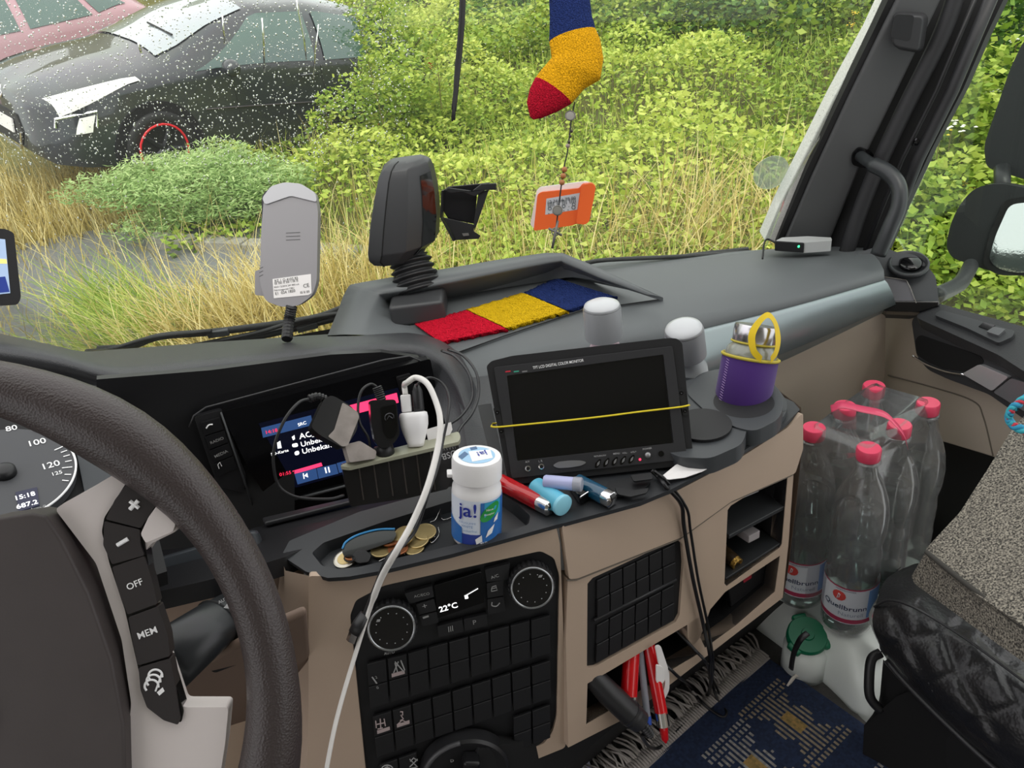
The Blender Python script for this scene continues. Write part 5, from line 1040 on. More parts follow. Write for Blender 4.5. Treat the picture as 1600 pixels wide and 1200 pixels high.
# ------------------------------------------------------------ monitor
m0, m1 = onz(790, 754, 1.776), onz(1080, 724, 1.776); mt = D(770, 565, .862)
MP3 = PL3(m0, m1, mt); MO = thing('colour_monitor', (m0 + m1) / 2, 'small black colour monitor with a yellow rubber band across its screen', 'monitor')
MBK = mat('monitor_black', '1b1b1d', .45, bump=(2500, .1, .0003))
slab('housing', [(760, 572), (768, 564), (800, 556), (1045, 528), (1058, 529), (1066, 536), (1083, 712), (1080, 722), (1072, 727), (812, 756), (800, 754), (792, 745)], MP3, .028, MBK, MO, r=4, bevel=.003, seg=3)
slab('front_frame', [(772, 574), (1050, 541), (1073, 717), (800, 747)], MP3, .004, mat('monitor_frame', '2c2c2e', .4), MO, off=.003, r=4, bevel=.0015, holes=[[(792, 587), (1036, 554), (1052, 692), (808, 720)]], hr=2)
slab('bezel_lip', [(786, 583), (1042, 549), (1057, 697), (803, 725)], MP3, .002, mat('monitor_lip', '141416', .35), MO, off=.0015, holes=[[(792, 587), (1036, 554), (1050, 692), (809, 720)]])
scr = mat('monitor_screen', '0c0c0d', .1, coat=.6, bump=(60, .03, .001)); slab('screen', [(790, 586), (1038, 552), (1054, 694), (806, 722)], MP3, .001, scr, MO, off=.0004)
text('TFT LCD DIGITAL COLOR MONITOR', (833, 577), (912, 565), MP3, WPRINT, MO, off=.0034, bold=.005, hscale=1.3)
for x, c in ((790, 'c02a3a'), (803, '3a9a80'), (816, '777777')): slab('logo_mark', [(x, 580), (x + 8, 579), (x + 8, 581), (x, 582)], MP3, .0004, mat('mk' + c, c, .5), MO, off=.0034)
MM = MP3.up(.0034)
for x, y in ((825, 732), (846, 729)):
    mb = MB(); mb.lathe([(.0030, 0), (.0032, .001), (.002, .0012), (.0018, .0002), (0, .0002)], MM.p(x, y), MP3.n, 20); make('jack', mb, CHROME, MO, smooth='auto'); mb = MB(); mb.lathe([(.0018, 0), (0, .0004)], MM.p(x, y, .0004), MP3.n, 16); make('jack_hole', mb, BLACKM, MO)
slab('ir_window', [(863, 727), (872, 721), (890, 719), (908, 719), (917, 722), (908, 727), (890, 730), (872, 731)], MP3, .001, mat('oval_silver', '8f8f90', .3, metal=.5), MO, off=.0042, r=4, bevel=.0004)
for i in range(5):
    x, y = 933 + i * 13, 724 - i * 1.7; slab('button', [(x - 4, y + 6), (x - 3, y - 1), (x + 3, y - 7), (x + 6, y - 7), (x + 4, y + 2), (x - 1, y + 7)], MP3, .001, GLOSSB, MO, off=.0036, r=2); slab('button_cap', [(x - 1, y + 4), (x, y - 1), (x + 4, y - 5), (x + 3, y + 1)], MP3, .0015, mat('oval_silver', '8f8f90'), MO, off=.0052, r=1.5)
mb = MB(); mb.lathe([(.0034, 0), (.003, .002), (.0, .0026)], MM.p(1012, 711), MP3.n, 20); make('power_button', mb, mat('oval_silver', '8f8f90'), MO, smooth=True)
mb = MB(); mb.lathe([(.0014, 0), (0, .001)], MM.p(1000, 718), MP3.n, 12); make('power_light', mb, mat('led_pink', 'ff3050', emit='ff3050', est=1.3), MO, smooth=True)
mb = MB(); mb.lathe([(.0032, 0), (.003, .0006), (0, .0006)], MM.p(1033, 709), MP3.n, 20); make('ir_eye', mb, GLOSSB, MO)
for s, a, b in (('RETURN/AV', (928, 714), (947, 712)), ('MENU', (958, 710), (968, 709)), ('VOL-', (972, 709), (980, 708)), ('VOL+', (985, 708), (994, 706)), ('POWER', (1004, 703), (1018, 701)), ('A/V', (821, 723), (828, 722)), ('L R', (842, 722), (848, 721))): text(s, a, b, MP3, GPRINT, MO, off=.0034, bold=.01)
for (x, y), (dx, dy) in (((776, 638), (9, 42)), ((1063, 608), (8, 40))):
    slab('side_bracket', [(x - 5, y), (x + 5, y - 1), (x + 5 + dx, y + dy), (x - 4 + dx, y + dy + 1)], MP3, .002, mat('brk', '161617', .5), MO, off=.002)
    for k in (.15, .85): mb = MB(); mb.lathe([(.0022, 0), (.002, .001), (.0008, .001), (0, .0005)], MP3.p(x + dx * k, y + dy * k, .002), MP3.n, 12); make('screw', mb, GLOSSB, MO)
slab('side_plate', [(742, 634), (764, 631), (790, 752), (772, 756)], MP3, .002, mat('plate', '707274', .4, metal=.4), MO, off=-.03)
RBp = [(768, 666), (775, 667), (800, 665), (920, 653), (1000, 643), (1060, 636), (1075, 633)]
mb = MB(); mb.tube(spl([MP3.p(x, y, .0052) for x, y in RBp], 5), .0010, 6); rp_ = [MP3.p(768, 666, .004), MP3.p(766, 664, -.03), MP3.p(1077, 632, -.03), MP3.p(1076, 633, .004)]; mb.tube(rp_, .001, 5)
rb = make('rubber_band', mb, mat('rubber_yellow', 'e2cc2a', .5), smooth=True); kw(rb, 'thin yellow rubber band stretched around the small monitor', 'rubber band')

# ------------------------------------------------------------ chewing gum tub
gb = SH.p(742, 826, -.012); gt = D(745, 712, (gb - CAM).dot(FW) - .035); gax = (gt - gb).normalized(); H = (gt - gb).length
gr = 38.5 / 1202 * (gb - CAM).dot(FW) * .985
GU = thing('chewing_gum_tub', gb, 'white and blue plastic chewing gum tub standing in the coin tray', 'tub'); GW = mat('tub_white', 'eeecec', .3)
mb = MB(); mb.lathe([(gr * .8, 0), (gr * .96, .002), (gr, .006), (gr, H * .60), (gr * .98, H * .66), (gr * .9, H * .71), (gr * .9, H * .76)], gb, gax, 48); make('jar', mb, GW, GU, smooth=True)
mb = MB(); mb.lathe([(gr * .92, H * .76), (gr * 1.0, H * .765), (gr * 1.0, H * .96), (gr * .95, H * 1.0), (gr * .8, H * 1.005), (0, H * 1.005)], gb, gax, 48); ld = make('lid', mb, GW, GU, smooth='auto')
mb = MB(); q_ = D(710, 722, (gt - CAM).dot(FW)); e_ = (q_ - gt); e_ = (e_ - gax * e_.dot(gax)).normalized(); mb.box(gb + gax * H * .80 + e_ * gr * 1.03, e_ * .008, gax.cross(e_) * .012, gax * .004); make('lid_tab', mb, GW, ld, bevel=.001)
def cyl(u, v, off=.0003, r=None):   # u angle offset around the front (rad), v height fraction
    f_ = (CAM - gb); f_ = (f_ - gax * f_.dot(gax)).normalized(); s_ = f_.cross(gax); s_ = s_ if s_.dot(RT) > 0 else -s_
    return gb + gax * H * v + (f_ * math.cos(u) + s_ * math.sin(u)) * ((r or gr) + off)
def wrap(name, u0, u1, v0, v1, m, par, off, top_=None, n=16):
    mb = MB(); rows = []
    for j in range(7):
        rows.append([])
        for i in range(n + 1):
            u = u0 + (u1 - u0) * i / n; vt = v1 if top_ is None else top_(u); rows[-1].append(cyl(u, v0 + (vt - v0) * j / 6, off))
    mb.grid(rows); return make(name, mb, m, par, smooth=True)
LBL = mat('label_white', 'dfe6f2', .35); LB1 = mat('label_blue', '2e6cb4', .35); LB2 = mat('label_navy', '2a3f96', .35); LGN = mat('label_green', '2e9a4a', .35); LTQ = mat('label_teal', '3aa0c8', .35)
wrap('label', -1.75, 1.75, .07, .60, LBL, GU, .0003)
wrap('label_area', -1.75, 1.75, .07, .20, LB2, GU, .0006); wrap('label_area', -1.7, -.6, .07, .33, LB1, GU, .0008, lambda u: .38 - .1 * (u + 1.7)); wrap('label_area', .15, 1.7, .07, .58, LB1, GU, .0008); wrap('label_area', .3, 1.1, .4, .58, LTQ, GU, .001); 
mb = MB(); c_ = [(.55 + .42 * math.cos(t) , .46 + .09 * math.sin(t) + .06 * math.cos(t)) for t in [i * .3927 for i in range(16)]]; mb.add([cyl(.55, .46, .0016)] + [cyl(u, v, .0014) for u, v in c_], [(0, i + 1, (i + 1) % 16 + 1) for i in range(16)]); make('leaf_badge', mb, LGN, GU)
def cpoly(uv, m, nm, off=.0014): mb = MB(); mb.add([cyl(u, v, off) for u, v in uv], [tuple(range(len(uv)))]); make(nm, mb, m, GU)
cpoly([(.45, .24), (.75, .30), (.62, .20), (.35, .16)], WPRINT, 'gum_picture'); cpoly([(.75, .37), (.95, .42), (.9, .34), (.7, .32)], WPRINT, 'gum_picture'); cpoly([(-.05, .15), (.2, .2), (.22, .12), (0, .09)], WPRINT, 'gum_picture')
def ctext(s, u0, u1, v, m, bold=.0, off=.0016, hs=1):
    o = text3(s, cyl(u0, v, off), cyl(u1, v, off), ((CAM - gb) - gax * (CAM - gb).dot(gax)).normalized(), m, GU, bold=bold, hscale=hs)
    me = o.data; b = BASE[GU.name]; f_ = (CAM - gb); f_ = (f_ - gax * f_.dot(gax)).normalized(); s_ = f_.cross(gax); s_ = s_ if s_.dot(RT) > 0 else -s_
    um, L_ = (u0 + u1) / 2, (cyl(u1, v) - cyl(u0, v)).length; A, B = cyl(u0, v), cyl(u1, v)
    for vt in me.vertices:
        p = vt.co + b; t = (p - A).dot((B - A).normalized()) / L_; h = (p - gb).dot(gax); u = u0 + (u1 - u0) * t
        vt.co = cyl(u, h / H, off) - b
ctext('ja!', -.72, -.02, .42, mat('ja_blue', '1e2f9a', .4), bold=.02); ctext('KAUGUMMI', -.68, -.05, .33, mat('lab_grey', '7f9fc8', .5)); ctext('WHITE', -.6, -.15, .285, mat('lab_grey', '7f9fc8', .5), bold=.01)
ctext('Zuckerfrei', -.6, 0, .235, mat('lab_grey', '7f9fc8', .5)); ctext('Neue', .38, .66, .48, WPRINT); ctext('Rezeptur', .3, .72, .43, WPRINT); ctext('40 Dragees', .15, .75, .09, WPRINT, bold=.02)
LP_ = PL(gb + gax * H * 1.006, gax); 
mb = MB(); lc = gb + gax * (H * 1.006); mb.lathe([(gr * .72, .0), (gr * .72, .0003), (0, .0003)], lc, gax, 40); make('lid_label', mb, mat('lid_blue', '9cc4e2', .4), ld)
slab('lid_panel', [(732, 706), (766, 703), (770, 716), (738, 722)], LP_, .0003, WPRINT, ld, off=.0006); text('ja!', (760, 706), (744, 708), LP_, mat('ja_blue', '1e2f9a'), ld, off=.0011, bold=.04)
for q_ in ([(716, 714), (726, 706), (732, 710), (722, 718)], [(734, 700), (744, 698), (746, 702), (736, 704)]): slab('lid_mark', q_, LP_, .0003, mat('lid_dark', '4a6a90', .4), ld, off=.0006)

# ------------------------------------------------------------ coins, knife, clips in the tray
ZW = ZT + .0008; TW = PL((0, 0, ZW), (0, 0, 1)); BR = mat('brass_coin', 'b9a574', .38, metal=.7, bump=(900, .4, .0004)); CPR = mat('copper_coin', '9a6240', .4, metal=.7, bump=(900, .4, .0004)); SLC = mat('nickel_coin', 'b8b4a8', .3, metal=.8)
def coin(x, y, r, z_, m, label, tilt=(0, 0), inner=None):
    c = PL((0, 0, ZW + z_), (0, 0, 1)).p(x, y); ax = V(tilt[0], tilt[1], 1).normalized(); o = thing('coin', c, label, 'coin', 'coins in the console tray'); mb = MB(); mb.lathe([(r * .97, 0), (r, .0003), (r, .0017), (r * .93, .002), (r * .9, .0017), (0, .0017)], c, ax, 32); make('coin_body', mb, m, o, smooth='auto')
    if inner: mb = MB(); mb.lathe([(r * .68, .0017), (r * .66, .0021), (0, .0021)], c, ax, 28); make('coin_centre', mb, inner, o, smooth='auto')
coin(664, 832, .0121, .004, BR, 'brass coin lying uppermost and furthest right in the tray', (.1, -.1)); coin(655, 846, .0111, .002, BR, 'brass coin just below the uppermost one, right side of the pile', (-.1, 0)); coin(648, 858, .0105, .0, BR, 'brass coin at the front right of the coin pile', (0, .05)); coin(631, 838, .0121, .008, BR, 'brass coin propped behind the white cable', (-.2, -.2)); coin(622, 858, .0106, .003, CPR, 'copper coin at the middle front of the pile', (.1, 0)); coin(540, 874, .0125, .001, SLC, 'two-coloured coin at the left end of the tray', (-.05, -.1), BR); coin(553, 866, .0106, .005, CPR, 'copper coin lying on the two-coloured coin', (.05, 0)); coin(596, 862, .0111, .002, BR, 'brass coin half hidden beside the black keys', (.1, .1)); coin(612, 846, .0106, .005, CPR, 'copper coin behind the folding knife', (0, .2))
FK = thing('folding_knife', TW.p(575, 860), 'black folding knife with a blue edge lying on the coins', 'knife'); KP = PL(TW.p(578, 845, .026), (CAM - TW.p(578, 845)).normalized() + V(0, 0, .5))
slab('handle', [(534, 862), (538, 850), (555, 838), (590, 828), (615, 827), (620, 834), (614, 846), (580, 858), (548, 870), (538, 870)], KP, .008, mat('knife_black', '0e0f12', .15, coat=.4), FK, r=4, bevel=.002, seg=3)
mb = MB(); mb.tube(spl([KP.p(x, y, .001) for x, y in ((535, 858), (541, 847), (560, 836), (590, 828), (617, 827))], 5), .0012, 6); make('blue_edge', mb, mat('blue_edge', '3f8fc8', .3), FK, smooth=True)
KY_ = thing('car_key_fob', TW.p(565, 872), 'small black key fob with a loop in front of the knife', 'key fob'); mb = MB(); KQ = KP.up(.006); mb.slab(KQ.P(rnd([(548, 872), (556, 860), (570, 858), (580, 868), (576, 878), (560, 880)], 4)), KQ.n, .006); make('fob', mb, BLACK, KY_, bevel=.0015); mb = MB(); mb.tube([KQ.p(546 + 8 * math.cos(t), 873 + 5 * math.sin(t), .001) for t in [i * .52 for i in range(12)]], .0008, 5, closed=True); make('loop', mb, BLACK, KY_)
def clip(pts, label, r=.0006, z_=.001):
    mb = MB(); P_ = PL((0, 0, ZW + z_), (0, 0, 1)); mb.tube(spl([P_.p(x, y) for x, y in pts], 5), r, 6); kw(make('paper_clip', mb, CHROME, smooth=True), label, 'paper clip', 'paper clips in the tray')
clip([(704, 795), (692, 796), (688, 806), (694, 812), (706, 808)], 'paper clip left of the gum tub base'); clip([(684, 822), (686, 834), (680, 844), (674, 848), (672, 842), (680, 838)], 'paper clip beside the uppermost brass coin'); clip([(690, 788), (686, 800), (680, 812), (672, 816)], 'straightened wire behind the coins', .0005, .006); clip([(592, 877), (602, 872), (612, 868), (630, 862), (632, 866)], 'paper clip at the tray front edge by the cable')
# ------------------------------------------------------------ charger socket block and plugs
BPL = PL3(D(545, 790, .80), D(715, 760, .83), D(540, 738, .80))
CS = thing('socket_block', BPL.p(630, 790), 'smoked multi-socket charger block standing before the lit screen', 'socket block')
slab('case', [(534, 728), (715, 688), (718, 705), (700, 764), (640, 778), (548, 792), (540, 760)], BPL, .03, mat('smoked_black', '121112', .25), CS, r=4, bevel=.002)
TPL = PL3(BPL.p(534, 727), BPL.p(718, 686), BPL.p(534, 727) - BPL.n * .03 + V(0, 0, .012))
slab('top_rim', [(531, 728), (560, 715), (600, 704), (716, 674), (720, 682), (717, 690), (545, 730)], TPL, .004, mat('rim_yellowed', '9a9a86', .3), CS, r=3, bevel=.0012)
for x in (560, 583, 606, 628, 650, 672): mb = MB(); mb.tube([BPL.p(x - 0, 730 - (x - 540) * .22, .0002), BPL.p(x + 8, 784 - (x - 540) * .14, .0002)], .0008, 5); make('case_rib', mb, mat('rib', '38322f', .3), CS)
text('USB', (711, 703), (689, 710), BPL, GPRINT, CS, bold=.02); text('1.5 A 5 V', (711, 697), (692, 701), BPL, GPRINT, CS)
slab('small_card', [(668, 672), (708, 660), (710, 672), (706, 680), (672, 690)], BPL, .002, WHITE, CS, off=-.012)
def plug_c(name, px, pl, t, m, label, **k): r_ = thing(name, pl.p(*px[0]), label, 'plug'); return r_
# taped adapter
PLG = BPL.up(.006); AD = thing('taped_adapter', BPL.p(540, 700), 'black car adapter wrapped in grey tape, tilted left of the other plugs', 'adapter')
AP = PL(BPL.p(525, 660, .012), BPL.n + V(.25, 0, .15)); slab('body', [(486, 668), (506, 624), (516, 618), (524, 620), (548, 634), (560, 648), (558, 672), (544, 694), (536, 700), (500, 680)], AP, .022, mat('adapter_black', '161617', .3), AD, r=6, bevel=.003, seg=3)
slab('tape', [(535, 629), (558, 643), (561, 652), (543, 697), (534, 698), (512, 682), (522, 672)], AP, .0235, mat('tape_grey', '918983', .6, var=(60, .2)), AD, off=.0012, r=3, bevel=.001)
slab('neck', [(540, 694), (564, 688), (590, 704), (588, 716), (548, 722)], AP, .014, mat('tape_grey', '918983'), AD, off=-.004, r=3, bevel=.002)
mb = MB(); sp = spl([AP.p(512, 622, -.008), AP.p(498, 618, -.006), AP.p(484, 622, -.004)], 6); mb.tube(sp, [.0036 + .0009 * (i % 2) for i in range(len(sp))], 10); make('strain_relief', mb, BLACK, AD)
mb = MB(); mb.tube(spl([AP.p(486, 622, -.004), AP.p(466, 630, .004), AP.p(444, 656, .006), AP.p(430, 692, .0), AP.p(430, 726, -.01), AP.p(442, 758, -.02), AP.p(470, 775, -.02), AP.p(520, 778, -.02), AP.p(545, 772, -.02)], 6), .0016, 8); make('cable', mb, BLACK, AD, smooth=True)
# black round plug
P2 = thing('black_charger_plug', BPL.p(608, 712), 'black charger plug with a round emblem standing in the socket block', 'plug'); BP2 = PL(BPL.p(600, 670, .006), BPL.n)
slab('body', [(578, 628), (584, 625), (618, 624), (620, 634), (625, 678), (618, 690), (606, 700), (594, 700), (586, 692), (580, 660)], BP2, .024, mat('plug_black', '18181a', .22, coat=.2), P2, r=6, bevel=.004, seg=3)
slab('body_front', [(594, 636), (618, 631), (622, 670), (616, 684), (606, 686), (599, 676)], BP2, .002, GLOSSB, P2, off=.0015, r=5, bevel=.001)
mb = MB(); c_ = BP2.p(608, 652, .0022); mb.tube([c_ + (BP2.n.cross(V(0, 0, 1)).normalized() * math.cos(t) + V(0, 0, 1) * math.sin(t)) * .0048 for t in [i * .45 for i in range(14)]], .0005, 5, closed=True); mb.tube([c_ + V(-.003, 0, -.002), c_ + V(0, 0, .002), c_ + V(.003, 0, -.002)], .0005, 5); make('emblem', mb, mat('emb', '4a4a4e', .4), P2)
mb = MB(); mb.tube([BP2.p(600, 696, -.012), BP2.p(606, 716, -.012)], .010, 18); make('barrel', mb, BLACK, P2, smooth=True)
mb = MB(); sp = spl([BP2.p(598, 626, -.01), BP2.p(594, 614, -.01), BP2.p(590, 604, -.01)], 7); mb.tube(sp, [.0045 + .0010 * (i % 2) for i in range(len(sp))], 10); make('strain_relief', mb, BLACK, P2)
mb = MB(); mb.tube(spl([BP2.p(590, 604, -.01), BP2.p(580, 600, -.01), BP2.p(566, 610, -.006), BP2.p(560, 632, -.004), BP2.p(562, 660, 0), BP2.p(576, 684, -.004), BP2.p(580, 704, -.01)], 6), .0015, 8); make('cable', mb, BLACK, P2, smooth=True)
# white double usb plug with cables
P3 = thing('white_usb_charger', BPL.p(650, 700), 'white double USB car charger in the socket block', 'charger'); W3 = BPL.p(652, 698, -.008); wax = (BPL.p(647, 644, -.008) - W3).normalized()
mb = MB(); L3_ = (BPL.p(647, 644, -.008) - W3).length; mb.lathe([(.0085, 0), (.009, L3_ * .1), (.0125, L3_ * .4), (.0148, L3_ * .62), (.0152, L3_ * .85), (.0145, L3_ * .97), (.012, L3_), (0, L3_)], W3, wax, 32, sq=2.6); make('body', mb, GW, P3, smooth=True)
tpw = W3 + wax * L3_; sdv = RT.copy(); sdv = (sdv - wax * sdv.dot(wax)).normalized()
US = thing('white_usb_cable', tpw, 'white USB cable plugged in the white charger and hanging over the console', 'cable')
u0 = tpw - sdv * .0065; mb = MB(); mb.box(u0 + wax * .010, sdv * .011, wax * .019, wax.cross(sdv) * .006); make('connector', mb, GW, US, bevel=.0015); mb = MB(); mb.box(u0 + wax * .001, sdv * .009, wax * .004, wax.cross(sdv) * .0045); make('metal_end', mb, CHROME, US)
pts = [u0 + wax * .019, u0 + wax * .03] + [D(*p) for p in ((636, 598, .775), (650, 590, .77), (668, 600, .76), (682, 630, .75), (688, 660, .74), (684, 700, .73), (668, 760, .71), (645, 815, .70), (620, 860, .69), (595, 905, .70), (575, 960, .71), (556, 1020, .71), (535, 1090, .70), (520, 1150, .69), (505, 1230, .68))]
mb = MB(); sp = spl(pts, 6); mb.tube(sp, [.0030 if i < 70 else .0021 for i in range(len(sp))], 10); make('cable', mb, mat('cable_white', 'd9d6d2', .4), US, smooth=True)
BU = thing('black_usb_plug', tpw, 'black USB plug in the white charger, right beside the white one', 'cable'); u1 = tpw + sdv * .0065; mb = MB(); mb.lathe([(.0055, 0), (.006, .003), (.0055, .022), (.004, .026), (.002, .03)], u1, wax, 20); make('connector', mb, BLACK, BU, smooth=True)
mb = MB(); mb.tube(spl([u1 + wax * .028] + [D(*p) for p in ((655, 598, .79), (672, 590, .80), (692, 600, .80), (702, 622, .79), (700, 650, .775), (692, 690, .765), (684, 730, .745), (668, 775, .72), (650, 812, .712), (630, 845, .71), (612, 868, .715))], 6), .0014, 8); make('cable', mb, BLACK, BU, smooth=True)
# flat black usb cable hanging left
FB = thing('black_flat_cable', D(560, 1000, .71), 'flat black USB cable hanging behind the white cable with its bare end down', 'cable'); mb = MB(); mb.tube(spl([D(*p) for p in ((668, 775, .722), (648, 830, .712), (620, 862, .70), (604, 880, .70), (592, 910, .71), (580, 940, .715), (568, 970, .715))], 6), [.0022] * 12 + [.0052] * 40, 10, flat=.35); make('cable', mb, BLACK, FB, smooth=True)
mb = MB(); mb.tube([D(570, 960, .713), D(560, 976, .712), D(553, 990, .711)], [.006, .0075, .007], 10, flat=.6); make('plug_body', mb, BLACK, FB, smooth=True); mb = MB(); mb.tube([D(552, 990, .711), D(547, 1003, .710)], .0055, 4, flat=.45); make('metal_end', mb, CHROME, FB)
# thin cables looping over the right of the hood
for k, (pts, lab) in enumerate((([(690, 548, 1.0), (712, 558, .98), (733, 585, .96), (738, 620, .95), (722, 648, .93), (700, 664, .9), (672, 678, .86)], 'inner thin black cable looping over the hood to the sockets'), ([(700, 546, 1.0), (724, 556, .98), (744, 582, .96), (748, 615, .95), (738, 645, .93), (720, 668, .9), (712, 684, .87)], 'outer thin black cable looping over the right of the hood'))):
    mb = MB(); mb.tube(spl([D(*p) for p in pts], 6), .0018, 8); kw(make('thin_cable', mb, mat('cable_sheen', '2a2a2c', .25), smooth=True), lab, 'cable')

# ------------------------------------------------------------ lighters, pens and clutter under the monitor
SHZ = ZS + .0005
def lighter(x0, y0, x1, y1, r, col, label, name='lighter', z_=.008, metal=True):
    P_ = PL((0, 0, SHZ + z_), (0, 0, 1)); a, b = P_.p(x0, y0), P_.p(x1, y1); ax = (b - a).normalized(); L_ = (b - a).length; o = thing(name, a, label, 'lighter')
    m = mat('lighter_' + col, col, .12, coat=.5, trans=.15); mb = MB(); mb.lathe([(r * .8, 0), (r, .002), (r, L_ * .78), (r * .95, L_ * .8)], a, ax, 24, sq=2.6, ref=(0, 0, 1)); make('tank', mb, m, o, smooth='auto')
    mb = MB(); mb.lathe([(r * .98, L_ * .78), (r * 1.0, L_ * .8), (r * .98, L_ * .97), (r * .7, L_)], a, ax, 20, sq=2.8, ref=(0, 0, 1)); hd_ = make('metal_hood', mb, CHROME, o, smooth='auto')
    s_ = ax.cross(V(0, 0, 1)); mb = MB(); mb.lathe([(.0035, -.003), (.0035, .003)], a + ax * L_ * .97 + V(0, 0, r * .5), s_, 16); make('spark_wheel', mb, mat('spark', '3a3a3a', .5, metal=.6), o)
lighter(780, 752, 862, 795, .0085, 'c4121c', 'transparent red lighter beside the gum tub')
lighter(900, 752, 958, 782, .0085, '0f4c6a', 'dark blue lighter with chrome top under the monitor', z_=.009)
lighter(1000, 905, 1000, 906, .001, 'c4121c', 'x') if False else None
def rod(x0, y0, x1, y1, r, m, label, name, cat, z_=.01, cap=None, capm=None):
    P_ = PL((0, 0, SHZ + z_), (0, 0, 1)); a, b = P_.p(x0, y0), P_.p(x1, y1); ax = (b - a).normalized(); L_ = (b - a).length; o = thing(name, a, label, cat); mb = MB(); mb.lathe([(r * .85, 0), (r, .002), (r, L_ - .002), (r * .85, L_)], a, ax, 28); make('barrel', mb, m, o, smooth='auto')
    if cap: mb = MB(); mb.lathe([(r * 1.06, L_ * cap), (r * 1.08, L_ * cap + .001), (r * 1.06, L_ * 1.01), (r * .9, L_ * 1.03), (0, L_ * 1.03)], a, ax, 28); make('cap', mb, capm, o, smooth='auto')
    return o
rod(836, 760, 880, 790, .011, mat('cyan_plastic', '62b8d4', .35), 'light blue round tube under the monitor', 'light_blue_tube', 'tube', .011, .93, mat('cyan2', '8fd0e4', .4))
rod(850, 752, 908, 757, .0072, mat('lilac_plastic', 'b4b8e0', .35), 'pale lilac pen with a clear cap lying on the blue tube', 'lilac_pen', 'pen', .024, .8, mat('clear_cap', 'c8cad0', .15, trans=.5))
bx = thing('black_lighter_case', SH.p(905, 780), 'small black lighter case between the blue tube and dark blue lighter', 'case'); mb = MB(); q_ = [SH.p(x, y, .012) for x, y in ((888, 764), (902, 760), (925, 780), (907, 792))]; mb.slab(q_, V(0, 0, 1), .011); make('case', mb, GLOSSB, bx, bevel=.002); mb = MB(); mb.tube([p + V(0, 0, .0006) for p in (q_[1], q_[2], q_[3])], .0009, 5); make('chrome_edge', mb, CHROME, bx)
lk = thing('black_card_holder', SH.p(980, 765), 'flat black plastic blades lying under the right of the monitor', 'holder')
for k, (px) in enumerate(([(950, 752), (1010, 742), (1018, 752), (1000, 768), (960, 776), (944, 766)], [(960, 760), (990, 766), (1014, 762), (1010, 770), (985, 776), (965, 772)], [(985, 742), (1018, 738), (1020, 748), (990, 752)])): slab('blade', px, PL((0, 0, SHZ + .004 + .004 * k), (0, 0, 1)), .002, mat('blade_black', '1a1b1d', .4), lk, r=3, bevel=.0006)
PPR = thing('paper_scrap', SH.p(1090, 725), 'crumpled white paper scrap on the shelf right of the monitor', 'paper'); mb = MB(); rk = random.Random(2)
r0 = [(1034, 744), (1056, 726), (1085, 716), (1110, 708), (1132, 702)]; r1 = [(1036, 748), (1062, 736), (1090, 726), (1116, 714), (1148, 706)]; r2 = [(1046, 749), (1070, 746), (1096, 737), (1124, 722), (1150, 708)]
mb.grid([[PL((0, 0, SHZ + .002 + rk.uniform(0, .007)), (0, 0, 1)).p(x, y) for x, y in r] for r in (r0, r1, r2)], .0006, (0, 0, 1)); make('sheet', mb, WHITE, PPR)
# clutter in the left cup
def cupP(z_): return PL((0, 0, ZC + z_), (0, 0, 1))
rc = thing('pocket_lighter', cupP(-.02).p(1100, 668), 'red pocket lighter sticking out of the left cup holder', 'lighter'); mb = MB(); a = D(1082, 676, .94); b = D(1112, 642, .95)
mb.lathe([(.007, 0), (.008, .002), (.008, .040), (.006, .046)], a, (b - a), 20, sq=2.8); make('tank', mb, mat('red_gloss', 'c42428', .3), rc, smooth='auto')
bl = thing('blue_clip', D(1118, 632, .96), 'dark blue clip leaning in the left cup holder', 'clip'); mb = MB(); mb.tube(spl([D(*p) for p in ((1098, 622, .97), (1112, 630, .96), (1126, 634, .955), (1128, 642, .952), (1118, 646, .95), (1106, 638, .96))], 4), .0032, 8); make('clip_body', mb, mat('blue_gloss', '2c4ea8', .3), bl, smooth=True)
rb_ = MB(); rb_.tube(spl([D(*p) for p in ((1088, 650, .955), (1094, 640, .955), (1092, 626, .96), (1080, 618, .97), (1070, 624, .965), (1074, 642, .955), (1086, 650, .955))], 4), .0013, 6); kw(make('beige_rubber_band', rb_, mat('rubber_beige', 'cdb99a', .5), smooth=True), 'beige rubber band looped in the left cup holder', 'rubber band')
wr = thing('clear_wrapper', cupP(0).p(1105, 680), 'crumpled clear foil wrapper in the left cup holder', 'wrapper'); mb = MB(); rk = random.Random(9)
mb.grid([[D(1080 + i * 9, 672 - i * 2 + j * 6, .925 - j * .004 + rk.uniform(-.004, .004)) for i in range(6)] for j in range(4)]); make('foil', mb, mat('foil', 'c8c4c2', .25, metal=.5), wr)
# ------------------------------------------------------------ grey capped sprays and flask
def spray(x, y, d, tilt, rp, label, tint, h1, base_z=ZS, w=1.0):
    top_ = D(x, y, d); ax = (V(*tilt)).normalized(); r = rp / 1202 * d
    o = thing('spray_bottle', top_ - ax * .16, label, 'bottle'); mb = MB(); mb.lathe([(r, -h1), (r * 1.0, -.006), (r * .93, -.001), (r * .6, .003), (0, .004)], top_, ax, 36); make('cap', mb, mat('cap_grey', '8e9093', .35), o, smooth='auto')
    mb = MB(); mb.lathe([(r * .98, -.004), (r * .9, .0005), (r * .6, .0042), (0, .0052)], top_, ax, 36); make('cap_top', mb, mat('cap_light', 'bfc1c4', .3), o, smooth=True)
    mb = MB(); mb.lathe([(r * .95, -.16), (r * 1.0, -.155), (r * 1.02, -.10), (r * .95, -h1 - .022), (r * .72, -h1 - .008), (r * .7, -h1 + .004)], top_, ax, 36); make('body', mb, tint, o, smooth='auto')
spray(940, 476, 1.0, (.0, .02, 1), 30, 'grey-capped pale pink spray bottle behind the monitor, under the knitted band', mat('pale_pink', 'dcc2cc', .25), .047)
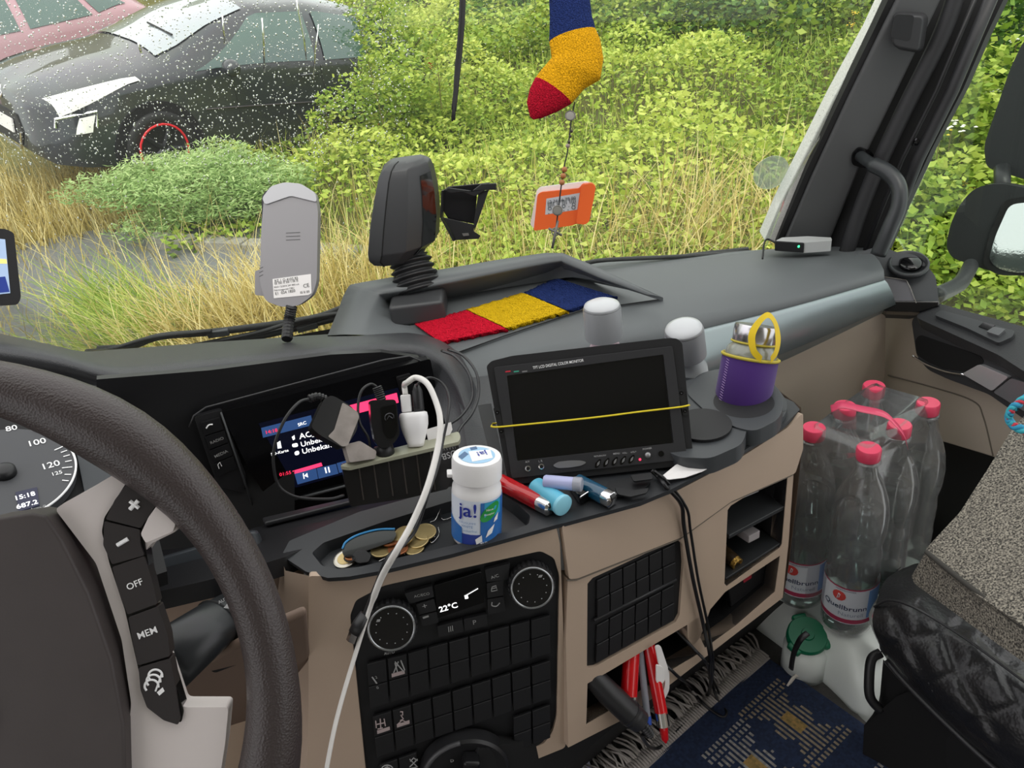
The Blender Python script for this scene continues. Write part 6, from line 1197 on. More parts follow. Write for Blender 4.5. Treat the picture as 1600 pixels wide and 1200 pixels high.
spray(1068, 512, 1.0, (-.16, -.1, 1), 31, 'glossy grey-capped bottle behind the right corner of the monitor', mat('pale_grey', 'b0b4b6', .2), .045)
FL = thing('purple_flask', onz(1160, 640, ZC - .015), 'steel-capped bottle in a purple sleeve with yellow strap in the right cup holder', 'bottle')
fb = onz(1158, 634, ZC - .018); ft = D(1182, 508, (fb - CAM).dot(FW) - .02); fa = (ft - fb).normalized(); FH = (ft - fb).length; fr = .0325 * 1.02
PUR = mat('purple_neoprene', '3c1468', .75, bump=(900, .2, .0004), sheen=.2)
mb = MB(); mb.lathe([(fr * .96, 0), (fr, .004), (fr, FH * .60), (fr * .99, FH * .605), (fr * .92, FH * .607)], fb, fa, 40); make('sleeve', mb, PUR, FL, smooth='auto')
mb = MB(); mb.lathe([(fr * 1.0, FH * .595), (fr * 1.05, FH * .605), (fr * 1.05, FH * .625), (fr * 1.0, FH * .635), (fr * .95, FH * .63), (fr * .93, FH * .6)], fb, fa, 40); make('yellow_trim', mb, mat('trim_yellow', 'b8a83a', .6), FL, smooth=True)
mb = MB(); mb.lathe([(fr * .92, FH * .55), (fr * .92, FH * .66), (fr * .86, FH * .72), (fr * .70, FH * .77), (fr * .68, FH * .80)], fb, fa, 40); make('glass_shoulder', mb, mat('flask_glass', 'a8aca0', .08, metal=.0, coat=.5, trans=.4, bump=(300, .2, .001)), FL, smooth=True)
mb = MB(); mb.lathe([(fr * .74, FH * .79), (fr * .76, FH * .80), (fr * .76, FH * .975), (fr * .73, FH * 1.0), (fr * .6, FH * .995), (fr * .0, FH * .99)], fb, fa, 40); make('steel_cap', mb, mat('steel_cap', 'c4c2c4', .22, metal=.95), FL, smooth='auto')
mb = MB(); mb.lathe([(fr * .78, FH * .775), (fr * .8, FH * .785), (fr * .78, FH * .795)], fb, fa, 40); make('yellow_seal', mb, mat('trim_yellow', 'b8a83a'), FL, smooth=True)
de = (ft - CAM).dot(FW) - .028
lp = [D(1190, 562, de), D(1178, 548, de), D(1175, 525, de), D(1184, 506, de), D(1200, 492, de - .002), D(1212, 506, de), D(1216, 530, de), D(1213, 550, de), D(1205, 562, de)]
mb = MB(); S_ = spl(lp, 5); wdir = (FW * .2 + RT * .4 + V(0, 0, .4)).normalized(); cS = sum(S_, Vector()) / len(S_); rows = [[p - (p - cS).normalized() * .0035, p + (p - cS).normalized() * .0035 + FW * .003] for p in S_]; mb.grid(rows, .0012, FW); make('strap', mb, mat('strap_yellow', 'dcbc10', .5), FL, smooth=False)
mb = MB(); 
for k in range(18): t = .03 + k * .031; a_ = -1.0; f_ = (CAM - fb); f_ = (f_ - fa * f_.dot(fa)).normalized(); s_ = f_.cross(fa); s_ = s_ if s_.dot(RT) < 0 else -s_; p0 = fb + fa * FH * t + (f_ * math.cos(.75) + s_ * math.sin(.75)) * (fr + .0004); p1 = fb + fa * FH * (t + .015) + (f_ * math.cos(.9) + s_ * math.sin(.9)) * (fr + .0004); mb.tube([p0, p1], .0004, 4)
make('stitching', mb, mat('stitch', 'a88cc0', .7), FL)['kind'] = 'stuff'
# ------------------------------------------------------------ things in the console bays
def cyl3(name, pts, rs, m, par, sg=16): mb = MB(); mb.tube([CRP.p(p[0], p[1], (.985 - p[2]) * .5 + .006) for p in pts], rs, sg); return make(name, mb, m, par, smooth='auto')
RP = thing('red_pen', D(1013, 1125, .93), 'thick transparent red ballpoint pen hanging out of the lower bay', 'pen'); rg_ = mat('red_gloss2', 'c01018', .15, coat=.5)
cyl3('barrel', [(1022, 1015, 1.02), (1015, 1095, .95)], .0078, rg_, RP); cyl3('silver_ring', [(1015, 1093, .952), (1014, 1110, .94)], .008, CHROME, RP); cyl3('tip', [(1014, 1109, .94), (1013, 1126, .93), (1013, 1131, .926)], [.0055, .0045, .001], rg_, RP)
RP2 = thing('red_lighter', D(985, 1080, .98), 'long red gloss lighter behind the red pen in the lower bay', 'lighter'); cyl3('tank', [(1000, 1020, 1.03), (978, 1082, .985)], .010, rg_, RP2); cyl3('metal_end', [(984, 1078, .98), (980, 1092, .975)], .0045, CHROME, RP2)
BPN = thing('clear_blue_pen', D(996, 1112, .95), 'clear ballpoint pen with a blue end between the red pens', 'pen'); cyl3('barrel', [(1008, 1020, 1.02), (998, 1104, .962)], .0042, mat('clear_pen', 'b8bcc8', .12, trans=.6), BPN); cyl3('blue_end', [(998, 1104, .962), (996, 1114, .955)], .0048, mat('blue_gloss', '2c4ea8'), BPN)
WT = thing('white_tag', D(1035, 1090, .97), 'white looped plastic tag hanging right of the red pen', 'tag'); WTP = CRP.up(.012); slab('tag', [(1024, 1010), (1032, 1008), (1046, 1050), (1046, 1078), (1036, 1099), (1026, 1096), (1025, 1080), (1036, 1084), (1040, 1066), (1030, 1040)], WTP, .002, WHITE, WT, r=5, bevel=.0006)
slab('tag_front', [(1024, 1036), (1036, 1042), (1038, 1062), (1028, 1072), (1024, 1064)], WTP, .002, WHITE, WT, off=.002, r=5, bevel=.0006)
PG = thing('lighter_socket_plug', D(960, 1090, .95), 'black round 12 volt plug pushed in at the lower left bay', 'plug'); cyl3('body', [(932, 1064, 1.02), (948, 1080, .99), (975, 1103, .955)], [.013, .0145, .0145], BLACK, PG, 24); cyl3('collar', [(970, 1099, .962), (982, 1108, .95)], [.0155, .0135], mat('collar_grey', '2a2a2c', .3), PG, 24)
mb = MB(); sp = spl([CRP.p(980, 1107, .022), CRP.p(988, 1115, .027), CRP.p(994, 1124, .03)], 8); mb.tube(sp, [.006 - .0001 * i + .0012 * (i % 2) for i in range(len(sp))], 10); make('strain_relief', mb, BLACK, PG)
ZR = 1.262
CB_ = lambda x, y, o=.008: CRP.p(x, y, o)
mb = MB(); mb.tube(spl([CB_(994, 1124, .03), CB_(1003, 1150, .0), onz(1016, 1168, ZR + .03), onz(1034, 1166, ZR), onz(1060, 1140, ZR), onz(1092, 1105, ZR), onz(1108, 1080, ZR + .02), CB_(1104, 1030), CB_(1092, 970), CB_(1076, 900), CB_(1062, 820), CB_(1052, 780, .014), onz(1040, 760, ZS + .004), onz(1028, 745, ZS + .004), onz(1018, 735, ZS + .01)], 8), .0024, 8); make('cable', mb, mat('cable_black', '151517', .35), PG, smooth=True)
mb = MB(); mb.tube(spl([CB_(1060, 985, -.03), CB_(1080, 1010, .004), CB_(1096, 1030, .01), onz(1110, 1060, ZR + .05), onz(1122, 1095, ZR), onz(1135, 1112, ZR), onz(1128, 1120, ZR), onz(1100, 1100, ZR + .006), onz(1075, 1070, ZR + .03), CB_(1050, 1048, .01), CB_(1030, 1030, -.03)], 8), .0020, 8); kw(make('looped_black_cable', mb, mat('cable_black', '151517'), smooth=True), 'thin black cable looping from the lower bay onto the rug', 'cable')
mb = MB(); mb.tube(spl([onz(1022, 735, ZS + .01), onz(1042, 752, ZS + .004), CB_(1060, 785, .014), CB_(1072, 825), CB_(1084, 900), CB_(1100, 975), CB_(1108, 1030), onz(1114, 1060, ZR + .05), onz(1124, 1084, ZR)], 8), .0017, 8); kw(make('monitor_cable', mb, mat('cable_black', '151517'), smooth=True), 'thin black cable hanging from the monitor down the beige console', 'cable')
PL_ = thing('upright_compartment_lighter', CRP.p(1160, 885, -.03), 'brown lighter with gold top in the open right compartment', 'lighter'); a = CRP.p(1150, 868, -.06); b = CRP.p(1158, 884, -.012); mb = MB(); mb.lathe([(.009, 0), (.009, (b - a).length)], a, b - a, 16); make('tank', mb, mat('brown_tank', '2c2012', .3), PL_, smooth='auto'); mb = MB(); mb.lathe([(.0085, 0), (.0085, .006), (.006, .006), (.006, .002), (0, .002)], b, b - a, 12); make('gold_top', mb, mat('gold_metal', 'c09a50', .3, metal=.9, bump=(400, .8, .002)), PL_, smooth='auto')
SB_ = thing('small_white_box', CRP.p(1190, 852, -.03), 'small pale box beside the lighter in the right compartment', 'box'); mb = MB(); c_ = CRP.p(1190, 846, -.035); mb.box(c_, CRP.n * .045, CRP.n.cross(V(0, 0, 1)).normalized() * .018, V(0, 0, .012)); make('box', mb, mat('box_grey', 'a8a2a4', .5), SB_, bevel=.001)
# ------------------------------------------------------------ rug
RZ = 1.252 + .002; RG = thing('fringed_rug', onz(1150, 1150, RZ), 'dark blue woven rug with cream zigzag figures and grey fringe on the cab floor', 'rug')
RPn = PL((0, 0, RZ + .004), (0, 0, 1)); rA, rB = RPn.p(1008, 1200), RPn.p(1197, 1030)      # left woven edge
rB2 = RPn.p(1440, 1215); ux = (rB - rA).normalized()       # along the fringe edge (going away)
vx_ = (rB2 - rB); vx_ = (vx_ - ux * vx_.dot(ux)).normalized(); Lr = (rB2 - rB).length
RGM = bpy.data.materials.new('rug_weave'); RGM.use_nodes = True; N = RGM.node_tree.nodes; L = RGM.node_tree.links; b = N['Principled BSDF']; b.inputs['Roughness'].default_value = .95
at = N.new('ShaderNodeAttribute'); at.attribute_name = 'col'; L.new(at.outputs['Color'], b.inputs['Base Color'])
uvn = N.new('ShaderNodeUVMap'); wv = N.new('ShaderNodeTexWave'); wv.inputs['Scale'].default_value = 1; wv.bands_direction = 'X'; mp = N.new('ShaderNodeMapping'); mp.inputs['Scale'].default_value = (45, 45, 45); L.new(uvn.outputs[0], mp.inputs[0]); L.new(mp.outputs[0], wv.inputs[0])
wv.wave_profile = 'SIN'; w2 = N.new('ShaderNodeTexWave'); w2.bands_direction = 'Y'; w2.inputs['Scale'].default_value = 1; L.new(mp.outputs[0], w2.inputs[0]); ad = N.new('ShaderNodeMath'); ad.operation = 'MULTIPLY'; L.new(wv.outputs['Fac'], ad.inputs[0]); L.new(w2.outputs['Fac'], ad.inputs[1])
bp = N.new('ShaderNodeBump'); bp.inputs['Distance'].default_value = .004; bp.inputs['Strength'].default_value = 1; L.new(ad.outputs[0], bp.inputs['Height']); L.new(bp.outputs[0], b.inputs['Normal'])
cs = .0038; nu, nv = 150, 110
start = rB + ux * .004; mb = MB()
NAVY, CREAM, GOLD = (.03, .058, .15), (.62, .52, .36), (.75, .5, .17)
def figure(px, py):   # stepped hourglass figure in pixel-measured rug cells
    c = RPn.p(px, py) - start; return int(-c.dot(ux) / cs), int(c.dot(vx_) / cs)
f1 = figure(1240, 1130); f2 = figure(1185, 1200); f3 = figure(1330, 1205)
figs = [(f1, 1.0, CREAM), (f2, 1.0, (.68, .66, .62)), ((f1[0] + 2, f1[1] + 46), 1, (.68, .66, .62))]
def colr(i, j):
    for (ci, cj), s, col in figs:
        di, dj = abs(i - ci), abs(j - cj)
        if di < 3 and dj < 5: return GOLD
        # spikes
        if dj <= 12 and di <= 11:
            h = [9, 8, 8, 6, 6, 4, 4, 7, 7, 9, 9, 2, 11][dj]
            if di <= h and (i * 1) % 2 == 0: return col
        if 13 <= dj <= 16 and di <= 12 and dj % 3 != 2 and (i % 2 == 0): return col
    return NAVY
def rgp(u, v, o=0): return start - ux * (u * cs) + vx_ * (v * cs) + V(0, 0, o)
def rz(u, v): return .002 * math.sin(u * .05) + .0025 * math.sin(v * .06 + u * .02)
me = bpy.data.meshes.new('weave'); vs, fs, cl = [], [], []
for j in range(nv + 1):
    for i in range(nu + 1): vs.append((rgp(i, j, rz(i, j)) - BASE[RG.name])[:])
for j in range(nv):
    for i in range(nu): fs.append((j * (nu + 1) + i, j * (nu + 1) + i + 1, (j + 1) * (nu + 1) + i + 1, (j + 1) * (nu + 1) + i)); cl.append(colr(i, j))
me.from_pydata(vs, [], fs); uvl = me.uv_layers.new(name='UVMap')
uvd = np.array([[(vi % (nu + 1)) * .5, (vi // (nu + 1)) * .5] for f in fs for vi in f], dtype=np.float32); uvl.data.foreach_set('uv', uvd.ravel() * .05 * 20 / 7.1619)
ca = me.color_attributes.new('col', 'FLOAT_COLOR', 'CORNER')
cdat = np.repeat(np.array([c + (1,) for c in cl], dtype=np.float32), 4, 0)
cdat[:, :3] *= np.repeat(rg.uniform(.75, 1.25, len(cl)), 4)[:, None]; ca.data.foreach_set('color', cdat.ravel())
me.materials.append(RGM); wo = bpy.data.objects.new('weave', me); COL.objects.link(wo); wo.parent = RG
sm = wo.modifiers.new('s', 'SOLIDIFY'); sm.thickness = .004
FRM = mat('fringe_wool', 'a39c98', .95, bump=(800, .5, .001)); mb = MB(); rk = random.Random(5)
for k in range(210):
    u = k * .0038 / cs * .72; p0 = rgp(u, 0, .001); e = -vx_ * rk.uniform(.055, .085) + ux * rk.uniform(-.025, .02); q1 = p0 + e * .5 + V(0, 0, .006 + rk.uniform(0, .008)) + ux * rk.uniform(-.008, .008)
    mb.tube(spl([p0 + vx_ * .004, p0 - vx_ * .014, q1, p0 + e + V(0, 0, -.002)], 3), [.0018] * 8 + [.0014, .0012], 5)
kw(make('fringe', mb, FRM, RG, smooth=True), kind='stuff')
mb = MB()
for k in range(125): p0 = rgp(k * 1.2, 0, .003); mb.tube([p0 + vx_ * .001, p0 - vx_ * .012 + V(0, 0, .0015), p0 - vx_ * .022], .0024, 6)
kw(make('knot_row', mb, FRM, RG, smooth=True), kind='stuff')
for k in range(3): mb = MB(); p0 = rgp(3 + k, 14, .002); mb.tube(spl([p0 - ux * .005, p0 + ux * .012 + V(0, 0, .008), p0 + ux * .024 + vx_ * (.006 * k - .006)], 4), .0018, 5); make('loose_thread', mb, mat('thread_white', 'd8d2c8', .9), RG, smooth=True)
# note paper at the bottom edge
mb = MB(); mb.slab([onz(x, y, 1.262) for x, y in ((890, 1192), (918, 1182), (930, 1215), (880, 1230))], V(0, 0, 1), .001); kw(make('note_sheet', mb, mat('paper_lilac', 'c8c6dc', .7)), 'pale sheet of paper at the rug edge under the console', 'paper')
# ------------------------------------------------------------ canister
CN = thing('water_canister', onz(1290, 1080, 1.10), 'white translucent plastic canister with green screw cap on the floor', 'canister'); CZ = 1.335; CNM = mat('canister_white', 'dfe5e0', .35)
cpx = [(1130, 890), (1180, 820), (1300, 750), (1450, 790), (1460, 940), (1430, 1050), (1350, 1062), (1312, 1022), (1232, 958), (1140, 895)]
mb = MB(); t_ = [onz(x, y, CZ) for x, y in rnd(cpx, 25, 5)]; cx = sum(t_, Vector()) / len(t_); n = len(t_); rows = []
for sc_, z_ in ((.60, CZ + .0), (.76, CZ - .006), (.88, CZ - .022), (.96, CZ - .045), (1.0, CZ - .08), (1.0, 1.16), (.97, 1.12), (.9, 1.098)): rows.append([V(cx.x + (p.x - cx.x) * sc_, cx.y + (p.y - cx.y) * sc_, z_) for p in t_] )
rows = [r + [r[0]] for r in rows]; mb.grid(rows); mb.add(rows[0][:-1], [tuple(range(n))]); mb.add(rows[-1][:-1], [tuple(range(n))]); make('tank', mb, CNM, CN, smooth=True)
gcp = onz(1261, 998, CZ - .02); mb = MB(); mb.lathe([(.036, -.06), (.034, -.004), (.028, .0), (.026, .008)], gcp + V(0, 0, -.012), (0, 0, 1), 30); make('neck', mb, CNM, CN, smooth=True)
GRN = mat('cap_green', '0f7350', .4); nc = V(-.12, -.35, 1).normalized(); mb = MB(); mb.lathe([(.0285, -.014), (.030, -.012), (.030, 0), (.028, .003), (.010, .003), (.009, .006), (0, .006)], gcp + V(0, 0, .008), nc, 40); gcap = make('green_cap', mb, GRN, CN, smooth='auto')
for k in range(3): t = k * 2.09 + .6; a_ = nc.orthogonal().normalized(); e = a_ * math.cos(t) + nc.cross(a_) * math.sin(t); mb = MB(); mb.box(gcp + V(0, 0, .008) + e * .030 - nc * .005, e * .010, nc.cross(e) * .022, nc * .013); make('cap_lug', mb, GRN, gcap, bevel=.003)
mb = MB(); mb.tube(spl([D(1262, 989, 1.03), D(1250, 1000, 1.03), D(1240, 1022, 1.06), D(1236, 1045, 1.07)], 5), .0045, 8, flat=.5); make('retaining_strap', mb, BLACK, CN, smooth=True)
# ------------------------------------------------------------ bottle pack
PET = thinglass('pet_neck', 'f2f8f7', 1.0, .2, .06); WAT = mat('water', 'eef8f6', .0, trans=1, ior=1.25)
PETG = thinglass('pet_shell', 'fbfdfc', 1.7, .11, .04)
CAPM = mat('cap_pink', 'e24868', .4, coat=.2); LABM = mat('bottle_label', 'dfe4ea', .45); LABR = mat('label_crimson', 'b03a5a', .45); LABB = mat('label_blue2', '7fa8dc', .45); INK = mat('label_ink2', '33415e', .5); LRED = mat('label_red', 'e0504a', .45)
zc_ = 1.66; capsP = [onz(1272, 668, zc_), onz(1358, 700, zc_)]; bd = (onz(1312, 640, zc_) - capsP[0]); bd.z = 0; bd = bd.normalized() * .075
def bottle(cap, label, lab=True, face=None):
    b0 = V(cap.x, cap.y, 1.337); o = thing('water_bottle', b0, label, 'bottle', 'shrink-wrapped water bottles'); r = .0372; Hh = zc_ - 1.337
    pf = [(.0, 0), (r * .75, .0), (r * .98, .006), (r, .02), (r * .97, .028), (r, .036), (r * .985, .10), (r * .93, .107), (r * .97, .114), (r * .93, .121), (r * .97, .128), (r * .93, .135), (r * .97, .142), (r * .95, .15), (r * .9, .165), (r * 1.0, .185), (r * 1.0, .215), (r * .9, .24), (r * .68, .265), (r * .42, .285), (.0135, .297), (.0135, Hh - .012)]
    mb = MB(); mb.lathe(pf, b0, (0, 0, 1), 32); make('shell', mb, PETG, o, smooth=True)
    mb = MB(); mb.lathe([(p[0] * .96, p[1] + .001) for p in pf if p[1] < .20] + [(r * .96, .215), (0, .2155)], b0, (0, 0, 1), 28); make('water', mb, WAT, o, smooth=True)
    mb = MB(); mb.lathe([(.0155, Hh - .016), (.0158, Hh - .015), (.0158, Hh - .001), (.0145, Hh + .001), (0, Hh + .001)], b0, (0, 0, 1), 28); c = make('cap', mb, CAPM, o, smooth='auto')
    mb = MB(); mb.lathe([(.0165, Hh - .022), (.0175, Hh - .020), (.0165, Hh - .018)], b0, (0, 0, 1), 24); make('neck_ring', mb, PETG, o, smooth=True)
    f_ = (CAM - b0); f_.z = 0; f_.normalize(); s_ = f_.cross(V(0, 0, 1)); s_ = s_ if s_.dot(RT) > 0 else -s_
    if lab:
        def P_(u, z_, of=.0006): return b0 + V(0, 0, z_) + (f_ * math.cos(u) + s_ * math.sin(u)) * (r + of)
        def wr_(nm, u0, u1, z0, z1, m, of=.0006):
            mb = MB(); mb.grid([[P_(u0 + (u1 - u0) * i / 20, z_, of) for i in range(21)] for z_ in (z0, z1)]); return make(nm, mb, m, o, smooth=True)
        wr_('paper_label', -1.9, 1.9, .030, .100, LABM); wr_('label_band', -1.9, 1.9, .098, .1005, LABR, .001); wr_('label_band', -1.9, 1.9, .032, .040, LABR, .001); wr_('label_panel', .75, 1.5, .042, .096, LABB, .001)
        mb = MB(); mb.add([P_(-.35, .083, .002)] + [P_(-.35 + .26 * math.cos(t), .083 + .0095 * math.sin(t), .0012) for t in [i * .5236 for i in range(12)]], [(0, i + 1, (i + 1) % 12 + 1) for i in range(12)]); make('round_mark', mb, LRED, o)
        mb = MB(); mb.tube([P_(-.40, .078, .0022), P_(-.36, .088, .0022), P_(-.30, .086, .0022), P_(-.34, .080, .0022)], .0006, 5); make('mark_figure', mb, LABM, o)
        def ct(s, u0, u1, z_, m, bold=0):
            A, B = P_(u0, z_), P_(u1, z_); t_ = text3(s, A, B, f_, m, o, bold=bold); bs = BASE[o.name]; L_ = (B - A).length; dr = (B - A).normalized()
            for vt in t_.data.vertices:
                p = vt.co + bs; u = u0 + (u1 - u0) * (p - A).dot(dr) / L_; vt.co = P_(u, p.z - b0.z, .0013) - bs
        ct('Quellbrunn', -.95, .72, .058, INK, .01); ct('Naturell', -.3, .6, .046, mat('label_grey2', '98a4b4', .5)); ct('MINERALWASSER', -.5, .25, .0945, INK)
    return o
lbs = [('left', 'front', 0, 0), ('right', 'front', 1, 0), ('left', 'middle', 0, 1), ('right', 'middle', 1, 1), ('left', 'back', 0, 2), ('right', 'back', 1, 2)]
for a, b, i, j in lbs: bottle(capsP[i] + bd * j, 'clear water bottle with pink cap, %s row %s of the shrink-wrapped six-pack' % (b, a), j == 0)
# shrink film
cns = [capsP[0], capsP[1], capsP[1] + bd * 2, capsP[0] + bd * 2]; cen = sum(cns, Vector()) / 4
def ringf(z_, sc, ex):
    out = []
    for k in range(4):
        a, b = cns[k], cns[(k + 1) % 4]; 
        for t in (0.04, .18, .5, .82, .96):
            p = a.lerp(b, t); e = (p - cen); e.z = 0; dip = .012 * math.sin(math.pi * t) * ex; p = cen + e * sc + e.normalized() * (.038 * ex - dip); out.append(V(p.x, p.y, z_ - (.0)))
    return out + [out[0]]
rk = random.Random(8); rows = []
for z_, sc, ex in ((1.336, 1, .95), (1.36, 1, 1.06), (1.43, 1, 1.04), (1.50, 1, 1.05), (1.56, 1, 1.03), (1.60, 1.0, .86), (1.63, 1.0, .60), (1.65, .96, .46), (1.663, .9, .3)): rows.append([p + V(rk.uniform(-.0012, .0012), rk.uniform(-.0012, .0012), rk.uniform(-.001, .001)) for p in ringf(z_, sc, ex)])
FILM = thinglass('shrink_film', 'ffffff', 1.6, .06, .1); mb = MB(); mb.grid(rows)
for r in rows[-1:]:
    c3 = [p + V(0, 0, 0) for p in r[:-1]]; ct_ = sum(c3, Vector()) / len(c3) - V(0, 0, .03); mb.add([ct_] + c3, [(0, i + 1, (i + 1) % len(c3) + 1) for i in range(len(c3))])
for i in range(16):   # stretched pleats between the caps
    a = cns[i % 4]; b = cns[(i + 1 + i // 4) % 4]; t = rk.uniform(.2, .8); e = a.lerp(b, t); 
    mb.add([a + V(rk.uniform(-.01, .01), rk.uniform(-.01, .01), -.008), e + V(0, rk.uniform(-.01, .01), -.036), e + V(.006, rk.uniform(-.01, .01), -.03)], [(0, 1, 2)])
kw(make('shrink_wrap', mb, FILM, smooth=True), 'clear shrink film around the six water bottles', 'shrink film')
PH = mat('handle_pink', 'd8486a', .35, coat=.3); mb = MB(); hp = spl([onz(*p) for p in ((1298, 640, 1.672), (1316, 634, 1.682), (1345, 640, 1.682), (1380, 648, 1.682), (1398, 662, 1.68), (1412, 680, 1.67), (1417, 698, 1.66))], 5)
rows = [[p - ux * .0 + V(.006 * k, .010 * k, .0015 * (k % 2)) for k in (-.8, -.3, .3, .8)] for p in hp]; mb.grid(rows, .0006, (0, 0, 1)); kw(make('carry_strap', mb, PH, smooth=True), 'pink plastic carry strap across the top of the bottle pack', 'strap')
# ------------------------------------------------------------ passenger seat
ST = thing('passenger_seat', V(.75, .45, 1.1), 'black quilted leather passenger seat at the lower right', 'seat'); SL = mat('seat_leather', '1c1c1e', .38, bump=(260, .4, .001), vor=True, coat=.1)
def gridpx(rows, n=4, m=4): 
    R = [spl([D(*p) for p in r], n) for r in rows]; C = list(zip(*R)); C = [spl(list(c), m) for c in C]; return [list(r) for r in zip(*C)]
top_ = [[(1408, 886, 1.08), (1440, 880, 1.06), (1500, 920, .99), (1570, 1000, .93), (1640, 1060, .89)],
        [(1380, 905, 1.04), (1430, 915, 1.0), (1500, 965, .95), (1570, 1030, .90), (1640, 1090, .86)],
        [(1364, 945, 1.0), (1410, 950, .96), (1480, 990, .925), (1560, 1050, .875), (1640, 1120, .83)],
        [(1360, 975, .985), (1400, 1000, .955), (1470, 1055, .91), (1555, 1115, .865), (1640, 1175, .82)],
        [(1372, 1005, .99), (1405, 1040, .965), (1470, 1100, .92), (1550, 1165, .875), (1640, 1230, .83)],
        [(1385, 1030, 1.02), (1415, 1070, 1.0), (1475, 1130, .96), (1545, 1195, .92), (1640, 1270, .88)]]
G_ = gridpx(top_, 14, 10); mb = MB(); nr, nc_ = len(G_), len(G_[0])
def topx(p): q = p - CAM; d = q.dot(FW); return Vector((800 + FPX * q.dot(RT) / d, 600 - FPX * q.dot(UP) / d)), d
SEAMS = [[(1392, 952), (1418, 1003), (1440, 1045), (1462, 1090)], [(1440, 945), (1468, 975), (1476, 992), (1500, 1054), (1532, 1106), (1560, 1150)], [(1540, 1000), (1552, 1016), (1581, 1072), (1605, 1110), (1640, 1160)], [(1372, 1020), (1418, 1004), (1471, 987), (1500, 980)], [(1440, 1075), (1497, 1054), (1532, 1040), (1575, 1036)], [(1520, 1130), (1558, 1115), (1605, 1103), (1640, 1100)]]
SD = [spl([Vector((x, y, 0)) for x, y in s_], 12) for s_ in SEAMS]; SDf = [q for s_ in SD for q in s_]
GP2 = [(topx(p)) for r_ in G_ for p in r_]
def gdep(x, y): return min(GP2, key=lambda q: (q[0].x - x) ** 2 + (q[0].y - y) ** 2)[1]
seamlines = [[D(q.x, q.y, gdep(q.x, q.y) + .004) for q in s_] for s_ in SD]
for i in range(nr):
    for j in range(nc_):
        px_ = GP2[i * nc_ + j][0]; dd = min((q.x - px_.x) ** 2 + (q.y - px_.y) ** 2 for q in SDf); G_[i][j] = G_[i][j] + FW * (.010 * math.exp(-dd / 160) - .006)
mb2 = MB()
for s_ in seamlines: mb2.tube(s_, .0009, 5)
make('quilt_seam', mb2, mat('seat_piping', '2c2c2e', .35), ST, smooth=True)
mb.grid(G_); make('quilted_cushion', mb, SL, ST, smooth=True)
mb = MB(); g2 = gridpx([[(1408, 886, 1.08), (1364, 945, 1.0), (1360, 975, .985), (1385, 1030, 1.02)], [(1400, 890, 1.2), (1368, 950, 1.15), (1364, 980, 1.14), (1388, 1034, 1.12)]], 5, 2); mb.grid(g2); make('cushion_side', mb, SL, ST, smooth=True)
def piping(px, r=.0022): mb = MB(); mb.tube(spl([D(*p) for p in px], 6), r, 8); make('piping', mb, mat('seat_piping', '2c2c2e', .35), ST, smooth=True)
piping([(1366, 948, .994), (1390, 938, .97), (1430, 950, .935), (1500, 992, .895), (1560, 1035, .86), (1640, 1095, .81)], .0016)
piping([(1385, 1032, 1.01), (1420, 1072, .985), (1480, 1132, .945), (1545, 1192, .905), (1600, 1235, .88)], .004)
mb = MB(); g3 = gridpx([[(1380, 1030, 1.03), (1430, 1085, 1.0), (1550, 1200, .92), (1640, 1275, .88)], [(1372, 1120, 1.1), (1350, 1140, 1.1), (1400, 1200, 1.08), (1500, 1300, 1.0)]], 5, 5); mb.grid(g3); make('seat_base', mb, BLACKM, ST, smooth=True)
mb = MB(); g3 = gridpx([[(1350, 1135, 1.06), (1420, 1080, 1.0), (1500, 1120, .94), (1640, 1240, .88)], [(1345, 1240, 1.1), (1400, 1240, 1.06), (1500, 1260, 1.0), (1640, 1300, .95)]], 4, 4); mb.grid(g3); make('seat_base_cover', mb, mat('base_cloth', '0e0e0f', .9), ST, smooth=True)
mb = MB(); mb.tube(spl([D(*p) for p in ((1376, 1020, 1.04), (1362, 1030, 1.04), (1358, 1060, 1.04), (1360, 1090, 1.04), (1376, 1110, 1.04))], 6), .0065, 10); make('release_bar', mb, BLACK, ST, smooth=True)
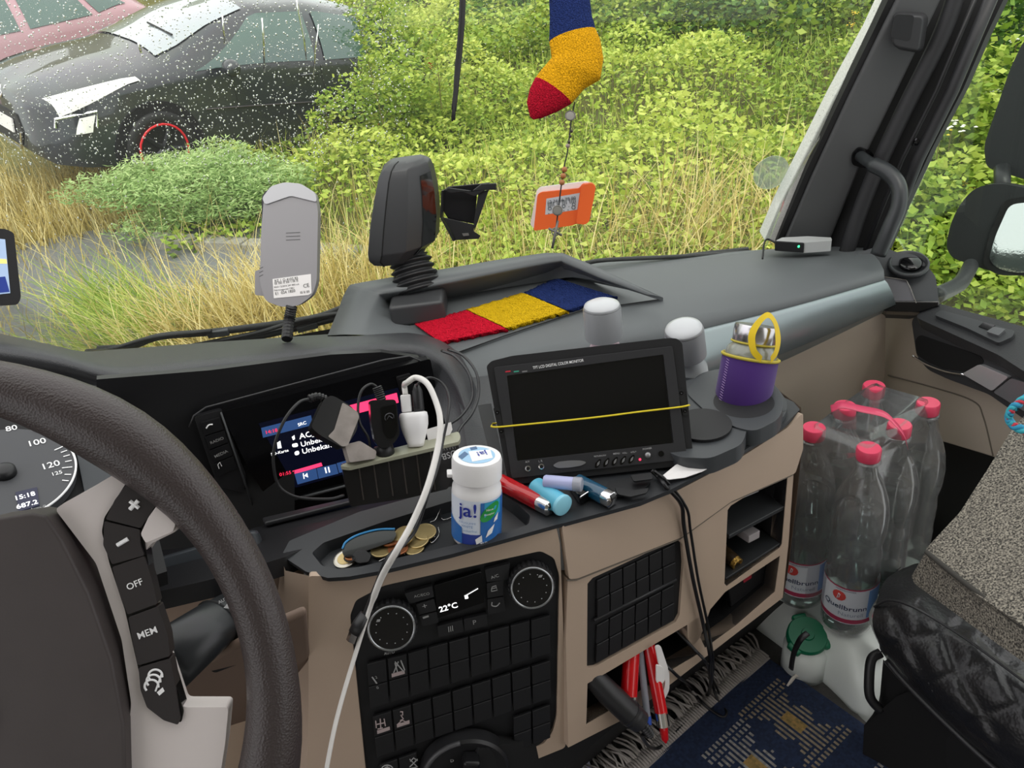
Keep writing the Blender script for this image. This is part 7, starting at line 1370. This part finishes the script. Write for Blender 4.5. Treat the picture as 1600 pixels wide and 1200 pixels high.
# folded grey speckled backrest with a coloured rope
FBK = thing('folded_backrest', V(.85, .55, 1.5), 'speckled grey upholstered backrest folded forward over the black seat', 'backrest')
SPM = bpy.data.materials.new('speckled_cloth'); SPM.use_nodes = True; N = SPM.node_tree.nodes; L = SPM.node_tree.links; b = N['Principled BSDF']; b.inputs['Roughness'].default_value = .95
t = N.new('ShaderNodeTexCoord'); v1 = N.new('ShaderNodeTexNoise'); v1.inputs['Scale'].default_value = 520; v1.inputs['Detail'].default_value = 2; r = N.new('ShaderNodeValToRGB'); r.color_ramp.interpolation = 'LINEAR'; el = r.color_ramp.elements; el[0].position = .36; el[0].color = (*lin('2a2824'), 1); el[1].position = .66; el[1].color = (*lin('989284'), 1); e = el.new(.5); e.color = (*lin('6a655d'), 1)
L.new(t.outputs['Object'], v1.inputs[0]); L.new(v1.outputs[0], r.inputs[0]); L.new(r.outputs[0], b.inputs['Base Color']); bp = N.new('ShaderNodeBump'); bp.inputs['Distance'].default_value = .001; bp.inputs['Strength'].default_value = .6; L.new(v1.outputs[0], bp.inputs['Height']); L.new(bp.outputs[0], b.inputs['Normal']); MATS['speckled'] = SPM
fm = [[(1584, 668, .94), (1530, 668, .94)], ]
fA = PL3(D(1600, 655, .93), D(1445, 865, .86), D(1600, 980, .74))
slab('main_face', [(1640, 632), (1602, 648), (1580, 672), (1545, 730), (1500, 800), (1446, 858), (1452, 868), (1520, 925), (1640, 1005)], fA, .05, SPM, FBK, off=.0, r=5, bevel=.008, seg=4)
fB = PL3(fA.p(1446, 860, -.004), fA.p(1640, 1003, -.004), D(1430, 902, .89)); slab('lower_face', [(1448, 862), (1640, 1000), (1640, 1062), (1560, 1006), (1430, 912), (1425, 900)], fB, .03, SPM, FBK, off=.001, r=4, bevel=.005, seg=3)
mb = MB(); mb.tube(spl([D(1447, 862, .856), D(1500, 905, .812), D(1560, 950, .772), D(1640, 1008, .72)], 5), .0028, 8); make('seam_piping', mb, mat('seam_dk', '3c3a36', .9), FBK, smooth=True)
rope = thing('coloured_rope', D(1590, 660, .9), 'blue and red braided rope loop hanging over the grey backrest', 'rope'); rpnt = spl([D(*p) for p in ((1640, 612, .86), (1600, 625, .87), (1580, 642, .88), (1577, 656, .885), (1590, 668, .875), (1640, 690, .85))], 10)
for k, (c, nm) in enumerate((('2e8fb4', 'blue_strand'), ('c83a4a', 'red_strand'), ('3aa8b8', 'teal_strand'))):
    mb = MB(); pp = []; 
    for i, p in enumerate(rpnt): tt = i * .75 + k * 2.094; pp.append(p + UP * .0028 * math.cos(tt) + FW * .0028 * math.sin(tt))
    mb.tube(pp, .0032 if k != 1 else .0022, 8); make(nm, mb, mat('rope' + c, c, .7), rope, smooth=True)
